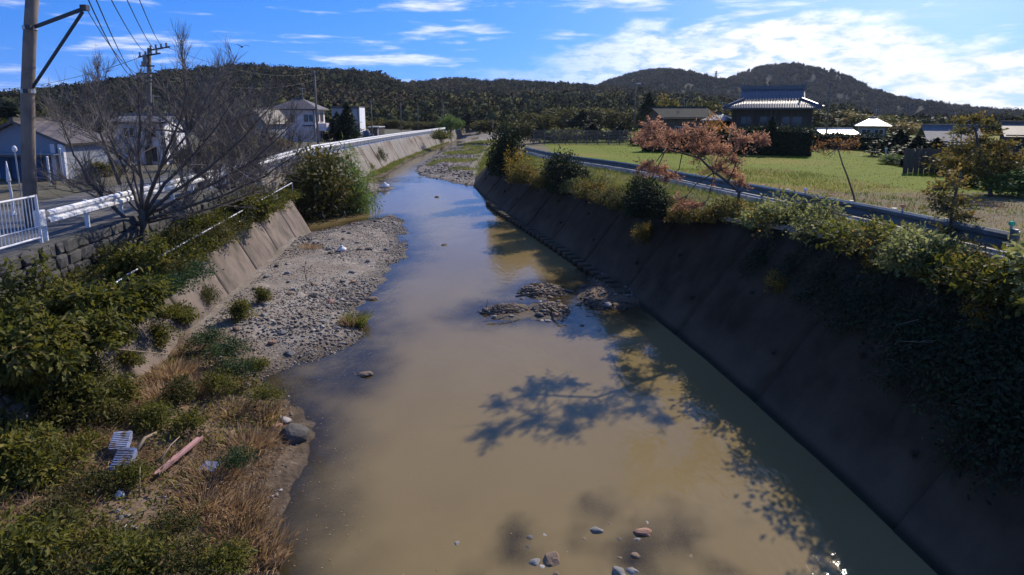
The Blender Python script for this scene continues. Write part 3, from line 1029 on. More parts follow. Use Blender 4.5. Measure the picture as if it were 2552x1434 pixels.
def leaf_cloud(g, n, radii, L, W, nclump, clump_r, shell=.55, droop=.25, flat=.5, base=0.0):
    """leaves gathered in clumps inside a half-egg standing on z=base"""
    d = rand_dirs(nclump, g)
    d[:, 2] = np.abs(d[:, 2])
    rr = g.random(nclump)[:, None] ** shell
    ctr = d * rr * np.array(radii)[None]
    ctr[:, 2] = base + ctr[:, 2] * 1.0 + clump_r * .3
    k = g.integers(0, nclump, n)
    P = ctr[k] + g.normal(0, 1, (n, 3)) * np.array([1, 1, .8]) * clump_r * .55
    P[:, 2] = np.maximum(P[:, 2], .01)
    out = nrm((P - ctr[k]) + .35 * d[k] * clump_r)
    D = nrm(out + rand_dirs(n, g) * .8 + np.array([0, 0, -droop]))
    U = nrm(np.array([0, 0, 1.0]) * flat + rand_dirs(n, g) * (1 - flat) + out * .3)
    cv = g.random(nclump)
    v = np.clip(cv[k] * .55 + g.random(n) * .45, 0, 1)
    s = g.uniform(.6, 1.25, n)
    return P, D, U, L * s, W * s, v, ctr

def plant_proto(seed, n, radii, L, W, nclump, clump_r, leafmat, stemmat, stem_r=.008, **kw):
    g = np.random.default_rng(seed)
    P, D, U, Ls, Ws, v, ctr = leaf_cloud(g, n, radii, L, W, nclump, clump_r, **kw)
    V, F, a = batch_leaves(P, D, U, Ls, Ws, v)
    fm = np_mesh('foliage', V, F, v=a, mat=leafmat)
    B = g.normal(0, .12, (len(ctr), 3)) * np.array([radii[0], radii[1], 0])
    B[:, 2] = -.06
    mid = (B + ctr) * .5 + g.normal(0, .08, ctr.shape) * radii[2]
    V1, F1 = batch_twigs(B, mid, stem_r, stem_r * .7)
    V2, F2 = batch_twigs(mid, ctr, stem_r * .7, stem_r * .35)
    sm = np_mesh('stem', np.concatenate([V1, V2]), np.concatenate([F1, F2 + len(V1)]), mat=stemmat)
    return fm, sm

def put_plant(name, proto, loc, scale, rz, label, cat='shrub', group=None, parts=('foliage', 'stem'), sz=None):
    o = empty(name, loc, rz, label, cat, group)
    o.scale = (scale, scale, scale if sz is None else sz)
    for nm, me_ in zip(parts, proto):
        link_mesh(nm, me_, None, o)
    return o

# leaf colours ------------------------------------------------------
ML_weed = mat_leaf('weed_leaf', [(0, (.036, .042, .009)), (.35, (.082, .088, .017)), (.7, (.140, .136, .028)), (.88, (.21, .175, .05)), (1, (.27, .16, .08))], .35)
ML_dark = mat_leaf('dark_leaf', [(0, (0.019, 0.037, 0.016)), (.5, (0.040, 0.074, 0.028)), (.85, (0.070, 0.116, 0.040)), (1, (0.132, 0.171, 0.070))], .25)
ML_crest = mat_leaf('pale_green_leaf', [(0, (0.078, 0.090, 0.034)), (.4, (0.163, 0.178, 0.065)), (.75, (0.271, 0.279, 0.116)), (.95, (0.403, 0.388, 0.217)), (1, (0.434, 0.295, 0.093))], .4)
ML_olive = mat_leaf('olive_leaf', [(0, (.030, .034, .011)), (.45, (.066, .068, .019)), (.8, (.115, .103, .030)), (1, (.19, .125, .055))], .3)
ML_fresh = mat_leaf('fresh_leaf', [(0, (0.046, 0.078, 0.022)), (.5, (0.109, 0.163, 0.046)), (.9, (0.178, 0.232, 0.074)), (1, (0.232, 0.279, 0.109))], .4)
ML_pink = mat_leaf('salmon_leaf', [(0, (.10, .085, .035)), (.22, (.22, .125, .075)), (.5, (.36, .195, .125)), (.8, (.46, .27, .175)), (1, (.50, .36, .20))], .45)
ML_yell = mat_leaf('yellow_leaf', [(0, (0.106, 0.073, 0.015)), (.4, (0.237, 0.163, 0.027)), (.8, (0.375, 0.269, 0.056)), (1, (0.450, 0.362, 0.125))], .4)
ML_orange = mat_leaf('orange_leaf', [(0, (0.125, 0.062, 0.022)), (.5, (0.275, 0.144, 0.050)), (1, (0.425, 0.250, 0.112))], .4)
ML_mix = mat_leaf('turning_leaf', [(0, (0.046, 0.056, 0.019)), (.4, (0.109, 0.109, 0.031)), (.7, (0.217, 0.155, 0.043)), (1, (0.341, 0.217, 0.078))], .35)
ML_ever = mat_leaf('evergreen_leaf', [(0, (0.012, 0.018, 0.009)), (.5, (0.023, 0.036, 0.016)), (.9, (0.042, 0.058, 0.023)), (1, (0.065, 0.078, 0.029))], .15)
ML_field = mat_leaf('field_blade', [(0, (.060, .085, .006)), (.5, (.10, .13, .010)), (1, (.17, .17, .02))], .35)
ML_straw = mat_leaf('straw_blade', [(0, (0.139, 0.090, 0.046)), (.5, (0.295, 0.194, 0.105)), (1, (0.480, 0.349, 0.209))], .3)
ML_grass = mat_leaf('grass_blade', [(0, (0.070, 0.090, 0.022)), (.5, (0.132, 0.163, 0.037)), (.8, (0.217, 0.209, 0.062)), (1, (0.341, 0.279, 0.124))], .35)

weed = [plant_proto(100 + i, 1500, (.62, .62, .85), .17, .075, 26, .26, ML_weed, M_stem, .010, droop=.55) for i in range(4)]
weedtall = [plant_proto(110 + i, 520, (.22, .22, 1.35), .16, .07, 14, .18, ML_weed, M_stem, .010, droop=.55, shell=.4) for i in range(2)]
low = [plant_proto(120 + i, 1300, (.75, .75, .38), .105, .055, 30, .22, ML_weed, M_stem, .006, droop=.1) for i in range(3)]
lowdark = [plant_proto(130 + i, 1500, (.8, .8, .34), .085, .05, 34, .2, ML_dark, M_stem, .006, droop=.1) for i in range(2)]
lowolive = [plant_proto(140 + i, 1400, (.75, .75, .40), .095, .05, 30, .22, ML_olive, M_stem, .006, droop=.15) for i in range(2)]
crest = [plant_proto(150 + i, 2200, (.68, .68, .72), .10, .058, 36, .2, ML_crest, M_stem, .008, droop=.2) for i in range(4)]
mixs = [plant_proto(156 + i, 1100, (.55, .55, .9), .12, .06, 18, .2, ML_crest, M_stem, .009, droop=.5, shell=.35) for i in range(2)]
vine = [plant_proto(160 + i, 1500, (1.25, 1.25, .22), .10, .06, 60, .26, ML_ever, M_twig, .008, droop=.6) for i in range(2)]
ever = [plant_proto(170 + i, 3600, (1.0, 1.0, 1.75), .15, .07, 70, .34, ML_ever, M_bark, .02, droop=.3, shell=.45) for i in range(3)]
bush = [plant_proto(180 + i, 3200, (1.0, 1.0, 1.5), .15, .075, 60, .34, ML_olive, M_bark, .02, shell=.5) for i in range(2)]
freshb = [plant_proto(185 + i, 3200, (1.0, 1.0, 1.6), .22, .035, 60, .34, ML_fresh, M_bark, .02, droop=.5, shell=.5) for i in range(2)]
yellowb = [plant_proto(190 + i, 1300, (.9, .9, 1.1), .11, .05, 30, .26, ML_yell, M_bark, .012) for i in range(2)]
mixb = [plant_proto(195 + i, 2000, (1.0, 1.0, 1.2), .15, .08, 40, .32, ML_mix, M_bark, .016) for i in range(2)]

def gz_left(x, y):
    """ground height left of the water"""
    lb = float(I(y, LBP)); gx = float(I(y, GLX)); gzz = float(I(y, GLZ))
    if y > 31.2:
        return float(bed_h(np.array([x]), np.array([y]))[0]) if x > lb else gzz
    if x > lb:
        return float(bed_h(np.array([x]), np.array([y]))[0])
    if x > lb - 1.05:
        return (lb - x) / 1.05 * LH
    if x > gx + .3:
        t = (lb - 1.05 - x) / (lb - 1.05 - gx - .3 + 1e-6)
        return LH * (1 - t) + (gzz - .85) * t - .05
    return gzz
ru = random.uniform
def veg(name, protos, px, py, z, sc, label, group, cat='shrub', sz=None):
    p = at_z(px, py, z)
    return put_plant(name, random.choice(protos), p, sc, ru(0, 6.28), label, cat, group, sz=sz)

# broad-leaved weeds on the left berm, hanging over the wall
G1 = 'broad-leaved weeds on the left bank'
spots = [(30, 925, 1.9, 'at the left edge of the picture, below the stone wall'), (130, 905, 1.9, 'hanging over the river wall near the left edge'), (225, 860, 1.9, 'at the end of the clump over the bare concrete'),
         (60, 835, 2.0, 'in the back row under the stone wall'), (165, 800, 2.0, 'in the middle of the left bank clump'), (270, 800, 2.0, 'beside the near end of the pipe rail'), (345, 775, 1.9, 'below the pipe rail'),
         (20, 1010, 1.0, 'against the rough wall at the left edge')]
for px, py, z, w in spots:
    veg('broad_leaved_weed', weed, px, py, z, ru(.72, .95), 'yellow green broad-leaved weed ' + w, G1, 'weed')
for px, py, w in ((45, 800, 'nearest the left edge'), (118, 790, 'left of the pipe rail'), (395, 700, 'under the bare tree')):
    veg('tall_weed_stalk', weedtall, px, py, 2.0, ru(.8, .95), 'tall leafy weed stalk standing against the stone wall ' + w, G1, 'weed')
G2 = 'green undergrowth along the left wall crest'
for px, py, z, sc, w in [(330, 680, 2.1, .8, 'left of the bare tree trunk'), (400, 690, 2.0, .85, 'in front of the bare tree trunk'), (450, 655, 2.0, .9, 'right of the bare tree trunk'), (500, 625, 2.0, .9, 'along the middle of the pipe rail'),
                         (545, 600, 2.0, .9, 'above the bare concrete panels'), (590, 572, 2.0, .95, 'spilling over the wall crest'), (635, 546, 2.0, 1.0, 'near the far end of the pipe rail'), (676, 520, 2.0, 1.0, 'by the wall corner'),
                         (712, 497, 2.0, 1.0, 'at the corner of the concrete wall'), (300, 640, 2.2, .7, 'at the foot of the stone wall'), (440, 610, 2.2, .9, 'behind the bare tree'), (520, 570, 2.2, 1.0, 'under the bare branches'), (590, 530, 2.3, 1.1, 'below the guardrail in the twigs'),
                         (640, 500, 2.4, 1.2, 'at the far end of the berm')]:
    veg('leafy_shrub', low + weed[:1] + lowolive, px, py, z, sc * 1.05, 'green leafy shrub ' + w, G2)
for px, py, z, sc, w in [(430, 720, 1.9, .8, 'below the pipe rail'), (480, 690, 1.8, .75, 'hanging on the wall beside the pinkish concrete'), (380, 740, 1.9, .75, 'beneath the near pipe end')]:
    veg('dark_leafy_shrub', lowdark, px, py, z, sc, 'dark green leafy shrub ' + w, G2)
G3 = 'plants on the left flood bank'
for px, py, sc, pr, w in [(600, 790, .75, 'w', 'leaning on the pinkish wall beside the gravel'), (655, 745, .6, 'w', 'where the pinkish wall meets the gravel'), (520, 850, .9, 'd', 'in the dark green patch by the wall'), (570, 880, .95, 'd', 'in the middle of the dark green patch'),
                          (590, 930, .9, 'd', 'at the lower end of the dark green patch'), (640, 920, .7, 'l', 'beside the wet gravel'), (540, 960, .8, 'l', 'below the dark green patch'), (660, 990, .6, 'l', 'at the water above the two rocks'),
                          (230, 1010, .9, 'l', 'under the broken wall'), (160, 1050, .95, 'l', 'on the left flood bank'), (290, 1050, .85, 'o', 'above the striped crates'), (380, 1040, .8, 'o', 'above the pink plank'),
                          (470, 1060, .7, 'l', 'right of the pink plank end'), (200, 1130, .95, 'l', 'left of the striped crates'), (110, 1180, 1.0, 'o', 'near the left edge at mid bank'), (40, 1220, 1.0, 'l', 'at the left edge below the rough wall'),
                          (230, 1220, .8, 'o', 'below the striped crates'), (590, 1150, .6, 'd', 'between the pink plank and the water'), (330, 1190, .7, 'l', 'below the pink plank'), (130, 1300, .9, 'o', 'in the lower left'),
                          (60, 1380, .9, 'l', 'in the bottom left corner'), (220, 1370, .9, 'l', 'at the bottom by the pale stones'), (340, 1410, .9, 'l', 'at the bottom of the picture'), (450, 1420, .85, 'o', 'at the bottom near the water'),
                          (560, 1410, .75, 'l', 'at the water in the bottom row'), (420, 1330, .7, 'o', 'above the bottom row by the dry grass'), (300, 1470, .9, 'l', 'half cut off by the bottom of the picture'), (140, 1460, 1., 'o', 'cut off at the bottom left')]:
    pr = {'w': weed, 'd': lowdark, 'l': low, 'o': lowolive}[pr]
    veg('bank_plant', pr, px, py, .45, sc * .66, 'green bank plant ' + w, G3, 'plant')

# ground cover of the flood bank: leaves, dry grass, litter of straw
def scatter_bank(n, g, y0=-3, y1=15.5):
    Y = g.uniform(y0, y1, n)
    X = g.uniform(0, 1, n) * 6.5 + I(Y, LBP) - .3
    k = (sd_poly(BANK, X, Y) > .12) & (X > I(Y, LBP) + .05)
    X, Y = X[k], Y[k]
    return np.stack([X, Y, bed_h(X, Y)], 1)
def blades(name, P, g, mat, h0, h1, w, lean, label, flat=0.0, vofs=0.0):
    n = len(P)
    d = rand_dirs(n, g); d[:, 2] = 0
    D = nrm(np.array([0, 0, 1.0 - flat]) + d * lean * g.uniform(.3, 1.2, (n, 1)))
    H = g.uniform(h0, h1, n)[:, None]
    S_ = nrm(np.cross(D, rand_dirs(n, g))) * w
    tip = P + D * H + np.array([0, 0, -.25]) * H * lean * (1 - flat) * g.uniform(.3, 1, (n, 1))
    midp = P + D * H * .55
    V = np.stack([P - S_, P + S_, midp + S_ * .7, midp - S_ * .7, tip], 1).reshape(-1, 3)
    b = np.arange(n)[:, None] * 5
    F = np.concatenate([b + np.array([[0, 1, 2]]), b + np.array([[0, 2, 3]]), b + np.array([[3, 2, 4]])], 1).reshape(-1, 3)
    patch = fbm(P[:, 0] * .9, P[:, 1] * .9, 77)
    v = np.clip((patch - .5) * 1.4 + .5 + g.normal(0, .2, n) + vofs, 0, 1)
    me_ = np_mesh(name, V, F, v=np.repeat(v, 5), mat=mat)
    return tag(link_mesh(name, me_), label, kind='stuff')
g = np.random.default_rng(61)
P = scatter_bank(60000, g)
dn = fbm(P[:, 0] * .55, P[:, 1] * .55, 91, 3)
blades('dry_grass', P[(dn > .40)], g, ML_straw, .08, .34, .006, 1.6, 'tangled dry brown grass on the left flood bank', .45)
P = scatter_bank(26000, g)
dn = fbm(P[:, 0] * .55, P[:, 1] * .55, 91, 3)
P = P[dn < .47]
n = len(P)
P[:, 2] += g.uniform(0, .16, n)
V, F, a = batch_leaves(P, nrm(rand_dirs(n, g) + np.array([0, 0, .1])), nrm(np.array([0, 0, 1.]) + rand_dirs(n, g) * .6), g.uniform(.05, .12, n), g.uniform(.03, .06, n), np.clip(fbm(P[:, 0] * .8, P[:, 1] * .8, 5) + g.normal(0, .2, n), 0, 1))
tag(link_mesh('ground_cover', np_mesh('ground_cover', V, F, v=a, mat=ML_weed)), 'low green ground cover creeping over the left flood bank', kind='stuff')
# berm cover
Y = g.uniform(2, 31, 26000); t = g.random(26000)
X = (I(Y, LBP) - .75) * (1 - t) + (I(Y, GLX) + .3) * t
P = np.stack([X, Y, np.where(X > I(Y, LBP) - 1.0, LH - .2, LH) + .0 + t * .12 + g.uniform(0, .14, len(X))], 1)
k = fbm(P[:, 0] * .6, P[:, 1] * .6, 19, 3) > .42
P = P[k]; n = len(P)
V, F, a = batch_leaves(P, nrm(rand_dirs(n, g) + np.array([.2, 0, .1])), nrm(np.array([0, 0, 1.]) + rand_dirs(n, g) * .6), g.uniform(.06, .14, n), g.uniform(.035, .065, n), np.clip(fbm(P[:, 0] * .8, P[:, 1] * .8, 6) + g.normal(0, .2, n), 0, 1))
tag(link_mesh('berm_undergrowth', np_mesh('berm_undergrowth', V, F, v=a, mat=ML_weed)), 'low green undergrowth on the berm under the bare trees', kind='stuff')
# grass at the foot of the far wall and on the far gravel
def far_scatter(poly, n, g, y0, y1, x0, x1, m=.3):
    X = g.uniform(x0, x1, n); Y = g.uniform(y0, y1, n)
    k = (sd_poly(poly, X, Y) > m) & (X < I(Y, RBP) + .5) & (X > I(Y, LBP))
    X, Y = X[k], Y[k]
    return np.stack([X, Y, bed_h(X, Y)], 1)
P = far_scatter(FOOT, 26000, g, 56, 130, -16, -12)
blades('wall_foot_grass', P, g, ML_grass, .12, .45, .02, .8, 'grass along the foot of the far river wall')
P = far_scatter(FARG, 60000, g, 62, 160, -12, 2, 1.0)
k = fbm(P[:, 0] * .25, P[:, 1] * .12, 55, 3) > .62
blades('gravel_grass', P[k], g, ML_grass, .12, .5, .025, .8, 'patches of grass on the far gravel bar')
# verge grass on the right bank and rough grass at the field edge
Y = g.uniform(4, 56, 40000); t = g.random(40000)
X = (I(Y, RCX) + .28) * (1 - t) + (I(Y, GRX) - .3) * t
Z = I(Y, RCZ) * (1 - t) + (I(Y, GRZ) - .16) * t - .03
blades('verge_grass', np.stack([X, Y, Z], 1), g, ML_grass, .08, .36, .012, .9, 'rough yellow green grass on the right verge')
X = g.uniform(9, 75, 30000); Y = g.uniform(9, 75, 30000)
Zf = FZ(Y)
k = X > I(Y, GRX) + 3.4
blades('field_grass_blades', np.stack([X, Y, Zf], 1)[k], g, ML_field, .03, .09, .02, .8, 'short grass blades of the green field')
# far right bank of the stream (grassy slope beyond the concrete wall)
M_gslope = mat_noise('grass_slope', (.06, .075, .022), (.13, .13, .045), 1.2, .95, .5, 8, stain=(.14, .11, .06), stain_scale=.5, bdist=.06)
fs = mesh_strip('far_right_bank', np.arange(54, 168.1, 2.0), [lambda y: st(I(y, RBP) - .2, y, -.5), lambda y: st(I(y, RCX), y, I(y, RCZ)), lambda y: st(I(y, GRX) + .5, y, I(y, GRZ) - .12)], M_gslope, None, True, 3, .5, [5, 2])
tag(fs, 'grassy right bank beyond the concrete wall', kind='structure')
P = np.stack([(I(yy := g.uniform(56, 160, 16000), RBP) - .1) + (tt := g.random(16000)) * (I(yy, RCX) - I(yy, RBP) + 1), yy, np.clip(-.3 + tt * 2.7, 0, 2.2)], 1)
blades('far_bank_grass', P, g, ML_grass, .2, .7, .03, .7, 'long grass on the far right bank')

# ------------------------------------------------------------------ bare trees
def bare_tree(name, seed, base, limbs, r0, label, group=None, nsub=11, ntw=12, sublen=1.3, twlen=.55, up=.35, tw_r=.006, trunk_pts=None):
    """limbs: polylines (world) with start radius; sub branches and twigs grown on them"""
    g = np.random.default_rng(seed)
    root = empty(name, base, 0, label, 'tree', group)
    b = Vector(base)
    mb = MB()
    if trunk_pts:
        mb.tube([Vector(p) - b for p in trunk_pts], list(np.linspace(r0 * 1.25, r0 * .8, len(trunk_pts))), 9)
    A0, A1, Ra, Rb = [], [], [], []
    def chain(p, d, L, r, nseg, wob, upw, store=True):
        pts = [p]
        for i in range(nseg):
            d = nrm((d + g.normal(0, wob, 3) + np.array([0, 0, upw]))[None])[0]
            q = pts[-1] + d * L / nseg
            pts.append(q)
        rr = np.linspace(r, r * .35, nseg + 1)
        for i in range(nseg):
            A0.append(pts[i]); A1.append(pts[i + 1]); Ra.append(rr[i]); Rb.append(rr[i + 1])
        return pts
    for pts, rs in limbs:
        pts = [Vector(p) - b for p in pts]
        # smooth the limb
        fine = []
        for i in range(len(pts) - 1):
            for k in range(4):
                fine.append(pts[i].lerp(pts[i + 1], k / 4))
        fine.append(pts[-1])
        fine = [f + Vector(g.normal(0, .012, 3)) for f in fine]
        rr = list(np.linspace(rs, max(rs * .22, .007), len(fine)))
        mb.tube(fine, rr, 6)
        fa = np.array([tuple(f) for f in fine])
        Ltot = np.linalg.norm(np.diff(fa, axis=0), axis=1).sum()
        for _ in range(nsub):
            t = g.uniform(.22, 1.0)
            i = min(int(t * (len(fa) - 1)), len(fa) - 2)
            p = fa[i] + (fa[i + 1] - fa[i]) * g.random()
            dl = nrm((fa[i + 1] - fa[i])[None])[0]
            d = nrm((dl * 1.0 + g.normal(0, .55, 3) + np.array([0, 0, up]))[None])[0]
            L = sublen * g.uniform(.55, 1.25) * (1.15 - .5 * t)
            sp = chain(p, d, L, max(rr[i] * .5, .008), 4, .16, up * .18)
            for _ in range(ntw):
                s = g.integers(0, 4); f = g.random()
                q = sp[s] + (sp[s + 1] - sp[s]) * f
                ds = nrm((sp[s + 1] - sp[s])[None])[0]
                dt = nrm((ds + g.normal(0, .5, 3) + np.array([0, 0, up * .6]))[None])[0]
                chain(q, dt, twlen * g.uniform(.4, 1.2), tw_r, 2, .14, up * .2)
    mb.build('trunk', M_bark, root, smooth=True)
    V, F = batch_twigs(np.array(A0), np.array(A1), np.array(Ra), np.array(Rb))
    link_mesh('crown', np_mesh('crown', V, F, mat=M_twig), None, root)
    return root
def pl(pts, y, dy=0.0):
    n = len(pts)
    return [at_y(px, py, y + dy * i / max(n - 1, 1)) for i, (px, py) in enumerate(pts)]
T1 = 18.3
limbs = [(pl([(352, 560), (318, 548), (262, 500), (220, 450), (185, 385), (150, 300)], T1, -1.6), .07),
         (pl([(352, 530), (330, 470), (300, 400), (262, 320), (235, 235)], T1, 1.5), .06),
         (pl([(356, 525), (352, 450), (345, 380), (350, 300), (345, 215)], T1, .6), .065),
         (pl([(360, 525), (385, 450), (420, 370), (450, 290), (475, 205)], T1, -1.4), .06),
         (pl([(362, 530), (410, 460), (480, 390), (545, 310), (600, 220)], T1, 1.2), .065),
         (pl([(365, 535), (430, 480), (520, 420), (600, 350), (675, 265)], T1, -.8), .06),
         (pl([(365, 540), (440, 500), (540, 455), (640, 395), (730, 310)], T1, 1.6), .06),
         (pl([(365, 548), (450, 520), (550, 490), (660, 440), (760, 370)], T1, -.4), .055),
         (pl([(362, 556), (440, 540), (530, 520), (620, 485), (700, 440)], T1, 1.4), .045),
         (pl([(354, 540), (320, 500), (250, 470), (190, 480), (130, 470)], T1, .8), .04),
         (pl([(358, 530), (400, 420), (480, 320), (520, 240), (550, 170)], T1, 2.4), .05),
         (pl([(358, 530), (330, 420), (280, 370), (220, 330), (130, 300)], T1, 2.0), .045)]
GT = 'bare trees along the left road'
base1 = at_z(360, 640, 1.95)
bare_tree('bare_tree', 201, base1, limbs, .12, 'large spreading bare tree rising from the left bank before the guardrail', GT, 20, 15, 1.4, .65, tw_r=.0065,
          trunk_pts=[(base1.x, base1.y, 1.75), at_y(360, 590, T1), at_y(358, 555, T1), at_y(358, 522, T1)])
def gen_limbs(seed, y, cx, cy, tips, dep=1.5, r=.05):
    g = np.random.default_rng(seed)
    out = []
    for tx, ty in tips:
        mx, my = cx * .45 + tx * .55 + g.uniform(-14, 14), cy * .5 + ty * .5
        out.append((pl([(cx, cy), (cx * .75 + tx * .25, cy * .8 + ty * .2), (mx, my), (tx, ty)], y, g.uniform(-dep, dep)), r))
    return out
def bare_simple(seed, y, bx, bz, fork, tips, label, r=.10, lead=None, **kw):
    p = at_y(bx, 0, y)
    f = at_y(fork[0], fork[1], y)
    base = (p.x, y, bz)
    L = gen_limbs(seed, y, fork[0], fork[1], tips, r=r * .55)
    if lead:
        L.append((pl(lead, y, .3), r * .7))
    bare_tree('bare_tree', seed, base, L, r, label, GT, trunk_pts=[base, tuple(Vector(base).lerp(f, .5)), tuple(f)], **kw)
bare_simple(211, 25, 470, 2.2, (464, 330), [(330, 240), (400, 190), (560, 165), (590, 140), (610, 220), (640, 280), (350, 320), (520, 170)], 'tall bare tree with a straight leader behind the large spreading one', .10,
            lead=[(464, 330), (462, 220), (456, 150), (452, 96)], nsub=13, ntw=13, sublen=1.2, twlen=.6, up=.5, tw_r=.007)
bare_simple(212, 27, 248, 2.9, (250, 330), [(180, 260), (205, 185), (272, 150), (300, 215), (150, 300), (330, 260), (120, 270)], 'thin bare tree against the sky beside the near utility pole', .07,
            lead=[(250, 330), (247, 250), (244, 190), (243, 160)], nsub=12, ntw=14, sublen=1.0, twlen=.55, up=.5, tw_r=.008)
bare_simple(213, 31, 640, 2.9, (630, 400), [(520, 300), (560, 260), (620, 240), (680, 250), (720, 300), (760, 345), (590, 300), (700, 380)], 'bushy bare tree at the right end of the bare row', .09, nsub=20, ntw=17, sublen=1.4, twlen=.7, up=.45, tw_r=.008)
bare_simple(214, 36, 560, 2.9, (560, 380), [(480, 270), (520, 230), (570, 215), (620, 240), (650, 290), (470, 330)], 'bare tree in the twigs between the white house and the hip-roofed house', .09, nsub=18, ntw=16, sublen=1.5, twlen=.7, up=.45, tw_r=.009)
bare_simple(215, 23, 560, 2.0, (545, 470), [(450, 400), (500, 340), (560, 300), (620, 330), (680, 370), (720, 420), (640, 420)], 'low twiggy bare tree between the large spreading one and the dark bush', .06, nsub=20, ntw=17, sublen=1.1, twlen=.6, up=.5, tw_r=.0075)
bare_simple(216, 42, 400, 2.9, (400, 370), [(300, 300), (340, 260), (400, 240), (460, 250), (500, 300), (260, 340), (230, 310)], 'wide bare tree in front of the white house', .09, nsub=12, ntw=11, sublen=1.6, twlen=.75, up=.45, tw_r=.010)
bare_simple(217, 33, 230, 2.9, (230, 400), [(150, 330), (180, 300), (240, 290), (290, 310), (310, 350)], 'brushy bare tree right of the workshop', .07, nsub=16, ntw=15, sublen=1.2, twlen=.65, up=.45, tw_r=.009)

# ------------------------------------------------------------------ leafy trees: trunk + limbs + clumps of small leaves
def clump_tree(name, seed, base, clumps, leafmat, label, group=None, n=260, L=.07, W=.03, r0=.06, trunk=None, flat=.25, limb_mat=None):
    """clumps: list of (centre, radius) in world space"""
    g = np.random.default_rng(seed)
    root = empty(name, base, 0, label, 'tree', group)
    b = np.array(base)
    mb = MB()
    tp = [np.array(p) for p in (trunk or [base, tuple(np.mean([c for c, r in clumps], 0) * .6 + b * .4)])]
    mb.tube([tuple(p - b) for p in tp], list(np.linspace(r0, r0 * .5, len(tp))), 7)
    Ps, Ds, vs = [], [], []
    for c, r in clumps:
        c = np.array(c)
        j = int(np.argmin([np.linalg.norm(p - c) + (0 if i else 9) for i, p in enumerate(tp)]))
        a = tp[j]
        mid = a * .5 + c * .5 + g.normal(0, .12, 3) * np.linalg.norm(c - a) + np.array([0, 0, -.08])
        mb.tube([tuple(a - b), tuple(mid - b), tuple(c - b)], [r0 * .4, r0 * .28, r0 * .1], 5)
        for _ in range(14):
            e = c + g.normal(0, .55, 3) * np.array([r, r, r * .6])
            mb.tube([tuple(c * .6 + mid * .4 - b), tuple(e - b)], [r0 * .1, .004], 3, False)
        k = int(n * (r / .5) ** 1.6)
        nt_ = max(10, int(26 * r / .4))
        td = rand_dirs(nt_, g) * np.array([1, 1, .6]) + np.array([0, 0, .18])
        td = nrm(td) * (r * g.uniform(.7, 1.75, (nt_, 1)))
        wh = g.integers(0, nt_, k)
        tt = g.random((k, 1)) ** .8
        q = td[wh] * tt + np.array([0, 0, -.22]) * r * tt * tt + g.normal(0, .035, (k, 3))
        for w_ in range(nt_):
            mb.tube([tuple(c - b), tuple(c - b + td[w_] * .55 + np.array([0, 0, -.06 * r])), tuple(c - b + td[w_] + np.array([0, 0, -.22 * r]))], [.009, .006, .003], 3, False)
        Ps.append(c + q - b); Ds.append(nrm(q + rand_dirs(k, g) * r * .9 + np.array([0, 0, .12 * r])))
        vs.append(np.clip(g.uniform(.15, .85) * .5 + g.random(k) * .5 + q[:, 2] / r * .12, 0, 1))
    P, D, v = np.concatenate(Ps), np.concatenate(Ds), np.concatenate(vs)
    V, F, a = batch_leaves(P, D, nrm(rand_dirs(len(P), g) * (1 - flat) + np.array([0, 0, flat])), L * g.uniform(.6, 1.3, len(P)), W * g.uniform(.6, 1.3, len(P)), v)
    mb.build('trunk', limb_mat or M_bark, root, smooth=True)
    link_mesh('crown', np_mesh('crown', V, F, v=a, mat=leafmat), None, root)
    return root
y0 = 18.0
B = at_y(1838, 530, y0)
def cl(lst, y, g_=np.random.default_rng(3), dy=.8):
    return [(tuple(at_y(px, py, y + g_.uniform(-dy, dy))), r * y / FPX) for px, py, r in lst]
clump_tree('salmon_tree', 301, tuple(B), cl([(1625, 325, 32), (1680, 345, 33), (1640, 355, 26), (1600, 350, 22), (1740, 335, 29), (1770, 352, 24), (1850, 348, 32), (1900, 352, 19), (1795, 375, 27), (1750, 385, 26), (1830, 400, 24), (1635, 425, 29), (1665, 440, 23), (1610, 410, 19),
           (1790, 420, 29), (1825, 435, 24), (1720, 365, 24), (1850, 455, 16), (1700, 505, 19), (1730, 515, 20)], y0), ML_pink, 'spreading salmon and orange leaved tree leaning over the right river wall', None, 1400, .085, .028, .05,
           trunk=[tuple(B), tuple(at_y(1842, 480, y0)), tuple(at_y(1815, 455, y0)), tuple(at_y(1780, 430, y0 - .2)), tuple(at_y(1745, 395, y0 - .2)), tuple(at_y(1700, 382, y0)), tuple(at_y(1660, 372, y0 + .2))])
B = at_y(2133, 545, 17.0)
clump_tree('orange_sapling', 302, tuple(B), cl([(2050, 362, 20), (2085, 358, 24), (2110, 366, 20), (2130, 356, 16), (2035, 375, 14)], 17.0, dy=.3), ML_orange, 'slender sapling with an orange top before the green field', None, 400, .06, .028, .03,
           trunk=[tuple(B), tuple(at_y(2128, 490, 17)), tuple(at_y(2112, 440, 17)), tuple(at_y(2100, 410, 17)), tuple(at_y(2088, 370, 17))])
m_ = at_y(2115, 455, 17)
B = at_y(2365, 632, 11.6)
clump_tree('yellowing_sapling', 303, tuple(B), cl([(2350, 470, 34), (2375, 455, 30), (2395, 500, 34), (2355, 520, 36), (2385, 545, 34), (2340, 500, 26), (2405, 540, 20), (2362, 580, 30)], 11.6, dy=.3), ML_mix, 'leafy yellow and brown sapling beside the guardrail', None, 420, .075, .05, .035,
           trunk=[tuple(B), tuple(at_y(2368, 580, 11.6)), tuple(at_y(2372, 520, 11.6)), tuple(at_y(2385, 470, 11.6)), tuple(at_y(2395, 430, 11.6))])
B = at_y(2470, 470, 27)
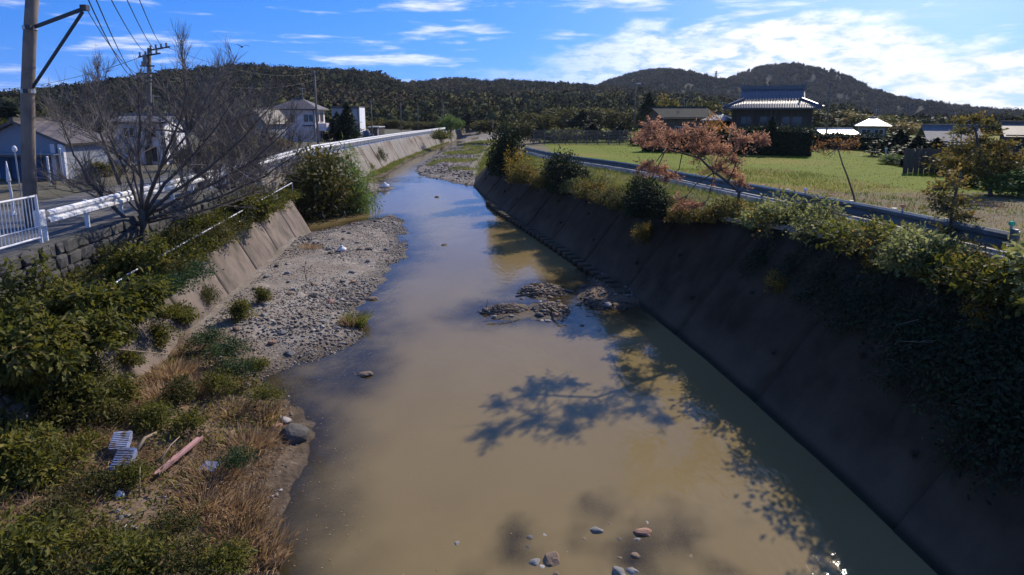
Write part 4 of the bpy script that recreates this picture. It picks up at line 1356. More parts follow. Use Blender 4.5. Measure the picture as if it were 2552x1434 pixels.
clump_tree('turning_tree', 304, tuple(at_z(2470, 490, 2.5)), cl([(2400, 330, 22), (2430, 300, 16), (2460, 305, 14), (2480, 320, 12), (2390, 300, 10), (2440, 350, 34), (2400, 375, 36), (2480, 370, 34), (2520, 395, 40), (2450, 400, 44), (2380, 410, 36), (2420, 425, 40), (2500, 420, 40)], 27), ML_mix, 'tree with sparse turning leaves against the sky at the right edge', None, 420, .13, .08, .09,
           trunk=[tuple(at_z(2470, 490, 2.5)), tuple(at_y(2455, 430, 27)), tuple(at_y(2440, 370, 27)), tuple(at_y(2430, 320, 27))])

G4 = 'shrubs on the right verge'
# row of pale green shrubs along the right crest
row = [(1885, 545, .78), (1940, 560, .80), (1995, 572, .70), (2050, 592, .82), (2110, 612, .80), (2170, 632, .85), (2225, 655, .85), (2290, 690, .88), (2350, 712, .80), (2410, 745, .85), (2470, 780, .9), (2530, 830, .95), (2180, 600, .6), (2300, 640, .6), (2430, 700, .65), (2540, 770, .8), (2120, 580, .55)]
row = [(a_, b_, s_ * random.choice([.7, .85, 1.0, 1.15, 1.4]) * (1.15 if a_ > 2350 else 1.0)) for a_, b_, s_ in row]
where = ['beside the salmon tree trunk', 'second from the salmon tree', 'third from the salmon tree', 'left of the orange topped sapling', 'under the orange topped sapling', 'right of the orange topped sapling', 'hanging over the wall crest', 'at the middle of the crest row', 'below the yellowing sapling', 'right of the yellowing sapling',
         'near the right edge of the picture', 'at the right edge over the dark wall', 'behind the row near the guardrail reflector', 'behind the row left of the yellowing sapling', 'before the pale kerb at the right', 'before the end of the guardrail', 'behind the row by the sapling stem']
for (px, py, s), w in zip(row, where):
    yy = float(np.interp(px, [1850, 2050, 2300, 2552], [17.0, 14.2, 10.6, 8.2]))
    p = at_y(px, py, yy)
    x = max(p.x, float(I(p.y, RCX)) - .1)
    put_plant('verge_shrub', random.choice(crest + crest + low + mixs), (x, p.y, float(I(p.y, RCZ)) - .08), s * 1.05, ru(0, 6), 'pale green leafy shrub ' + w, 'shrub', 'row of pale green shrubs on the right crest')
# shrubs and small trees further along the right bank
for nm, pr, px, py, yy, s, sz, lab in [
    ('evergreen_tree', ever, 1262, 412, 42, 1.15, 1.9, 'dark upright evergreen at the far end of the right wall'), ('evergreen_shrub', ever, 1245, 418, 45, .9, 1.0, 'dark evergreen shrub left of the yellow shrub'),
    ('yellow_shrub', yellowb, 1290, 405, 40, 1.15, 1.5, 'tall yellow leaved shrub before the dark evergreen'), ('yellow_shrub', yellowb, 1325, 425, 36, 1.1, .8, 'low yellow leaved shrub on the right crest'), ('orange_shrub', mixb, 1305, 432, 36, .9, .9, 'brown and orange shrub on the right crest'),
    ('evergreen_shrub', ever, 1400, 462, 31, 1.0, 1.15, 'large dark evergreen shrub in the middle of the right crest'), ('evergreen_shrub', ever, 1435, 455, 31.5, .75, .8, 'smaller dark shrub right of the large evergreen'), ('verge_bush', bush, 1375, 450, 33, .8, .8, 'olive bush left of the large evergreen shrub'),
    ('turning_shrub', mixb, 1495, 470, 27.5, .75, .75, 'brownish low shrub between the large evergreen and the salmon tree'), ('turning_shrub', mixb, 1455, 465, 29, .6, .6, 'small brownish shrub beside the large evergreen'), ('verge_bush', bush, 1530, 490, 25, .6, .5, 'low olive bush by the crest before the salmon tree'),
    ('evergreen_shrub', ever, 1612, 530, 20.5, .62, .72, 'dark evergreen shrub under the salmon tree'), ('evergreen_shrub', ever, 1590, 515, 21.5, .5, .8, 'narrow dark evergreen left of the salmon leaves'), ('evergreen_shrub', ever, 1655, 535, 19.8, .42, .42, 'low dark shrub at the foot of the salmon tree'),
    ('turning_shrub', mixb, 1780, 540, 18.2, .55, .42, 'low brown shrub on the grass under the salmon tree'), ('turning_shrub', mixb, 1700, 545, 18.8, .5, .45, 'orange brown shrub beside the light coping edge'), ('verge_bush', bush, 1545, 500, 23.5, .5, .4, 'low bush trailing over the shaded wall crest')]:
    p = at_y(px, py, yy)
    put_plant(nm, random.choice(pr), (p.x, p.y, float(I(p.y, RCZ)) - .06), s, ru(0, 6), lab, 'tree' if 'tree' in nm else 'shrub', G4, sz=sz)
# dark creepers hanging on the near part of the right wall, some yellow and brownish tufts
def on_wall(px, py):
    d = ray(px, py)
    best = None
    for yy in np.arange(6, 50, .05):
        p = Vector((0, 0, CAMZ)) + d * (yy / d.y)
        bx, cx, cz = float(I(yy, RBP)), float(I(yy, RCX)), float(I(yy, RCZ))
        if p.x >= bx + (cx - bx) * max(p.z, 0) / cz:
            return p
    return p
ci = 0
for px, py, s in [(1900, 640, .7), (1980, 660, .7), (2060, 700, .8), (2130, 740, .8), (2200, 760, .9), (2270, 800, .9), (2350, 830, .9), (2430, 870, .9), (2500, 930, 1.), (2300, 900, .8), (2480, 1020, 1.), (2540, 1100, .9), (2530, 880, 1.)]:
    p = on_wall(px, py)
    o = put_plant('creeper', random.choice(vine), p, s * .8, 0, 'dark creeper on the shaded right wall, ' + ('upper' if py < 770 else 'middle' if py < 930 else 'low') + ' on the wall ' + ('below the salmon tree' if px < 2020 else 'below the orange topped sapling' if px < 2210 else 'below the yellowing sapling' if px < 2420 else 'at the right edge'), 'creeper', 'creepers on the shaded right wall')
    o.rotation_euler = (0, R(-50), ru(-.4, .4))
for px, py, s, pr, w in [(1610, 590, .42, mixb, 'brownish tuft on the shaded wall below the light coping'), (1942, 712, .35, yellowb, 'yellow tuft growing on the shaded wall'), (2455, 800, .34, yellowb, 'bright yellow tuft among the creepers at the right'), (2185, 665, .28, yellowb, 'small yellow tuft under the pale shrubs')]:
    p = on_wall(px, py)
    o = put_plant('wall_tuft', random.choice(pr), p, s, 0, w, 'plant')
    o.rotation_euler = (0, R(-40), ru(0, .5))
# dead branches on the wall
g = np.random.default_rng(71)
p = on_wall(2180, 890)
A0, A1 = [], []
q0 = np.array(p) + np.array([-.05, 0, 0])
for k in range(26):
    a = q0 + np.array([g.uniform(0, .6), g.uniform(-.5, .2), g.uniform(-.1, .3)])
    e = a + np.array([g.uniform(.0, .9), g.uniform(-1.0, -.1), g.uniform(-.3, .7)])
    e2 = (a + e) / 2 + np.array([-.1, 0, .12])
    A0 += [a, e2]; A1 += [e2, e]
V, F = batch_twigs(np.array(A0), np.array(A1), .008, .005)
tag(link_mesh('dead_branch', np_mesh('dead_branch', V, F, mat=mat_noise('dry_twig', (.16, .14, .11), (.26, .23, .18), 5, .9, 0))), 'pale dead twigs sprawling over the shaded right wall', 'branch')

# bush on the second gravel bar, two kinds of leaf
p = at_z(800, 540, .25)
put_plant('tall_bush', bush[0], (p.x - .5, p.y + 1.2, .2), 1.9, 1.0, 'tall dark olive bush standing on the far gravel bar by the wall corner', 'bush', sz=2.35)
put_plant('pale_bush', freshb[0], (p.x + 1.0, p.y + 3.6, .2), 1.45, 2.0, 'fresh green feathery bush right of the dark olive one', 'bush', sz=2.15)
put_plant('tall_bush', bush[1], (p.x - 2.0, p.y + 4.5, .5), 1.6, 2.7, 'brown olive bush behind the guardrail end on the far bar', 'bush', sz=2.1)
for px, py, z, s, pr, w in [(920, 420, .5, 1.0, low, 'at the far foot of the wall'), (1100, 345, 2.0, 3.0, low, 'below the far end of the white guardrail')]:
    veg('foot_shrub', pr, px, py, z, s, 'green shrub ' + w, None)
for px, py, s, w in [(948, 390, 1.6, 'dark creeper on the far concrete wall, nearest one'), (940, 395, 1.0, 'small dark creeper beside the nearest far creeper'), (1095, 348, 2.0, 'drooping creeper at the far end of the concrete wall')]:
    d = ray(px, py)
    for yy in np.arange(40, 145, .2):
        q = Vector((0, 0, CAMZ)) + d * (yy / d.y)
        if q.x <= float(I(yy, LBP)) + (float(I(yy, GLX)) - float(I(yy, LBP))) * max(q.z, 0) / 2.6:
            break
    o = put_plant('wall_creeper', lowolive[0], q, s * .8, 0, w, 'creeper')
    o.rotation_euler = (0, R(50), 0)

# single trees of the middle distance
def crown_proto(seed, n, leafmat, conical=False, L=.42, W=.26, ncl=40):
    g = np.random.default_rng(seed)
    P, D, U, Ls, Ws, v, ctr = leaf_cloud(g, n, (1.0, 1.0, 1.55), L * .4, W * .4, ncl, .30, shell=.42, base=.25)
    if conical:
        f = np.clip(1.15 - P[:, 2] / 1.9, .08, 1)[:, None]
        P[:, :2] *= f
    V, F, a = batch_leaves(P, D, U, Ls, Ws, v)
    cm = np_mesh('crown', V, F, v=a, mat=leafmat)
    mb = MB().tube([(0, 0, -.15), (.02, .01, .5), (-.02, .02, 1.1)], [.07, .05, .02], 6)
    for k in range(5):
        a_ = k * 1.3
        mb.tube([(0, 0, .35 + .1 * k), (.5 * math.cos(a_), .5 * math.sin(a_), .8 + .12 * k)], [.03, .01], 4)
    tmp = mb.build('trunk', M_bark)
    tm = tmp.data
    bpy.data.objects.remove(tmp)
    return cm, tm
tr_ol = [crown_proto(400 + i, 2200, ML_olive) for i in range(2)]
tr_mx = [crown_proto(410 + i, 2000, ML_mix) for i in range(2)]
tr_ev = [crown_proto(420 + i, 2400, ML_ever, True) for i in range(2)]
tr_fr = [crown_proto(430 + i, 2000, ML_fresh) for i in range(1)]
def tree(name, protos, px, pytop, y, w, label, group=None, zb=None):
    """w: crown radius in m; height from the pixel of the top"""
    top = at_y(px, pytop, y)
    z0 = float(zg(top.x, y)) if zb is None else zb
    h = max(top.z - z0, w * .8)
    o = put_plant(name, random.choice(protos), (top.x, y, z0 - .05), w, ru(0, 6), label, 'tree', group, parts=('crown', 'trunk'), sz=h / 1.85)
    return o
tree('dark_tree', tr_ev, 20, 268, 70, 4.0, 'dark green tree at the left edge behind the grey workshop', None, 2.6)
tree('dark_tree', tr_ol, -20, 285, 60, 4.0, 'olive tree cut off by the left edge behind the workshop', None, 2.6)
tree('olive_tree', tr_ol, 100, 275, 75, 3.4, 'olive tree behind the near utility pole', None, 2.6)
tree('garden_tree', tr_ev, 862, 268, 78, 2.4, 'dark rounded garden conifer right of the hip-roofed house', None, 2.2)
tree('garden_tree', tr_ev, 838, 290, 79, 2.2, 'shorter dark garden conifer against the hip-roofed house', None, 2.2)
tree('garden_tree', tr_ol, 812, 375, 48, 1.2, 'olive shrub tree by the start of the far guardrail', None, 1.8)
GV = 'trees standing out of the valley floor'
for px, pt, y, w, pr, lab in [(990, 298, 150, 3.4, tr_ol, 'round olive tree behind the far guardrail, left one'), (1035, 302, 140, 3.0, tr_ol, 'round olive tree behind the far guardrail, middle one'), (1060, 296, 146, 2.4, tr_ev, 'dark slim tree behind the far guardrail'),
                              (1085, 300, 142, 2.8, tr_ol, 'olive tree near the end of the far guardrail'), (1122, 290, 138, 2.8, tr_fr, 'bright green bush at the end of the far guardrail'), (1165, 305, 150, 4.5, tr_ev, 'dark evergreen where the river disappears'),
                              (1200, 312, 160, 4.5, tr_ev, 'dark tree right of the vanishing river'), (1140, 318, 156, 3.6, tr_ev, 'dark tree left of the vanishing river'), (1220, 300, 120, 3.6, tr_ol, 'olive tree behind the end of the right wall'),
                              (1400, 268, 150, 5.5, tr_ol, 'broad olive tree behind the grey pen fence'), (1500, 262, 165, 5.5, tr_ol, 'pale olive grove tree behind the pen fence'), (1450, 280, 130, 4.5, tr_ev, 'dark tree just behind the pen fence'),
                              (1340, 278, 140, 5, tr_ol, 'olive tree left behind the pen fence'), (1560, 270, 130, 4.5, tr_ol, 'olive tree beside the thin lamp pole'), (1620, 240, 120, 3.4, tr_ev, 'tall dark tree right of the thin lamp pole'),
                              (1665, 238, 125, 3.2, tr_mx, 'brownish tall tree left of the tile-roofed house'), (1770, 245, 110, 4, tr_ol, 'olive tree just left of the tile-roofed house'), (2080, 288, 150, 6, tr_ol, 'broad olive tree right of the tile-roofed house'), (2150, 300, 140, 5, tr_mx, 'brownish tree behind the shiny hipped roof'),
                              (2240, 322, 110, 4, tr_mx, 'dark brown tree behind the bamboo screen'), (1290, 300, 100, 3, tr_ol, 'olive tree above the yellow shrub'), (940, 300, 150, 3.5, tr_mx, 'brownish tree behind the small shed')]:
    tree('valley_tree', pr, px, pt, y, w, lab, GV, zb=2.3)
tree('screen_tree', tr_ev, 2240, 335, 52, 2.6, 'dark bushy tree left of the pale tiled roof', None, 2.45)
tree('screen_tree', tr_ev, 2290, 345, 46, 2.2, 'dark bush below the pale tiled roof', None, 2.45)
tree('screen_tree', tr_ev, 2340, 350, 43, 2.2, 'dark bush under the pale roof corner', None, 2.45)
tree('screen_tree', tr_mx, 2410, 372, 36, 2.0, 'brown green bush before the pale tiled roof', None, 2.45)
tree('edge_bush', tr_ev, 2495, 405, 30, 1.9, 'large dark bush at the right edge of the field', None, 2.5)
tree('edge_bush', tr_mx, 2455, 415, 31, 1.5, 'yellow brown bush left of the large dark bush', None, 2.5)
tree('edge_bush', tr_fr, 2548, 425, 26, 1.3, 'fresh green bush cut by the right edge', None, 2.5)
tree('low_bush', tr_fr, 2225, 392, 44, .9, 'small bright bush at the end of the field path', None, 2.45)
tree('low_bush', tr_ev, 2262, 400, 42, 1.0, 'low dark bush right of the small bright bush', None, 2.45)
# clipped hedge and garden trees before the tile-roofed house
def hedge(name, a, b, w, h, z, label, seed):
    g = np.random.default_rng(seed)
    a, b = np.array(a[:2]), np.array(b[:2])
    root = empty(name, (a[0], a[1], z), 0, label, 'hedge')
    u = (b - a); Lh = np.linalg.norm(u); u = u / Lh; nn = np.array([-u[1], u[0]])
    n = int(900 * Lh * h / 6)
    t = g.random(n) * Lh; s = g.uniform(-1, 1, n) * w / 2; zz = g.random(n) * h
    face = g.integers(0, 3, n)
    s = np.where(face == 0, np.sign(s) * w / 2, s); zz = np.where(face == 1, h, zz); s = np.where(face == 2, -w / 2, s)
    jit = g.normal(0, .10, (n, 3))
    top = (fbm(t * .8, t * 0 + seed, seed) - .5) * .5
    P = np.stack([u[0] * t + nn[0] * s, u[1] * t + nn[1] * s, zz * (1 + top / h)], 1) + jit
    V, F, v = batch_leaves(P, rand_dirs(n, g), rand_dirs(n, g), g.uniform(.15, .3, n), g.uniform(.1, .2, n), g.random(n))
    link_mesh('foliage', np_mesh('foliage', V, F, v=v, mat=ML_ever), None, root)
    c = (u * Lh / 2)
    MB().box((c[0], c[1], h * .46), (Lh * .98, w * .85, h * .9), rz=math.atan2(u[1], u[0])).build('core', M_ever_core, root)
M_ever_core = mat_noise('hedge_core', (.008, .012, .006), (.02, .026, .012), 3, 1, .3)
hedge('clipped_hedge', at_y(1822, 380, 56), at_y(2025, 380, 53), 2.0, 2.3, 2.45, 'tall dark clipped hedge below the tile-roofed house', 1)
hedge('garden_hedge', at_y(1600, 372, 60), at_y(1815, 380, 57), 1.4, 1.7, 2.45, 'lower dark hedge left of the tall clipped one', 2)
hedge('boundary_hedge', at_y(2030, 360, 66), at_y(2200, 365, 60), 1.2, 1.4, 2.45, 'dark hedge below the white shed roof', 3)
tree('garden_pine', tr_ev, 1925, 300, 54, 1.1, 'small dark garden pine before the house wall', None, 2.5)
tree('garden_maple', [crown_proto(440, 1500, ML_orange)], 1785, 272, 58, 1.4, 'orange garden maple left of the tile-roofed house', None, 2.5)

GP = 'dark bushes behind the pen fence'
for px, pt, y, w, lab in [(1345, 318, 78, 2.2, 'dark bush behind the left end of the pen fence'), (1410, 316, 80, 2.4, 'dark bush behind the middle of the pen fence'), (1480, 312, 80, 2.6, 'larger dark bush behind the pen fence'), (1545, 314, 79, 2.2, 'dark bush behind the right end of the pen fence'), (1600, 330, 70, 1.6, 'dark bush right of the pen fence')]:
    tree('pen_bush', tr_ol + tr_ev, px, pt, y, w, lab, GP, 2.4)
for px, pt, y, w, lab in [(215, 395, 30, 1.1, 'brown brushy shrub right of the workshop'), (250, 402, 31, 1.1, 'brown brushy shrub below the white house'), (470, 400, 40, 1.6, 'brown shrub right of the white house'), (540, 390, 44, 1.8, 'brown shrub in the twigs before the small grey house'), (610, 375, 50, 1.8, 'brown shrub below the small grey house'), (680, 372, 56, 1.8, 'brown shrub before the hip-roofed house')]:
    tree('roadside_shrub', tr_mx, px, pt, y, w, lab, 'brown shrubs along the left road', 2.8)
for px, py, z, sc, w in [(90, 960, 1.0, .7, 'low on the river wall near the left edge'), (190, 930, 1.1, .6, 'hanging low on the river wall'), (300, 850, 1.5, .55, 'trailing over the crest below the pipe rail end'), (420, 790, 1.2, .55, 'growing in a wall joint of the pinkish concrete')]:
    veg('trailing_weed', low, px, py, z, sc, 'yellow green weed ' + w, G1, 'weed')

g = np.random.default_rng(99)
n = 26000
Y = g.uniform(6, 40, n); X = I(Y, GRX) + .5 + 11 * g.random(n) ** 1.3
near_ = X - I(Y, GRX)
Zs = np.where(near_ < 3.4, (I(Y, GRZ) - .1) + (near_ - .2) / 3.2 * (.25 * (I(Y, GRZ) - FZ(Y)) + FZ(Y) - I(Y, GRZ) + .1), FZ(Y) + .25 * (I(Y, GRZ) - FZ(Y)) * np.clip(1 - (near_ - 3.4) / 4.6, 0, 1)) - .03
P = np.stack([X, Y, Zs], 1)
k = fbm(X * .5, Y * .25, 66, 3)
blades('stubble_grass', P[k > .5], g, ML_grass, .08, .30, .012, 1.0, 'patchy green grass between the guardrail and the field')
blades('stubble_straw', P[k <= .5], g, ML_straw, .06, .22, .012, 1.2, 'dry stubble between the guardrail and the field')

# plants rooted in the face of the left wall
for y, w in [(4.6, 'below the picture edge'), (5.6, 'in the bottom left corner'), (6.6, 'above the bottom left corner'), (7.5, 'at the left edge, lower part'), (8.4, 'at the left edge, middle part'), (9.3, 'left of the crates near the wall'), (10.2, 'above the crates near the wall'), (11.2, 'under the broad-leaved clump'), (12.4, 'at the left end of the bare concrete'), (14.0, 'in the middle of the bare concrete'), (15.6, 'at the right end of the bare concrete'), (17.2, 'above the dark green patch')]:
    for lev, zz in (('high', 1.45), ('low', .65)):
        if (y > 12 or 7 < y < 10) and lev == 'high':
            continue
        x = float(I(y, LBP)) - 1.05 * zz / LH
        o = put_plant('wall_plant', random.choice(weed + low + lowolive), (x + .05, y + ru(-.3, .3), zz), ru(.62, .85) if y < 12 else ru(.5, .62), ru(0, 6), 'leafy plant ' + lev + ' on the left river wall ' + w, 'plant', 'plants on the face of the left river wall')
        o.rotation_euler = (0, R(ru(20, 45)), ru(-.5, .5))

# taller olive weeds on the wall side of the flood bank
tallw = [plant_proto(510 + i, 1500, (.55, .55, .75), .12, .05, 34, .2, ML_olive if i else ML_weed, M_stem, .008, droop=.35) for i in range(3)]
for px, py, sc, w in [(150, 1075, 1.0, 'nearest the bare wall patch'), (235, 1040, .95, 'above the crates'), (300, 1000, .8, 'under the long dry stalk'), (95, 1200, 1.1, 'by the left edge at crate height'), (60, 1440, 1.1, 'in the bottom left corner'), (330, 1440, .8, 'at the bottom left of centre'), (390, 1060, .6, 'above the pink plank'), (450, 990, .6, 'below the wall foot shrubs')]:
    veg('tall_bank_weed', tallw, px, py, .45, sc * .85, 'tall olive weed on the flood bank ' + w, 'tall weeds on the flood bank', 'weed')
# loose branches hanging over the right crest
g = np.random.default_rng(123)
for k, (px, py, w) in enumerate([(1960, 585, 'near the salmon tree'), (2090, 615, 'below the orange topped sapling'), (2230, 665, 'in the middle of the row'), (2340, 715, 'below the yellowing sapling'), (2450, 780, 'near the right edge')]):
    yy = float(np.interp(px, [1850, 2050, 2300, 2552], [17.0, 14.2, 10.6, 8.2]))
    o0_ = np.array([float(I(yy, RCX)) + .1, yy, float(I(yy, RCZ)) + .2])
    A0, A1, Lp = [], [], []
    for j in range(9):
        d = nrm(np.array([[-1.0, g.normal(0, .6), g.uniform(.2, .8)]]))[0]
        p0 = np.array([0, g.normal(0, .12), 0.0])
        for s_ in range(5):
            p1 = p0 + d * g.uniform(.14, .24)
            d = nrm((d + np.array([-.05, 0, -.32]) + g.normal(0, .1, 3))[None])[0]
            A0.append(p0); A1.append(p1)
            for q in range(7):
                Lp.append(p0 + (p1 - p0) * g.random() + g.normal(0, .03, 3))
            p0 = p1
    root = empty('hanging_branch', tuple(o0_), 0, 'loose leafy branch hanging over the right wall crest ' + w, 'branch', 'branches hanging over the right crest')
    V, F = batch_twigs(np.array(A0), np.array(A1), .008, .006)
    link_mesh('stem', np_mesh('stem', V, F, mat=M_stem), None, root)
    Lp = np.array(Lp); n = len(Lp)
    V, F, a = batch_leaves(Lp, rand_dirs(n, g), nrm(rand_dirs(n, g) + np.array([0, 0, .8])), g.uniform(.05, .12, n), g.uniform(.03, .065, n), g.random(n))
    link_mesh('foliage', np_mesh('foliage', V, F, v=a, mat=ML_crest if k % 2 else ML_mix), None, root)

# ragged verge growth that joins the single shrubs of the right bank
ragged = [plant_proto(530 + i, 1700, (.9, .7, .6), .10, .05, 34, .24, [ML_olive, ML_mix, ML_crest][i], M_stem, .007, shell=.35, droop=.3) for i in range(3)]
for k, (px, py, sc, w) in enumerate([(1275, 408, 1.1, 'between the dark evergreen and the yellow shrub'), (1345, 432, 1.0, 'right of the low yellow shrub'), (1425, 468, .9, 'at the foot of the large evergreen shrub'), (1470, 478, .8, 'beside the small brownish shrub'), (1510, 488, .9, 'left of the low olive bush'), (1560, 505, .8, 'left of the narrow dark evergreen'), (1640, 528, .7, 'between the dark evergreens'), (1680, 538, .8, 'under the left arm of the salmon tree'), (1745, 545, .7, 'on the grass under the salmon tree'), (1815, 548, .8, 'at the foot of the salmon tree trunk'), (1870, 520, .8, 'behind the first pale shrub by the kerb'), (1930, 525, .7, 'by the kerb right of the salmon tree'), (2010, 545, .8, 'by the kerb left of the orange topped sapling'), (2080, 560, .7, 'by the kerb at the orange topped sapling'), (2270, 625, .7, 'by the kerb left of the yellowing sapling'), (2400, 660, .7, 'by the kerb right of the yellowing sapling')]):
    yy = float(np.interp(px, [1230, 1400, 1600, 1850, 2050, 2300, 2552], [43, 31.5, 21.5, 17.6, 15.2, 11.6, 8.8]))
    p = at_y(px, py, yy)
    t_ = np.clip((p.x - float(I(yy, RCX))) / (float(I(yy, GRX)) - float(I(yy, RCX))), 0, 1)
    zz = float(I(yy, RCZ)) * (1 - t_) + (float(I(yy, GRZ)) - .16) * t_
    put_plant('verge_bramble', ragged[k % 3], (max(p.x, float(I(yy, RCX)) + .1), yy, zz - .05), sc, ru(0, 6), 'ragged bramble on the right verge ' + w, 'bramble', 'brambles on the right verge')

# ================================================================== built things
M_white = mat_noise('white_paint', (.62, .62, .62), (.80, .80, .80), 3, .45, .1, 20, stain=(.40, .34, .28), stain_scale=3.0, stain_lo=.6, stain_hi=.72, spec=.5)
M_rail_shade = mat_noise('shade_tinted_white_paint', (.055, .090, .110), (.085, .125, .145), 1.5, .5, .12, 14, stain=(.05, .06, .065), stain_scale=1.2, spec=.5)  # sky-tinted shade of a backlit white rail, put into the paint colour
M_galv = mat_noise('galvanised_steel', (.36, .36, .37), (.52, .52, .53), 6, .42, .1, 30, metal=.6, spec=.5)
M_conc = mat_noise('pole_concrete', (.15, .12, .10), (.24, .20, .165), 4, .9, .25, 30, stretch=(1, 1, .3), stain=(.13, .11, .10), stain_scale=1.5)
M_dkmet = mat_noise('dark_steel', (.035, .035, .04), (.07, .07, .075), 6, .5, .1, 30, metal=.5)
M_wire = mat_noise('wire_black', (.02, .02, .025), (.035, .035, .04), 6, .6, 0)
M_ins = mat_noise('insulator_grey', (.10, .10, .11), (.18, .18, .19), 6, .35, 0)
M_tile = mat_noise('dark_roof_tile', (.060, .062, .070), (.105, .108, .118), 5, .40, .1, 7, stretch=(1, 1, 1), spec=.7, bdist=.01)
M_slate = mat_noise('brown_slate_roof', (.085, .07, .062), (.15, .125, .11), 2.5, .6, .3, 8)
M_gtile = mat_noise('pale_grey_tile', (.10, .10, .105), (.20, .20, .205), 3.5, .7, .5, 6, stain=(.17, .17, .17), stain_scale=2, bdist=.04)
M_pink = mat_noise('pale_pink_render', (.60, .53, .53), (.72, .66, .66), 1.2, .9, .1, 20)
M_cream = mat_noise('cream_render', (.50, .48, .42), (.62, .60, .54), 1.2, .9, .1, 20)
M_grey = mat_noise('grey_render', (.24, .25, .26), (.33, .34, .35), 1.0, .9, .1, 20)
M_shop = mat_noise('blue_grey_cladding', (.19, .21, .25), (.26, .285, .33), .8, .7, .3, 9, stretch=(1, 1, .2))
M_wood = mat_noise('old_timber', (.075, .058, .043), (.14, .11, .082), 4, .9, .4, 30, stretch=(1, 1, .15))
M_darkw = mat_noise('dark_timber', (.040, .034, .029), (.085, .072, .06), 3, .85, .3, 25, stretch=(1, 1, .15))
M_glass = mat_noise('window_glass', (.015, .02, .026), (.03, .036, .045), 1, .12, 0, spec=.6)
M_blue = mat_noise('blue_door_paint', (.03, .065, .13), (.05, .10, .19), 2, .6, .1, 20)
M_wrender = mat_noise('white_render', (.66, .66, .70), (.80, .80, .82), 1.5, .85, .1, 20)
M_metalroof = mat_noise('white_sheet_roof', (.42, .43, .45), (.56, .57, .59), 1.5, .42, .15, 9, spec=.5, metal=.2, stain=(.22, .20, .18), stain_scale=1.2)
M_rust = mat_noise('rust_red', (.16, .06, .04), (.26, .11, .07), 4, .8, .2)

def windows(root, faces, wallmat=None, fm=None):
    """faces: list of (origin, u-dir, normal, u0, u1, z0, z1)"""
    for o, u, n, u0, u1, z0, z1 in faces:
        o, u, n = Vector(o), Vector(u), Vector(n)
        mb = MB()
        t = .07
        P = lambda a, z, k: o + u * a + Vector((0, 0, z)) + n * k
        for a, b_, c, d in ((u0, u1, z0, z0 + t), (u0, u1, z1 - t, z1)):
            mb.beam(P(a, (c + d) / 2, .04), P(b_, (c + d) / 2, .04), .10, t)
        for a in (u0 + t / 2, (u0 + u1) / 2, u1 - t / 2):
            mb.beam(P(a, z0 + t, .035), P(a, z1 - t, .035), t, .07)
        f = mb.build('window', fm or M_galv, root)
        pm = MB()
        pm.slab([P(u0 + t, z0 + t, .025), P(u1 - t, z0 + t, .025), P(u1 - t, z1 - t, .025), P(u0 + t, z1 - t, .025)], .012)
        pm.build('pane', M_glass, f)

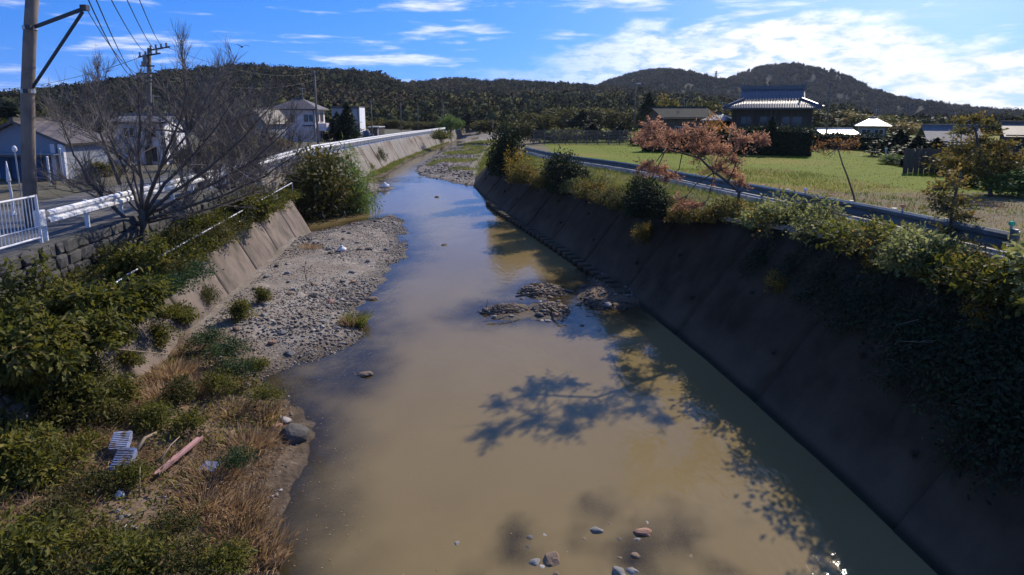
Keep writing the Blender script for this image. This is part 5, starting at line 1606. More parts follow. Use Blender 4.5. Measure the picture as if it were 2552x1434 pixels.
def house(name, label, pxl, pxr, y, z0, eave_py, ridge_py, depth, roof='hip', rz=0.0, wallm=None, roofm=None, over=.45, wins=(), swins=(), cat='house', group=None, extra=None, side_mat=None):
    """front wall between two picture columns at distance y, ridge/eave heights from picture rows"""
    a, b = at_y(pxl, eave_py, y), at_y(pxr, eave_py, y)
    w = b.x - a.x
    h = a.z - z0
    rise = max(at_y((pxl + pxr) / 2, ridge_py, y + (depth * .5 if roof != 'front' else 0)).z - a.z, .3)
    root = empty(name, ((a.x + b.x) / 2, y, z0), rz, label, cat, group)
    hw = w / 2
    MB().box((0, depth / 2, h / 2), (w, depth, h)).build('wall', wallm, root)
    rb = MB()
    if roof == 'hip':
        ax, ay0, ay1 = hw + over, -over, depth + over
        rl = max(hw - depth * .42, hw * .18)
        base = [(-ax, ay0, h), (ax, ay0, h), (ax, ay1, h), (-ax, ay1, h)]
        low_ = [(x, yy, h - .14) for x, yy, _ in base]
        r0, r1 = (-rl, depth / 2, h + rise), (rl, depth / 2, h + rise)
        rb.v = base + low_ + [r0, r1]
        rb.f = [(0, 1, 9, 8), (1, 2, 9), (2, 3, 8, 9), (3, 0, 8), (4, 5, 6, 7), (0, 4, 5, 1), (1, 5, 6, 2), (2, 6, 7, 3), (3, 7, 4, 0)]
        rf = rb.build('roof', roofm, root)
        MB().beam((-rl - .1, depth / 2, h + rise + .05), (rl + .1, depth / 2, h + rise + .05), .22, .2).build('ridge_cap', roofm, rf)
    elif roof == 'front':      # gable faces the camera
        e = over
        for s in (-1, 1):
            rb.slab([(0, -e, h + rise), (0, depth + e, h + rise), (s * (hw + e), depth + e, h - rise * e / hw), (s * (hw + e), -e, h - rise * e / hw)], .12)
        rf = rb.build('roof', roofm, root)
        MB().beam((0, -e, h + rise + .04), (0, depth + e, h + rise + .04), .2, .16).build('ridge_cap', roofm, rf)
        for yy in (.03, depth - .03):
            gb = MB()
            gb.v += [(-hw, yy - .03, h - .002), (hw, yy - .03, h - .002), (0, yy - .03, h + rise - .14), (-hw, yy + .03, h - .002), (hw, yy + .03, h - .002), (0, yy + .03, h + rise - .14)]
            k = len(gb.v) - 6
            gb.f += [(k, k + 1, k + 2), (k + 3, k + 5, k + 4), (k, k + 3, k + 4, k + 1), (k + 1, k + 4, k + 5, k + 2), (k + 2, k + 5, k + 3, k)]
            gb.build('gable', wallm, root)
    elif roof == 'side':       # ridge runs across
        for s, yy in ((-1, -over), (1, depth + over)):
            zz = h - rise * over / (depth / 2)
            rb.slab([(-hw - over, depth / 2, h + rise), (hw + over, depth / 2, h + rise), (hw + over, yy, zz), (-hw - over, yy, zz)], .12)
        rf = rb.build('roof', roofm, root)
        MB().beam((-hw - over, depth / 2, h + rise + .05), (hw + over, depth / 2, h + rise + .05), .25, .2).build('ridge_cap', roofm, rf)
        for xx in (-hw + .03, hw - .03):
            gb = MB()
            gb.v += [(xx - .03, 0, h - .002), (xx - .03, depth, h - .002), (xx - .03, depth / 2, h + rise - .14), (xx + .03, 0, h - .002), (xx + .03, depth, h - .002), (xx + .03, depth / 2, h + rise - .14)]
            k = len(gb.v) - 6
            gb.f += [(k, k + 1, k + 2), (k + 3, k + 5, k + 4), (k, k + 3, k + 4, k + 1), (k + 1, k + 4, k + 5, k + 2), (k + 2, k + 5, k + 3, k)]
            gb.build('gable', wallm, root)
    else:                      # flat with parapet
        MB().box((0, depth / 2, h + .08), (w + .2, depth + .2, .16)).build('roof', roofm, root)
    fs = []
    for u0, u1, v0, v1 in wins:
        fs.append(((-hw, 0, 0), (1, 0, 0), (0, -1, 0), u0 * w, u1 * w, v0 * h, v1 * h))
    for u0, u1, v0, v1 in swins:
        fs.append(((hw, 0, 0), (0, 1, 0), (1, 0, 0), u0 * depth, u1 * depth, v0 * h, v1 * h))
    windows(root, fs)
    if y < 100 and roof != 'front':
        gy = -over - .05
        MB().tube([(-hw - over * .8, gy, h - .08), (hw + over * .8, gy, h - .10)], .055, 6).build('gutter', M_dkmet, root)
        MB().tube([(hw - .12, gy, h - .10), (hw - .12, -.07, h - .45), (hw - .12, -.07, .1)], .04, 6).build('downpipe', M_dkmet, root)
        ac = MB().box((-hw * .35, -.24, .42), (.75, .30, .58)).build('air_conditioner', M_wrender, root)
        MB().tube([(-hw * .35 - .1, -.392, .42), (-hw * .35 - .1, -.405, .42)], .21, 14).build('fan_grille', M_dkmet, ac)
        if roof == 'hip' or roof == 'side':
            an = MB().tube([(hw * .2, depth / 2, h + rise - .1), (hw * .2, depth / 2, h + rise + 1.3)], .022, 5).build('antenna', M_galv, root)
            for q in range(4):
                MB().beam((hw * .2 - .3, depth / 2 - .3 + q * .2, h + rise + 1.2), (hw * .2 + .3, depth / 2 - .3 + q * .2, h + rise + 1.2), .02).build('antenna_rod', M_galv, an)
            MB().beam((hw * .2, depth / 2 - .4, h + rise + 1.2), (hw * .2, depth / 2 + .4, h + rise + 1.2), .025).build('antenna_rod', M_galv, an)
    return root, w, h, depth

# left bank -----------------------------------------------------------
r, w, h, d = house('workshop', 'blue grey gabled workshop with dark blue doors behind the near utility pole', -75, 168, 28.5, 2.9, 352, 300, 2.6, 'front', R(-4), M_shop, M_slate, .25)
for u in (.30, .66):
    db = MB().box((-w / 2 + u * w + .38, -.03, h * .30), (1.1, .08, h * .60)).build('door', M_blue, r)
    MB().box((-w / 2 + u * w + .38, -.085, h * .30), (.07, .02, h * .56)).build('door_rail', M_dkmet, db)
MB().box((w / 2 - .12, -.10, h * .47), (.26, .14, h * .92)).build('corner_post', M_wrender, r)
MB().box((w / 2 - .55, -.08, h * .47), (.22, .10, h * .92)).build('corner_post', M_pink, r)
MB().box((0, -.35, h * .70), (w * .98, .7, .07)).build('canopy', M_shop, r)
house('white_house', 'white walled house half hidden behind the bare tree', 290, 400, 37, 2.9, 302, 288, 4.6, 'side', R(14), M_wrender, M_gtile, .3, wins=[(.16, .42, .08, .42), (.55, .85, .08, .45), (.16, .42, .62, .88), (.58, .86, .62, .88)], swins=[(.2, .5, .3, .7)])
house('sheltered_house', 'small grey house with a pale gable among the bare twigs', 610, 660, 66, 2.6, 300, 272, 5, 'front', R(-6), M_grey, M_slate, .4, wins=[(.3, .7, .4, .75)])
r, w, h, d = house('hip_roofed_house', 'two-storey house with brown hipped roof and sunlit pale pink side wall', 682, 783, 74, 1.7, 272, 246, 5.0, 'hip', R(4), M_pink, M_slate, .5,
                   wins=[(.72, .97, .68, .88), (.42, .52, .66, .86), (.55, .64, .22, .38)], swins=[(.04, .34, .68, .93), (.48, .80, .68, .93), (.42, .82, .16, .46)])
MB().box((w / 2 + .45, d * .55, h * .56), (.9, d * .8, .9)).build('balcony', M_pink, r)
MB().box((-w / 2 + w * .84, -.14, h * .60), (.28 * w, .10, .16)).build('awning', M_blue, r)
r, w, h, d = house('flat_roofed_house', 'grey flat-roofed house with a bright white end wall behind the conifers', 826, 893, 94, 2.0, 268, 264, 5.0, 'flat', R(4), M_grey, M_slate, .1, wins=[(.55, .75, .62, .8)])
MB().box((w / 2 + .06, d / 2, h / 2 - .02), (.10, d * .98, h - .06)).build('end_wall', M_wrender, r)
MB().box((w / 2 - .3, -.5, h * .56), (1.6, 1.0, .08)).build('porch_roof', M_metalroof, r)
r, w, h, d = house('garden_shed', 'small open shed with pale roof beside the white end wall', 918, 944, 97, 2.2, 318, 314, 2.4, 'flat', R(-10), M_darkw, M_cream, .3)
MB().box((w / 2 - .1, -.1, h / 2), (.16, .16, h)).build('post', M_cream, r)
p = at_y(914, 340, 92)
rt = empty('water_drum', (p.x, p.y, 2.35), 0, 'blue plastic drum standing before the white end wall', 'drum')
MB().tube([(0, 0, 0), (0, 0, .05), (0, 0, .6), (0, 0, 1.15), (0, 0, 1.2)], [.42, .48, .50, .48, .40], 14).build('body', M_blue, rt, smooth=True)
MB().tube([(0, 0, 1.2), (0, 0, 1.27)], [.2, .2], 10).build('lid', M_dkmet, rt)

# far hillside houses
k = 0
for pl_, pr_, ep, rp, y, m1, m2, lab in [(893, 914, 257, 252, 270, M_wrender, M_gtile, 'far hillside house with white roof edge above the flat-roofed house'), (998, 1010, 260, 255, 300, M_wrender, M_gtile, 'tiny far white house left of the village row'), (1022, 1036, 264, 260, 295, M_cream, M_gtile, 'tiny cream house in the village row'),
                                  (1072, 1100, 258, 253, 300, M_cream, M_slate, 'far long house in the middle of the village row'), (1100, 1112, 258, 250, 305, M_grey, M_slate, 'far grey house beside the long village house'), (1122, 1166, 258, 250, 300, M_grey, M_gtile, 'far grey house at the right end of the village row'),
                                  (1082, 1100, 273, 270, 250, M_wrender, M_metalroof, 'tiny white shed below the village row'), (1215, 1240, 253, 247, 360, M_shop, M_slate, 'far bluish house alone below the dark ridge')]:
    house('village_house', lab, pl_, pr_, y, float(zg(0, y)) - 2.5, ep, rp, 6, 'side', R(ru(-20, 10)), m1, m2, .4, wins=[(.15, .4, .6, .85), (.55, .85, .6, .85)], group='far houses in the valley')

# right bank ------------------------------------------------------------
M_gtile2 = mat_noise('light_grey_tile', (.13, .135, .15), (.20, .205, .22), 3, .45, .1, 8, spec=.5)
M_barn = mat_noise('mossy_roof', (.045, .046, .036), (.08, .08, .062), 2, .95, .3, 8, spec=.1)
M_tile2 = mat_noise('grey_roof_tile', (.10, .103, .115), (.16, .165, .18), 5, .55, .1, 7, spec=.5)
def tile_house():
    c = at_y(1918, 330, 65.5)
    root = empty('tile_roofed_house', (c.x, 65.5, 2.6), R(-40 + 18), 'traditional house with dark hip-and-gable tiled roof glinting in the sun', 'house')
    W, Dp = 7.4, 6.4
    ez = 4.05
    MB().box((0, 0, ez / 2), (W, Dp, ez)).build('wall', M_darkw, root)
    hw, hd = W / 2 + .9, Dp / 2 + .9
    iw, idp = W / 2 - 1.0, Dp / 2 - 1.2
    z0, z1, z2 = ez, ez + .85, ez + 1.95
    sk = MB()
    o = [(-hw, -hd, z0), (hw, -hd, z0), (hw, hd, z0), (-hw, hd, z0)]
    i = [(-iw, -idp, z1), (iw, -idp, z1), (iw, idp, z1), (-iw, idp, z1)]
    sk.v = o + i + [(x, y, z - .16) for x, y, z in o]
    sk.f = [(0, 1, 5, 4), (1, 2, 6, 5), (2, 3, 7, 6), (3, 0, 4, 7), (8, 9, 10, 11), (0, 8, 9, 1), (1, 9, 10, 2), (2, 10, 11, 3), (3, 11, 8, 0), (4, 5, 6, 7)]
    s = sk.build('skirt_roof', M_tile, root)
    for a, b in zip(o, i):
        MB().beam(Vector(a) + Vector((0, 0, .05)), Vector(b) + Vector((0, 0, .08)), .2, .2).build('hip_ridge', M_tile, s)
        MB().box(Vector(a) * .94 + Vector((0, 0, .45)), (.3, .3, .4), rz=.7).build('corner_tile', M_tile, s)
    up = MB()
    e = .35
    for sg in (-1, 1):
        up.slab([(-iw - e, 0, z2), (iw + e, 0, z2), (iw + e, sg * (idp + .25), z1 - .02), (-iw - e, sg * (idp + .25), z1 - .02)], .14)
    u = up.build('upper_roof', M_tile2, root)
    # tile courses running down both faces
    for k in range(22):
        x = -iw - e + .15 + k * (2 * iw + 2 * e - .3) / 21
        MB().tube([(x, -.12, z2 - .05), (x, -(idp + .25), z1 + .0)], .06, 10).build('tile_course', M_tile2, u, smooth=True)
    for k in range(60):
        x = -hw + .12 + k * (2 * hw - .24) / 59
        t = max(0.0, (abs(x) - iw) / (hw - iw))
        MB().tube([(x, -hd - .03, z0 - .02), (x, -hd + (hd - idp) * (1 - t) * .98, z0 + (z1 - z0) * (1 - t) * .98)], .055, 8).build('tile_course', M_tile, s, smooth=True)
    MB().beam((-iw - e, 0, z2 + .16), (iw + e, 0, z2 + .16), .34, .42).build('ridge_cap', M_tile, u)
    for sx in (-1, 1):
        MB().box((sx * (iw + e), 0, z2 + .38), (.16, .5, .62)).build('ridge_end_tile', M_tile, u)
        g_ = MB()
        x = sx * (iw - .05)
        g_.v = [(x, -idp, z1 + .01), (x, idp, z1 + .01), (x, 0, z2 - .16), (x + .05 * sx, -idp, z1 + .01), (x + .05 * sx, idp, z1 + .01), (x + .05 * sx, 0, z2 - .16)]
        g_.f = [(0, 1, 2), (3, 5, 4), (0, 3, 4, 1), (1, 4, 5, 2), (2, 5, 3, 0)]
        g_.build('gable', M_cream, u)
    fs = []
    for u0, u1, v0, v1 in ((.8, 2.0, 1.9, 3.2), (2.6, 4.2, .5, 3.2), (4.7, 6.6, .5, 3.2)):
        fs.append(((-W / 2, -Dp / 2, 0), (1, 0, 0), (0, -1, 0), u0, u1, v0, v1))
    for u0, u1, v0, v1 in ((.8, 2.2, .5, 3.2), (3.2, 5.2, 1.6, 3.2)):
        fs.append(((W / 2, -Dp / 2, 0), (0, 1, 0), (1, 0, 0), u0, u1, v0, v1))
    windows(root, fs, None, M_wood)
    for x in (-W / 2, -W / 4, 0, W / 4, W / 2):
        MB().box((x, -Dp / 2 - .07, ez / 2), (.14, .12, ez - .1)).build('post', M_wood, root)
tile_house()
house('annex', 'low annex with two glinting roof slopes left of the tile-roofed house', 1762, 1812, 67, 2.5, 300, 284, 4.0, 'hip', R(-25), M_darkw, M_tile, .6, wins=[(.2, .5, .3, .7)])
house('grey_roofed_barn', 'low barn with grey gable roof left of the tile-roofed house', 1652, 1790, 86, 2.4, 292, 268, 7, 'side', R(12), M_wood, M_barn, .5, wins=[(.2, .35, .3, .6), (.6, .75, .3, .6)])
house('shiny_roofed_house', 'house with small hipped roof shining white in the sun', 2146, 2206, 92, 2.3, 314, 294, 6, 'hip', R(-28), M_grey, M_gtile2, .6, wins=[(.1, .45, .3, .75), (.55, .9, .3, .75)])
r, w, h, d = house('long_shed', 'long shed with pale sheet roof left of the shiny hipped house', 2056, 2138, 86, 2.3, 334, 322, 4, 'side', R(2), M_wood, M_metalroof, .4)
house('pale_tiled_house', 'house with broad pale grey tiled gable roof behind the bushes', 2338, 2428, 56, 2.5, 352, 314, 5.5, 'side', R(-22), M_darkw, M_gtile, .6, wins=[(.15, .4, .2, .8), (.55, .85, .2, .8)])
r, w, h, d = house('dark_gabled_house', 'dark house with white edged gable roof at the right picture edge', 2536, 2660, 52, 2.5, 336, 306, 5, 'side', R(-30), M_darkw, M_slate, .5, wins=[(.25, .42, .35, .8), (.6, .8, .35, .8)])
p = at_z(2440, 395, 2.5)
# bamboo screen in front of the dark trees
rt = empty('bamboo_screen', tuple(at_z(2255, 432, 2.45)), R(-8), 'grey bamboo screen fence below the dark trees', 'fence')
for k in range(16):
    MB().box((k * .30, 0, .75), (.26, .04, 1.5 + ru(-.1, .1))).build('slat', M_wood, rt)
for z in (.35, 1.2):
    MB().beam((-.15, .05, z), (4.7, .05, z), .06, .06).build('rail', M_wood, rt)
# pen fence with netting behind the far end of the field
M_pen = mat_noise('pen_steel', (.10, .10, .10), (.17, .17, .165), 4, .7, 0)
def pen():
    a, b = at_y(1330, 352, 74), at_y(1572, 352, 72)
    rt = empty('pen_fence', (a.x, a.y, 2.4), 0, 'grey wire pen fence at the far left corner of the field', 'fence')
    v = Vector((b.x - a.x, b.y - a.y, 0))
    n = 9
    for k in range(n + 1):
        q = v * (k / n)
        MB().beam((q.x, q.y, 0), (q.x, q.y, 1.75), .09).build('post', M_pen, rt)
    for z in (.12, .9, 1.7):
        MB().beam((0, 0, z), (v.x, v.y, z), .05, .05).build('rail', M_pen, rt)
    P0, P1 = [], []
    L_ = v.length
    for k in range(90):
        q = v * ((k + .5) / 90)
        P0.append((q.x, q.y, .12)); P1.append((q.x, q.y, 1.7))
    for k in range(9):
        z = .2 + k * .17
        P0.append((0, 0, z)); P1.append((v.x, v.y, z))
    V, F = batch_twigs(np.array(P0, float), np.array(P1, float), .012, .012)
    link_mesh('netting', np_mesh('netting', V, F, mat=M_pen), None, rt)
pen()
for k, (px, py, y, lab) in enumerate([(2206, 372, 45, 'pale marker post left of the bamboo screen'), (2306, 385, 43, 'pale marker post with white cap before the bamboo screen')]):
    p = at_z(px, py + 30, 2.45)
    rt = empty('marker_post', (p.x, p.y, 2.45), 0, lab, 'post')
    MB().box((0, 0, .45), (.09, .09, .9)).build('post', M_cream, rt)
    MB().box((0, 0, .95), (.13, .13, .12)).build('cap', M_wrender, rt)

# ------------------------------------------------------------------ guardrails
PROF = [(.0, .0), (.055, .045), (.055, .115), (.0, .155), (.0, .195), (.055, .235), (.055, .305), (.0, .35)]
def rail_section(a, b, n, mat, root):
    m = MB()
    k = len(PROF)
    for p in (a, b):
        for t in (0, -.008):
            for u, z in PROF:
                m.v.append(tuple(p + n * (u + t) + Vector((0, 0, z))))
    for i in range(k - 1):
        m.f += [(i, i + 1, 2 * k + i + 1, 2 * k + i), (k + i, 3 * k + i, 3 * k + i + 1, k + i + 1)]
    m.f += [(0, 2 * k, 3 * k, k), (k - 1, 2 * k - 1, 4 * k - 1, 3 * k - 1)]
    m.build('beam', mat, root)
def guardrail(name, label, xs, zs, y0, y1, side, mat, step, dz, off):
    root = empty(name, (0, 0, 0), 0, label, 'guardrail')
    y = y0
    while y < y1 - .01:
        yb = min(y + step, y1)
        a = Vector((I(y, xs) + off, y, I(y, zs) + dz)); b = Vector((I(yb, xs) + off, yb, I(yb, zs) + dz))
        d = (b - a).normalized()
        n = Vector((d.y, -d.x, 0)) * side
        rail_section(a + d * .004, b - d * .004, n, mat, root)
        for q in ((a + b) / 2, a):
            q2 = q - n * .10
            MB().tube([(q2.x, q2.y, I(q2.y, zs) - .25), (q2.x, q2.y, q2.z + .36)], .057, 8).build('post', mat, root, smooth=False)
        y += step
    return root
grl = guardrail('white_guardrail', 'white rusty guardrail along the left riverside road', GLX, GLZ, 14.55, 132, 1, M_white, 3.6, .42, .12)
p = Vector((I(14.5, GLX) + .05, 14.5, 2.95))
MB().box((p.x, p.y - .12, 2.95 + .58), (.16, .26, .42), rz=R(6)).build('end_cap', M_white, grl, bevel=.03)
grr = guardrail('backlit_guardrail', 'backlit white guardrail, its shade coloured blue grey, on the kerb between verge and field', GRX, GRZ, 10.35, 60, -1, M_rail_shade, 3.4, .09, .12)
MB().tube([(I(10.3, GRX) + .10, 10.25, 3.2), (I(10.3, GRX) + .10, 10.25, 4.06)], .06, 10).build('end_post', M_rail_shade, grr)
M_reflw = mat_noise('reflector_white', (.75, .75, .78), (.9, .9, .9), 3, .2, 0)
M_refo = mat_noise('reflector_orange', (.65, .28, .10), (.8, .35, .14), 3, .2, 0)
M_refg = mat_noise('reflector_green', (.05, .45, .2), (.08, .6, .3), 3, .2, 0)
for px, y, m_, lab in ((1970, 17.6, M_reflw, 'white reflector on the blue grey guardrail near the salmon tree'), (2215, 13.3, M_refo, 'orange and white reflector on the middle of the blue grey guardrail'), (2548, 10.35, M_refg, 'green reflector on the end post of the blue grey guardrail')):
    x = float(I(y, GRX)) + .12; z = float(I(y, GRZ)) + .45
    if px > 2500:
        z += .04
    rt = empty('reflector', (x, y, z), 0, lab, 'reflector')
    MB().box((0, 0, .03), (.03, .03, .09)).build('bracket', M_galv, rt)
    MB().tube([(0, -.03, .10), (0, .03, .10)], .042, 12).build('lens', m_, rt)

# ------------------------------------------------------------------ white tubular fence at the left edge
rt = empty('tubular_fence', (0, 0, 0), 0, 'white tubular bar fence at the left edge of the picture', 'fence')
def fp(y, z):
    return Vector((I(y, GLX) + .10 - .1 * (14.2 - y) / 3, y, 2.95 + z))
MB().tube([fp(14.25, -.05), fp(14.25, 1.18)], .035, 8).build('end_post', M_white, rt)
MB().tube([fp(12.2, -.05), fp(12.2, 1.18)], .035, 8).build('end_post', M_white, rt)
for z in (.16, 1.15):
    MB().tube([fp(9.5, z), fp(14.25, z)], .026, 8).build('rail', M_white, rt)
MB().tube([fp(9.5, .42), fp(14.25, .42)], .014, 6).build('rail', M_white, rt)
bar = MB().tube([(0, 0, .17), (0, 0, 1.14)], .011, 6).build('bar', M_white, rt)
for k, y in enumerate(np.arange(9.6, 14.2, .105)):
    q = fp(y, 0)
    o = bar if k == 0 else link_mesh('bar', bar.data, None, rt)
    o.location = q

# ------------------------------------------------------------------ pipe handrail on the river wall
rt = empty('pipe_rail', (0, 0, 0), 0, 'two grey pipe rails running along the left river wall crest', 'railing')
def pr_(y, z):
    return Vector((I(y, LBP) - .78, y, z + .16))
zt = lambda y: np.interp(y, [12.5, 14, 31], [1.98, 2.12, 2.46])
MB().tube([pr_(y, zt(y)) for y in np.arange(12.4, 31.1, 1.5)], .030, 8).build('top_rail', M_galv, rt, smooth=True)
MB().tube([pr_(y, zt(y) - .30) + Vector((.05, 0, 0)) for y in np.arange(15.5, 29, 1.5)], .022, 8).build('lower_rail', M_galv, rt, smooth=True)
for y in np.arange(15.5, 31, 3.0):
    MB().tube([pr_(y, 1.6), pr_(y, zt(y))], .03, 8).build('post', M_galv, rt)

# ------------------------------------------------------------------ utility poles and wires
def at(px, py, y):
    return at_y(px, py, y)
PY = 16.4
b0 = at(72, 530, PY); t0 = at(84, -60, PY)
rt = empty('utility_pole', (b0.x, b0.y, 2.9), 0, 'tall brown concrete utility pole at the left edge with a triangular bracket', 'utility pole')
o0 = Vector((b0.x, b0.y, 2.9))
MB().tube([Vector((0, 0, -.3)), (at(71, 400, PY) - o0), (at(69, 240, PY) - o0), (at(74, 100, PY) - o0), (t0 - o0)], [.165, .16, .155, .148, .14], 16).build('pole', M_conc, rt, smooth=True)
for py in (70, 228):
    q = at(70 if py > 100 else 75, py, PY) - o0
    MB().tube([q + Vector((0, 0, -.05)), q + Vector((0, 0, .05))], .168, 14).build('band', M_galv, rt)
    MB().box(q + Vector((.10, -.17, 0)), (.14, .10, .10)).build('clamp', M_dkmet, rt)
tip = at(214, 20, PY - .3) - o0
MB().beam(at(75, 72, PY) - o0, tip, .06, .08).build('arm', M_dkmet, rt)
MB().beam(at(76, 226, PY) - o0, at(206, 30, PY - .3) - o0, .05, .06).build('brace', M_dkmet, rt)
MB().box(tip + Vector((-.03, 0, 0)), (.16, .14, .14)).build('end_clamp', M_dkmet, rt)

FY = 37.0
b1 = at(372, 430, FY)
rt2 = empty('utility_pole', (b1.x, FY, 2.8), 0, 'more distant utility pole with several crossarms behind the bare trees', 'utility pole')
o1 = Vector((b1.x, FY, 2.8))
MB().tube([(0, 0, -.2), at(372, 120, FY) - o1], [.15, .11], 12).build('pole', M_conc, rt2, smooth=True)
arms = [((345, 143), (400, 133)), ((372, 126), (424, 117)), ((350, 165), (385, 165)), ((345, 185), (392, 183)), ((345, 195), (388, 195)), ((350, 205), (385, 205))]
ends = []
for (a, b) in arms:
    A, Bq = at(*a, FY - .15) - o1, at(*b, FY - .15) - o1
    ar = MB().beam(A, Bq, .07, .08).build('crossarm', M_dkmet, rt2)
    n = 4 if a[1] < 150 else 2
    for k in range(n):
        q = A.lerp(Bq, (k + .3) / n)
        MB().tube([q + Vector((0, 0, .03)), q + Vector((0, 0, .1)), q + Vector((0, 0, .14)), q + Vector((0, 0, .26))], [.03, .07, .045, .06], 8).build('insulator', M_ins, ar)
        ends.append(q + o1)
MB().tube([at(362, 150, FY - .2) - o1 + Vector((0, 0, -.3)), at(362, 150, FY - .2) - o1 + Vector((0, 0, .3))], .13, 10).build('switch_box', M_ins, rt2)
def wire(a, b, sag, label, r=.011, group='overhead wires'):
    a, b = Vector(a), Vector(b)
    pts = []
    for k in range(19):
        t = k / 18
        q = a.lerp(b, t)
        q.z -= sag * 4 * t * (1 - t)
        pts.append(q)
    base = Vector(pts[-1])
    o = MB().tube([p - base for p in pts], r, 5).build('overhead_wire', M_wire, None, smooth=True)
    o.location = base
    tag(o, label, 'wire', group)
wire(at(150, -160, 8), at(352, 168, FY - .2), 1.1, 'lowest overhead wire passing under the bracket arm')
wire(tip + o0, at(384, 166, FY - .2), 1.0, 'overhead wire hung from the tip of the bracket arm')
wire(at(170, -170, 8), at(350, 187, FY - .2), .7, 'overhead wire just right of the bracket tip')
wire(at(150, -260, 8), at(380, 130, FY - .2), .7, 'upper overhead wire to the left end of the top crossarm')
wire(at(205, -260, 8), at(398, 125, FY - .2), .6, 'upper overhead wire to the middle of the top crossarm')
wire(at(250, -260, 8), at(412, 120, FY - .2), .5, 'upper overhead wire to the right end of the top crossarm')
wire(at(-60, 222, 60), at(348, 144, FY - .2), .6, 'faint overhead wire crossing behind the near pole to the left edge', .014)
wire(at(-60, 262, 60), at(348, 186, FY - .2), .8, 'lower faint overhead wire behind the near pole', .014)
wire(at(420, 120, FY - .1), at(783, 182, 62), .8, 'overhead wire from the distant pole towards the thin pole by the hip-roofed house', .013)
wire(at(388, 186, FY - .1), at(783, 200, 62), .8, 'lower overhead wire towards the thin pole by the hip-roofed house', .013)

def thin_pole(px, pyt, y, z0, r, label, arms_=(), cap=None):
    t = at_y(px, pyt, y)
    rt = empty('street_pole', (t.x, y, z0), 0, label, 'pole')
    h = t.z - z0
    MB().tube([(0, 0, -.2), (0, 0, h * .5), (0, 0, h)], [r, r * .85, r * .7], 8).build('pole', M_conc, rt, smooth=True)
    for dz, L_ in arms_:
        ar = MB().beam((-L_ / 2, 0, h - dz), (L_ / 2, 0, h - dz), .09, .1).build('crossarm', M_dkmet, rt)
        for s in (-1, 0, 1):
            MB().tube([(s * L_ * .42, 0, h - dz + .04), (s * L_ * .42, 0, h - dz + .24)], [.05, .07], 6).build('insulator', M_ins, ar)
    if cap:
        MB().box((cap, -.1, h - .1), (abs(cap) * 2, .3, .18)).build('lamp_head', M_galv, rt)
    return rt
thin_pole(783, 176, 62, 2.6, .12, 'thin concrete pole rising before the hip-roofed house', ((.3, .6),))
thin_pole(924, 250, 92, 2.3, .12, 'thin pole beside the garden shed', ((.3, .8),))
thin_pole(998, 256, 130, 2.3, .12, 'thin pole above the far guardrail, left one')
thin_pole(1041, 262, 128, 2.3, .11, 'thin pole above the far guardrail, middle one')
thin_pole(1104, 256, 140, 2.3, .12, 'thin pole above the far guardrail, right one', ((.3, .8),))
thin_pole(1228, 300, 100, 2.2, .08, 'thin pale pole at the end of the right wall')
thin_pole(1585, 207, 92, 2.4, .10, 'thin lamp pole standing behind the pen fence', (), .35)
thin_pole(2071, 203, 74, 2.4, .11, 'thin dark pole right of the tile-roofed house', ((.4, .5),))
thin_pole(2268, 258, 210, 4.0, .2, 'far utility pole on the slope at the right', ((.6, 2.6), (2.0, 2.0)))
t = at_y(1785, 178, 892)
rt = empty('transmission_tower', (t.x, 892, t.z - 17), 0, 'lattice transmission tower in the saddle of the mountain', 'tower')
m = MB()
for sx in (-1, 1):
    for sy in (-1, 1):
        m.beam((sx * 2.2, sy * 2.2, 0), (sx * .4, sy * .4, 17), .45)
for k in range(5):
    z = 2 + k * 3.2; wv = 2.2 - 1.8 * z / 17
    for sy in (-1, 1):
        m.beam((-wv, sy * wv, z), (wv * .8, sy * wv * .8, z + 3), .3)
m.build('lattice', M_dkmet, rt)
for z, w_ in ((11, 4.0), (14, 3.4), (16.3, 2.6)):
    MB().beam((-w_, 0, z), (w_, 0, z), .4, .4).build('crossarm', M_dkmet, rt)

# small lamp, posts and sign things by the workshop
p = at(36, 372, 20.5)
rt = empty('globe_lamp', (p.x, p.y, 2.95), 0, 'small globe lamp on a thin pole before the workshop', 'lamp')
MB().tube([(0, 0, 0), (0, 0, p.z - 2.95 - .08)], .022, 8).build('pole', M_galv, rt)
MB().tube([(0, 0, p.z - 2.95 + dz) for dz in (-.12, -.09, -.03, .04, .09, .12)], [.02, .05, .075, .07, .045, .01], 12).build('globe', M_white, rt, smooth=True)
p = at(15, 402, 18.5)
rt = empty('garden_lantern', (p.x, p.y, 2.95), 0, 'white post with pointed shade at the left edge above the fence', 'lantern')
hh = p.z - 2.95
MB().tube([(0, 0, 0), (0, 0, .12), (.02, 0, hh * .4), (0, 0, hh * .65)], [.09, .03, .035, .03], 8).build('post', M_wrender, rt)
MB().tube([(0, 0, hh * .62), (0, 0, hh * .66), (0, 0, hh * .88), (0, 0, hh)], [.05, .06, .03, .010], 10).build('shade', M_white, rt, smooth=True)
for px, pt, y, m_, lab in ((117, 392, 26.5, M_wrender, 'white post in front of the workshop doors'), (147, 372, 27.2, M_galv, 'grey drain pole at the workshop door')):
    p = at(px, pt, y)
    rt = empty('door_post', (p.x, p.y, 2.9), 0, lab, 'post')
    MB().tube([(0, 0, 0), (0, 0, p.z - 2.9)], .045, 8).build('post', m_, rt)
    MB().tube([(0, 0, p.z - 2.9), (0, 0, p.z - 2.86)], [.06, .03], 8).build('cap', m_, rt)

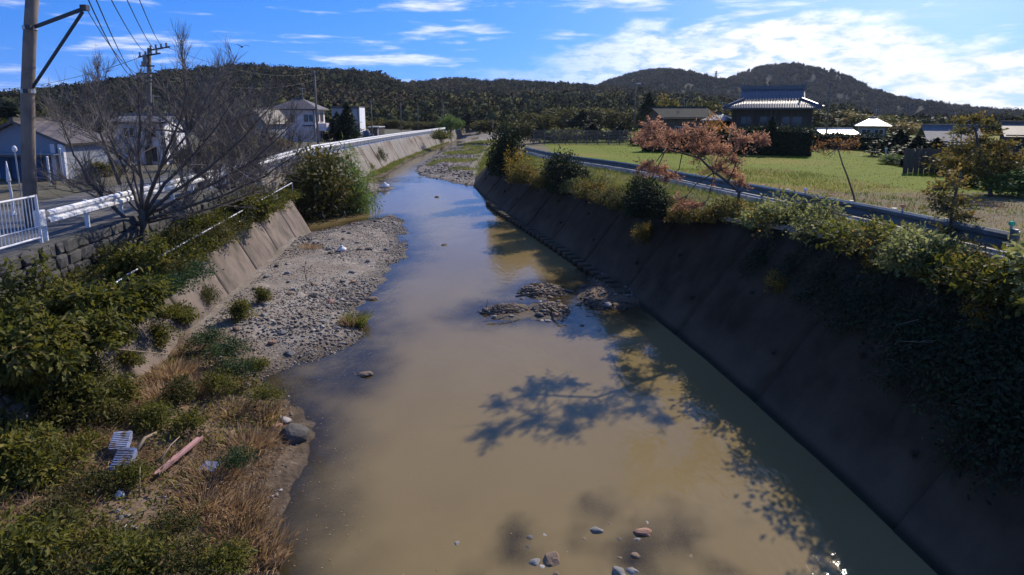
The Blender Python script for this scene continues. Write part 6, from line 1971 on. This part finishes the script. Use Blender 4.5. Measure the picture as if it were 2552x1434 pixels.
# distant bird
p = at(603, 118, 45)
rt = empty('bird', tuple(p), R(40), 'small dark bird flying over the bare trees', 'bird')
MB().tube([(0, -.22, 0), (0, -.12, .02), (0, .02, .03), (0, .14, .01), (0, .26, 0)], [.01, .05, .065, .04, .02], 8).build('body', M_wire, rt, smooth=True)
for s in (-1, 1):
    w_ = MB()
    w_.slab([(s * .03, -.07, .05), (s * .28, -.06, .17), (s * .30, .04, .17), (s * .03, .08, .05)], .015)
    w_.slab([(s * .281, -.05, .17), (s * .52, .02, .12), (s * .50, .06, .12), (s * .301, .04, .17)], .012)
    w_.build('wing', M_wire, rt)

# ================================================================== stones, gravel, debris
g = np.random.default_rng(81)
STONE = [(0, (0.086, 0.073, 0.058)), (.3, (0.168, 0.146, 0.120)), (.55, (0.245, 0.215, 0.181)), (.75, (0.301, 0.271, 0.237)), (.88, (0.267, 0.176, 0.120)), (.95, (0.361, 0.331, 0.292)), (1, (0.516, 0.490, 0.447))]
M_grav = mat_attr('river_gravel', STONE, .9, .4, 26, .25)
def gravel(name, poly, n, y0, y1, x0, x1, s0, s1, label, m=.0, g=g, vm=.5):
    X = g.uniform(x0, x1, n); Y = g.uniform(y0, y1, n)
    k = (sd_poly(poly, X, Y) > m - .25 * g.random(n)) & (X < I(Y, RBP)) & (X > I(Y, LBP) + .1)
    den = fbm(X * .5, Y * .35, 71, 3)
    k &= den + g.normal(0, .06, n) > .30
    X, Y, den = X[k], Y[k], den[k]; n = len(X)
    s = s0 + (s1 - s0) * g.random(n) ** 3.0 * np.clip((den - .35) * 4, .25, 1.3)
    C = np.stack([X, Y, bed_h(X, Y) + s * .22], 1)
    v = np.clip(g.normal(vm, .23, n), 0, 1)
    V, F, a = batch_stones(C, np.stack([s, s * g.uniform(.6, .95, n), s * g.uniform(.4, .65, n)], 1), v, g)
    tag(link_mesh(name, np_mesh(name, V, F, v=a, mat=M_grav)), label, kind='stuff')
gravel('gravel_bar_stones', BAR1, 34000, 12, 36.2, -11, -3.5, .018, .075, 'loose grey gravel covering the near gravel bar')
gravel('far_bar_stones', BAR2, 4200, 35, 54, -14, -9.5, .03, .11, 'loose grey gravel on the second gravel bar')
gravel('upstream_stones', FARG, 11000, 49, 112, -12, -1, .04, .17, 'loose grey gravel of the upstream bar')
gravel('bank_pebbles', BANK, 2600, 5.5, 13.6, -6.2, -2.9, .012, .045, 'small pebbles and bits along the bank edge', vm=.55)
for (pp, c), (x0, x1, y0_, y1_) in zip(SHOALS[:2], ((-5.6, -3.3, 12, 15.4), (.0, 2.8, 5.5, 8.3))):
    gravel('shoal_pebbles', pp, 1500, y0_, y1_, x0, x1, .015, .05, 'pebbles under the shallow water at the ' + ('wet gravel edge' if x0 < -1 else 'bottom of the picture'), vm=.45)

# single stones that can be told apart
M_rocks = [mat_noise('grey_rock', (.14, .135, .125), (.27, .26, .245), 6, .9, .6, 22), mat_noise('brown_rock', (.13, .09, .06), (.25, .18, .125), 6, .9, .6, 22),
           mat_noise('pale_rock', (.26, .24, .21), (.42, .39, .35), 6, .85, .4, 22), mat_noise('dark_rock', (.06, .054, .046), (.125, .113, .097), 6, .8, .6, 22), mat_noise('red_rock', (.22, .12, .08), (.34, .20, .14), 6, .9, .5, 22)]
rockme = {}
def rock_mesh(kind, var):
    if (kind, var) in rockme:
        return rockme[(kind, var)]
    bm = bmesh.new()
    bmesh.ops.create_icosphere(bm, subdivisions=3, radius=1.0)
    rr = random.Random(var * 31 + kind)
    planes = [(Vector((rr.gauss(0, 1), rr.gauss(0, 1), rr.gauss(0, .8))).normalized(), rr.uniform(.55, .9)) for _ in range(9)]
    for vv in bm.verts:
        for n_, d_ in planes:
            q = vv.co.dot(n_) - d_
            if q > 0:
                vv.co -= n_ * q * .85
        vv.co *= 1 + (vnoise(np.array([vv.co.x * 3 + var]), np.array([vv.co.y * 3 + vv.co.z * 2]))[0] - .5) * .14
    mm = bpy.data.meshes.new('rock'); bm.to_mesh(mm); bm.free()
    mm.polygons.foreach_set('use_smooth', [False] * len(mm.polygons))
    mm.materials.append(M_rocks[kind])
    rockme[(kind, var)] = mm
    return mm
def rock(px, py, size, kind, label, z=None, group=None, flat=.62, name='rock', elong=1.25):
    p = at_z(px, py, 0 if z is None else z)
    zz = float(bed_h(np.array([p.x]), np.array([p.y]))[0])
    base = max(zz, -.045) if z is None else zz
    o = link_mesh(name, rock_mesh(kind, random.randint(0, 4)))
    o.location = (p.x, p.y, base + size * flat * .35)
    o.scale = (size * elong, size, size * flat)
    o.rotation_euler = (ru(-.15, .15), ru(-.15, .15), ru(0, 3.1))
    tag(o, label, 'rock', group)
    return o
rock(728, 1098, .26, 3, 'large flat dark grey boulder at the left water edge', name='boulder', flat=.7)
rock(707, 1058, .13, 2, 'pale stone just above the large boulder')
rock(690, 1080, .12, 4, 'reddish stone left of the large boulder')
rock(910, 935, .12, 1, 'flat brown stone alone in the shallow water', elong=1.7)
rock(926, 746, .16, 1, 'brown stone in the water off the gravel bar', elong=1.5)
rock(1107, 611, .13, 3, 'small dark stone in mid river')
rock(1088, 492, .16, 3, 'dark stone in the blue water upstream')
rock(822, 742, .15, 4, 'reddish stone on the gravel bar by the reed tuft', .25)
rock(780, 733, .14, 3, 'dark stone on the gravel bar left of the reddish one', .25)
for px, py, s, kd, lab in [(1376, 1394, .14, 1, 'large brown stone breaking the water at the bottom'), (1602, 1326, .12, 4, 'flat pinkish stone at the bottom right of the shallows'), (1484, 1322, .10, 0, 'pale stone in the middle of the bottom shallows'), (1520, 1306, .06, 1, 'small brown stone above the pale one'), (1525, 1318, .05, 2, 'small white stone right of the pale one'),
                           (1358, 1332, .06, 2, 'small pale stone left in the shallows'), (1332, 1400, .09, 0, 'pale stone left of the large brown one'), (1350, 1412, .06, 2, 'pale stone below the large brown one'), (1540, 1425, .12, 0, 'pale broken stone at the bottom edge'), (1578, 1424, .09, 0, 'white stone beside the broken one at the bottom edge'),
                           (1612, 1303, .06, 2, 'small pale stone above the pinkish one'), (1516, 1376, .045, 2, 'tiny white stone in the lower shallows'), (1632, 1380, .05, 2, 'small pale stone at the right of the shallows'), (1454, 1342, .06, 1, 'small submerged brown stone'), (1384, 1432, .07, 1, 'brown stone cut by the bottom edge'),
                           (1450, 812, .09, 3, 'dark stone in the water below the debris islets'), (1490, 822, .10, 2, 'pale stone in the water right of the islets'), (1470, 786, .12, 2, 'pale stone at the edge of the rightmost islet'), (1515, 768, .12, 2, 'pale stone near the dark wall foot'), (670, 1355, .07, 0, 'grey stone at the bottom left water edge'), (650, 1370, .05, 2, 'pale stone at the bottom left water edge')]:
    rock(px, py, s, kd, lab)
for k in range(34):
    px, py = random.gauss(1470, 120), random.uniform(1290, 1432)
    kd = random.choice([0, 1, 1, 3, 4])
    rock(px, py, random.uniform(.04, .075), kd, 'small ' + ['grey', 'brown', 'pale', 'dark', 'reddish'][kd] + ' stone half sunk in the shallows at the bottom ' + ('left' if px < 1400 else 'right' if px > 1540 else 'centre'), None, 'half sunk stones in the bottom shallows', name='sunk_stone')
# stones on the islets
for px, py, s, kd in [(1210, 778, .16, 3), (1232, 792, .10, 2), (1250, 768, .12, 1), (1262, 782, .14, 1), (1282, 770, .12, 3), (1300, 778, .10, 0), (1252, 758, .06, 2), (1275, 792, .09, 0), (1300, 745, .14, 3), (1330, 738, .16, 3), (1345, 752, .10, 2), (1370, 742, .15, 1), (1390, 752, .12, 3), (1345, 790, .15, 3), (1365, 800, .12, 0), (1385, 790, .14, 4),
                      (1395, 775, .12, 1), (1350, 800, .09, 2), (1375, 808, .08, 2), (1402, 800, .08, 1), (1335, 775, .08, 2), (1440, 760, .16, 3), (1462, 750, .15, 3), (1500, 745, .17, 3), (1480, 765, .12, 3), (1420, 728, .15, 3), (1455, 715, .15, 3)]:
    isl = 'left' if px < 1310 and py > 754 else 'right' if px > 1410 else 'rear' if py < 756 else 'front'
    rock(px, py, s * .72, kd, ['grey', 'brown', 'pale', 'dark', 'reddish'][kd] + ' stone in the ' + isl + ' debris islet before the right wall', group='stones of the debris islets', name='islet_stone', flat=.55, elong=1.4)
# larger stones on the gravel bar
for k in range(70):
    y = random.uniform(14.5, 34); x = random.uniform(-9.5, -4.8)
    if sd_poly(BAR1, np.array([x]), np.array([y]))[0] < .25 or x < I(y, LBP) + .3:
        continue
    s = random.uniform(.07, .13)
    kd = random.choice([0, 0, 0, 1, 2, 3, 4])
    o = link_mesh('river_stone', rock_mesh(kd, random.randint(0, 4)))
    o.location = (x, y, float(bed_h(np.array([x]), np.array([y]))[0]) + s * .2)
    o.scale = (s * 1.3, s, s * .6); o.rotation_euler = (0, 0, ru(0, 3))
    c_ = ['grey', 'brown', 'pale', 'dark', 'reddish'][kd]
    d_ = 'near end' if y < 20 else ('middle' if y < 27 else 'far end')
    tag(o, c_ + ' stone larger than the gravel at the ' + d_ + ' of the near gravel bar', 'stone', 'larger stones on the near gravel bar')
# pale bits on the flood bank
for px, py in [(290, 1262), (300, 1275), (318, 1270), (325, 1285), (285, 1290), (310, 1300), (330, 1300), (240, 1340), (255, 1352), (300, 1335), (320, 1345), (335, 1330), (345, 1350), (230, 1362), (350, 995), (372, 1000), (395, 1010), (420, 1018), (440, 1200), (430, 1212), (295, 1215), (480, 1260), (555, 1352), (465, 1412), (545, 1075), (575, 1065)]:
    rock(px, py, random.uniform(.03, .055), random.choice([2, 2, 4, 0]), 'small pale stone among the plants of the left flood bank', .45, 'pale stones on the flood bank', name='pale_stone')
for px, py in [(678, 1245), (690, 1240), (700, 1225), (672, 1255), (668, 1275)]:
    rock(px, py, .03, 2, 'tiny white scrap at the left water edge', None, 'white scraps at the water edge', name='white_scrap')

# rubbish ----------------------------------------------------------------
M_plank = mat_noise('faded_pink_paint', (.42, .22, .20), (.55, .31, .28), 5, .75, .2, 25, stretch=(1, .2, 1), stain=(.17, .12, .09), stain_scale=5, stain_lo=.5, stain_hi=.62)
M_crate = mat_noise('pale_blue_plastic', (.22, .27, .40), (.30, .35, .50), 3, .6, .1, 20, stain=(.15, .12, .09), stain_scale=6, stain_lo=.48, stain_hi=.62)
M_drift = mat_noise('driftwood', (.20, .15, .10), (.33, .26, .18), 8, .9, .4, 40, stretch=(1, .2, 1))
def ground(px, py, z=.5):
    p = at_z(px, py, z)
    p.z = float(bed_h(np.array([p.x]), np.array([p.y]))[0])
    return p
a, b = ground(386, 1168), ground(498, 1082)
rt = empty('pink_plank', tuple((a + b) / 2), 0, 'long faded pink painted plank lying on the flood bank', 'plank')
c = (a + b) / 2
u = (b - a).normalized()
MB().beam(a - c + Vector((0, 0, .10)), b - c + Vector((0, 0, .17)), .12, .025).build('board', M_plank, rt, bevel=.004)
sx = u.cross(Vector((0, 0, 1))).normalized() * .055
MB().beam(a - c + sx + Vector((0, 0, .125)), b - c + sx + Vector((0, 0, .195)), .02, .04).build('edge_strip', M_plank, rt)
def crate(px, py, rz, tilt, label, dz):
    p = ground(px, py)
    rt = empty('plastic_crate', (p.x, p.y, p.z + dz), rz, label, 'crate')
    rt.rotation_euler = (tilt, R(6), rz)
    W, D_, H = .25, .36, .13
    for s in (-1, 1):
        MB().box((s * W / 2, 0, H / 2), (.022, D_, H)).build('side', M_crate, rt)
        MB().box((0, s * D_ / 2, H / 2), (W - .024, .022, H)).build('end', M_crate, rt)
    for k in range(8):
        MB().box((0, -D_ / 2 + .035 + k * .0415, H + .004), (W - .01, .020, .016)).build('slat', M_crate, rt)
crate(302, 1112, R(20), R(18), 'upper pale blue slatted plastic crate half in the plants', .10)
crate(310, 1150, R(8), R(30), 'front pale blue slatted plastic crate lying tilted', .14)
def stick(pts, r, label, mat=None, name='driftwood', cat='driftwood'):
    P = [Vector(p) for p in pts]
    base = P[0].copy()
    o = MB().tube([p - base for p in P], list(np.linspace(r, r * .6, len(P))), 7).build(name, mat or M_drift, None, smooth=True)
    o.location = base
    tag(o, label, cat)
Z = Vector((0, 0, 1))
stick([ground(335, 1128) + Z * .12, ground(362, 1102) + Z * .2, ground(390, 1085) + Z * .16], .035, 'thick driftwood stick beside the crates')
stick([ground(400, 1142) + Z * .16, ground(425, 1112) + Z * .2, ground(448, 1092) + Z * .24], .014, 'thin pale stick along the pink plank')
stick([ground(600, 1042) + Z * .05, ground(640, 1040) + Z * .06, ground(665, 1038) + Z * .04], .014, 'thin reddish stick at the bank edge above the boulder')
stick([ground(150, 905, 1.2) + Z * .9, ground(300, 895, .9) + Z * .75, ground(420, 885, .7) + Z * .45], .018, 'long dry stalk lying across the river wall foot')
stick([ground(345, 1215) + Z * .02, ground(352, 1190) + Z * .35], .012, 'short pale stake standing below the pink plank')
stick([at_z(935, 528, 0) + Z * -.1, at_z(935, 528, 0) + Z * .45, at_z(935, 528, 0) + Vector((.02, 0, .95))], .028, 'thin dark stake standing in the water by the gravel bar', M_bark, 'stake', 'stake')
stick([ground(763, 700, .25), ground(760, 700, .25) + Z * .35, ground(766, 700, .25) + Z * .75], .012, 'thin dry twig standing in the gravel bar', M_bark, 'dry_twig', 'twig')
stick([at_z(1212, 770, .1), at_z(1215, 770, .1) + Z * .3], .01, 'thin twig on the left debris islet', M_bark, 'dry_twig', 'twig')
stick([at_z(1285, 740, .2), at_z(1340, 730, .25) , at_z(1400, 738, .2)], .035, 'dark branch lying on the rear debris islet', M_bark)
stick([at_z(1215, 785, .15), at_z(1260, 772, .22), at_z(1300, 772, .15)], .03, 'dark branch lying on the left debris islet', M_bark)
stick([at_z(1370, 765, .15), at_z(1395, 782, .2), at_z(1412, 795, .1)], .03, 'brown branch on the front debris islet', M_drift)
def bag(px, py, z, s, label):
    p = at_z(px, py, z)
    zz = max(float(bed_h(np.array([p.x]), np.array([p.y]))[0]), 0)
    bm = bmesh.new()
    bmesh.ops.create_icosphere(bm, subdivisions=3, radius=1.0)
    rr = random.Random(px)
    for vv in bm.verts:
        k = 1 + .35 * (vnoise(np.array([vv.co.x * 2.3 + px]), np.array([vv.co.y * 2.3 + vv.co.z * 3]))[0] - .5)
        if vv.co.z > .45:
            vv.co.x *= .45; vv.co.y *= .45; vv.co.z *= 1.35
        if vv.co.z < -.4:
            vv.co.z = -.4
        vv.co *= k
    mm = bpy.data.meshes.new('plastic_bag'); bm.to_mesh(mm); bm.free()
    mm.polygons.foreach_set('use_smooth', [True] * len(mm.polygons))
    mm.materials.append(M_white)
    o = link_mesh('plastic_bag', mm); o.location = (p.x, p.y, zz + s * .38); o.scale = (s * 1.2, s, s * .9)
    tag(o, label, 'bag')
bag(852, 632, .25, .16, 'crumpled white plastic bag on the near gravel bar')
bag(958, 468, .1, .30, 'white plastic bag at the tip of the far gravel bar')
bag(296, 1216, .5, .06, 'small white plastic scrap below the crates')
# small blue tarp scrap
p = ground(520, 1140)
m = MB()
m.slab([(-.14, -.06, .10), (.12, -.10, .08), (.15, .08, .14), (-.10, .09, .16)], .01)
o = m.build('tarp_scrap', M_crate); o.location = p; tag(o, 'small bluish plastic scrap on the bank right of the plank', 'scrap')
# grass tussocks on the gravel bar
def tussock(px, py, z, n, h, sp, mat, label, seed):
    g = np.random.default_rng(seed)
    p = at_z(px, py, z); p.z = float(bed_h(np.array([p.x]), np.array([p.y]))[0])
    P = np.clip(g.normal(0, sp, (n, 3)), -1.7 * sp, 1.7 * sp) * np.array([1, 1, 0])
    d = nrm(P + 1e-4) * .5 + rand_dirs(n, g) * .25; d[:, 2] = 1
    D = nrm(d); H = g.uniform(.4, 1, n)[:, None] * h
    S_ = nrm(np.cross(D, rand_dirs(n, g))) * .006
    mid = P + D * H * .6; tip = P + D * H * 1.0 + d * np.array([.25, .25, -.12]) * H
    V = np.stack([P - S_, P + S_, mid + S_, mid - S_, tip], 1).reshape(-1, 3)
    b = np.arange(n)[:, None] * 5
    F = np.concatenate([b + np.array([[0, 1, 2]]), b + np.array([[0, 2, 3]]), b + np.array([[3, 2, 4]])], 1).reshape(-1, 3)
    o = link_mesh('grass_tussock', np_mesh('grass_tussock', V, F, v=np.repeat(g.random(n), 5), mat=mat)); o.location = p
    tag(o, label, 'grass')
tussock(888, 800, .12, 420, .55, .14, ML_grass, 'green and straw reed tuft at the tip of the gravel bar', 1)
tussock(870, 806, .12, 260, .40, .12, ML_straw, 'dry reed tuft left of the green one on the gravel bar', 2)
tussock(775, 620, .3, 260, .32, .25, ML_straw, 'dry yellow grass patch on the near gravel bar by the wall', 3)
tussock(905, 340 + 80, .3, 300, .6, .5, ML_grass, 'tall grass at the foot of the far wall', 4)
for k, (px, py, w) in enumerate([(610, 1285, 'largest one by the water near the bottom'), (590, 1240, 'above the largest dry tuft'), (560, 1320, 'below the largest dry tuft'), (480, 960, 'under the dark green patch'), (430, 930, 'beside the wall foot'), (575, 1010, 'above the boulder'), (650, 1010, 'at the water above the boulder'),
                                 (610, 1090, 'left of the boulder'), (500, 1240, 'below the blue scrap'), (640, 1330, 'at the water near the bottom edge'), (520, 1180, 'below the plank tip'), (400, 990, 'in the middle of the upper bank')]):
    tussock(px, py, .4, 480, .36, .22, ML_straw, 'tangled dry brown grass tuft ' + w, 20 + k)
# floating leaf specks
n = 150
X = g.uniform(-3.6, -2.0, n); Y = g.uniform(6.5, 11.5, n)
X = X - (Y - 6.5) * .12 + (g.random(n) < .12) * g.uniform(0, 3, n)
P = np.stack([X, Y, np.full(n, .006)], 1)
dh = rand_dirs(n, g); dh[:, 2] = 0; dh = nrm(dh)
V, F, a = batch_leaves(P, dh, np.tile(np.array([[0, 0, 1.]]), (n, 1)), g.uniform(.015, .04, n), g.uniform(.012, .03, n), g.uniform(.5, 1, n), .05)
tag(link_mesh('floating_leaves', np_mesh('floating_leaves', V, F, v=a, mat=ML_straw)), 'pale leaf specks floating near the left bank', kind='stuff')

# litter of the islets
for k, (pp, c_) in enumerate(ISLES):
    P_ = np.array(pp); x0, y0_ = P_.min(0) - .1; x1, y1_ = P_.max(0) + .1
    n = 900
    X = g.uniform(x0, x1, n); Y = g.uniform(y0_, y1_, n)
    kk = sd_poly(pp, X, Y) > -.05
    X, Y = X[kk], Y[kk]; n = len(X)
    s_ = .015 + .05 * g.random(n) ** 2
    V, F, a = batch_stones(np.stack([X, Y, bed_h(X, Y) + s_ * .3], 1), np.stack([s_ * 1.3, s_, s_ * .6], 1), np.clip(g.choice([.02, .06, .12, .2, .86, .5], n) + g.normal(0, .05, n), 0, 1), g)
    lab = ['left', 'rear', 'front', 'right'][k]
    tag(link_mesh('islet_litter', np_mesh('islet_litter', V, F, v=a, mat=M_grav)), 'small stones and bits heaped on the ' + lab + ' debris islet', kind='stuff')
    m_ = 260
    X = g.uniform(x0, x1, m_); Y = g.uniform(y0_, y1_, m_)
    kk = sd_poly(pp, X, Y) > 0
    P = np.stack([X, Y, bed_h(X, Y)], 1)[kk]
    blades('islet_straw', P, g, ML_straw, .06, .25, .006, 1.6, 'dry straw caught on the ' + lab + ' debris islet', .6)

# ------------------------------------------------------------------ air
hz = MB().box((0, 1198, 62), (3640, 2430, 130)).build('haze', M_white)
hz.data.materials.clear()
mh = bpy.data.materials.new('haze_air')
mh.use_nodes = True
nt = mh.node_tree
nt.nodes.clear()
ho = nt.nodes.new('ShaderNodeOutputMaterial')
hv = nt.nodes.new('ShaderNodeVolumePrincipled')
hv.inputs['Color'].default_value = (.72, .82, 1.0, 1)
hv.inputs['Density'].default_value = .00009
hv.inputs['Anisotropy'].default_value = .2
nt.links.new(hv.outputs[0], ho.inputs['Volume'])
hz.data.materials.append(mh)
tag(hz, 'thin pale blue air over the whole valley', kind='stuff')
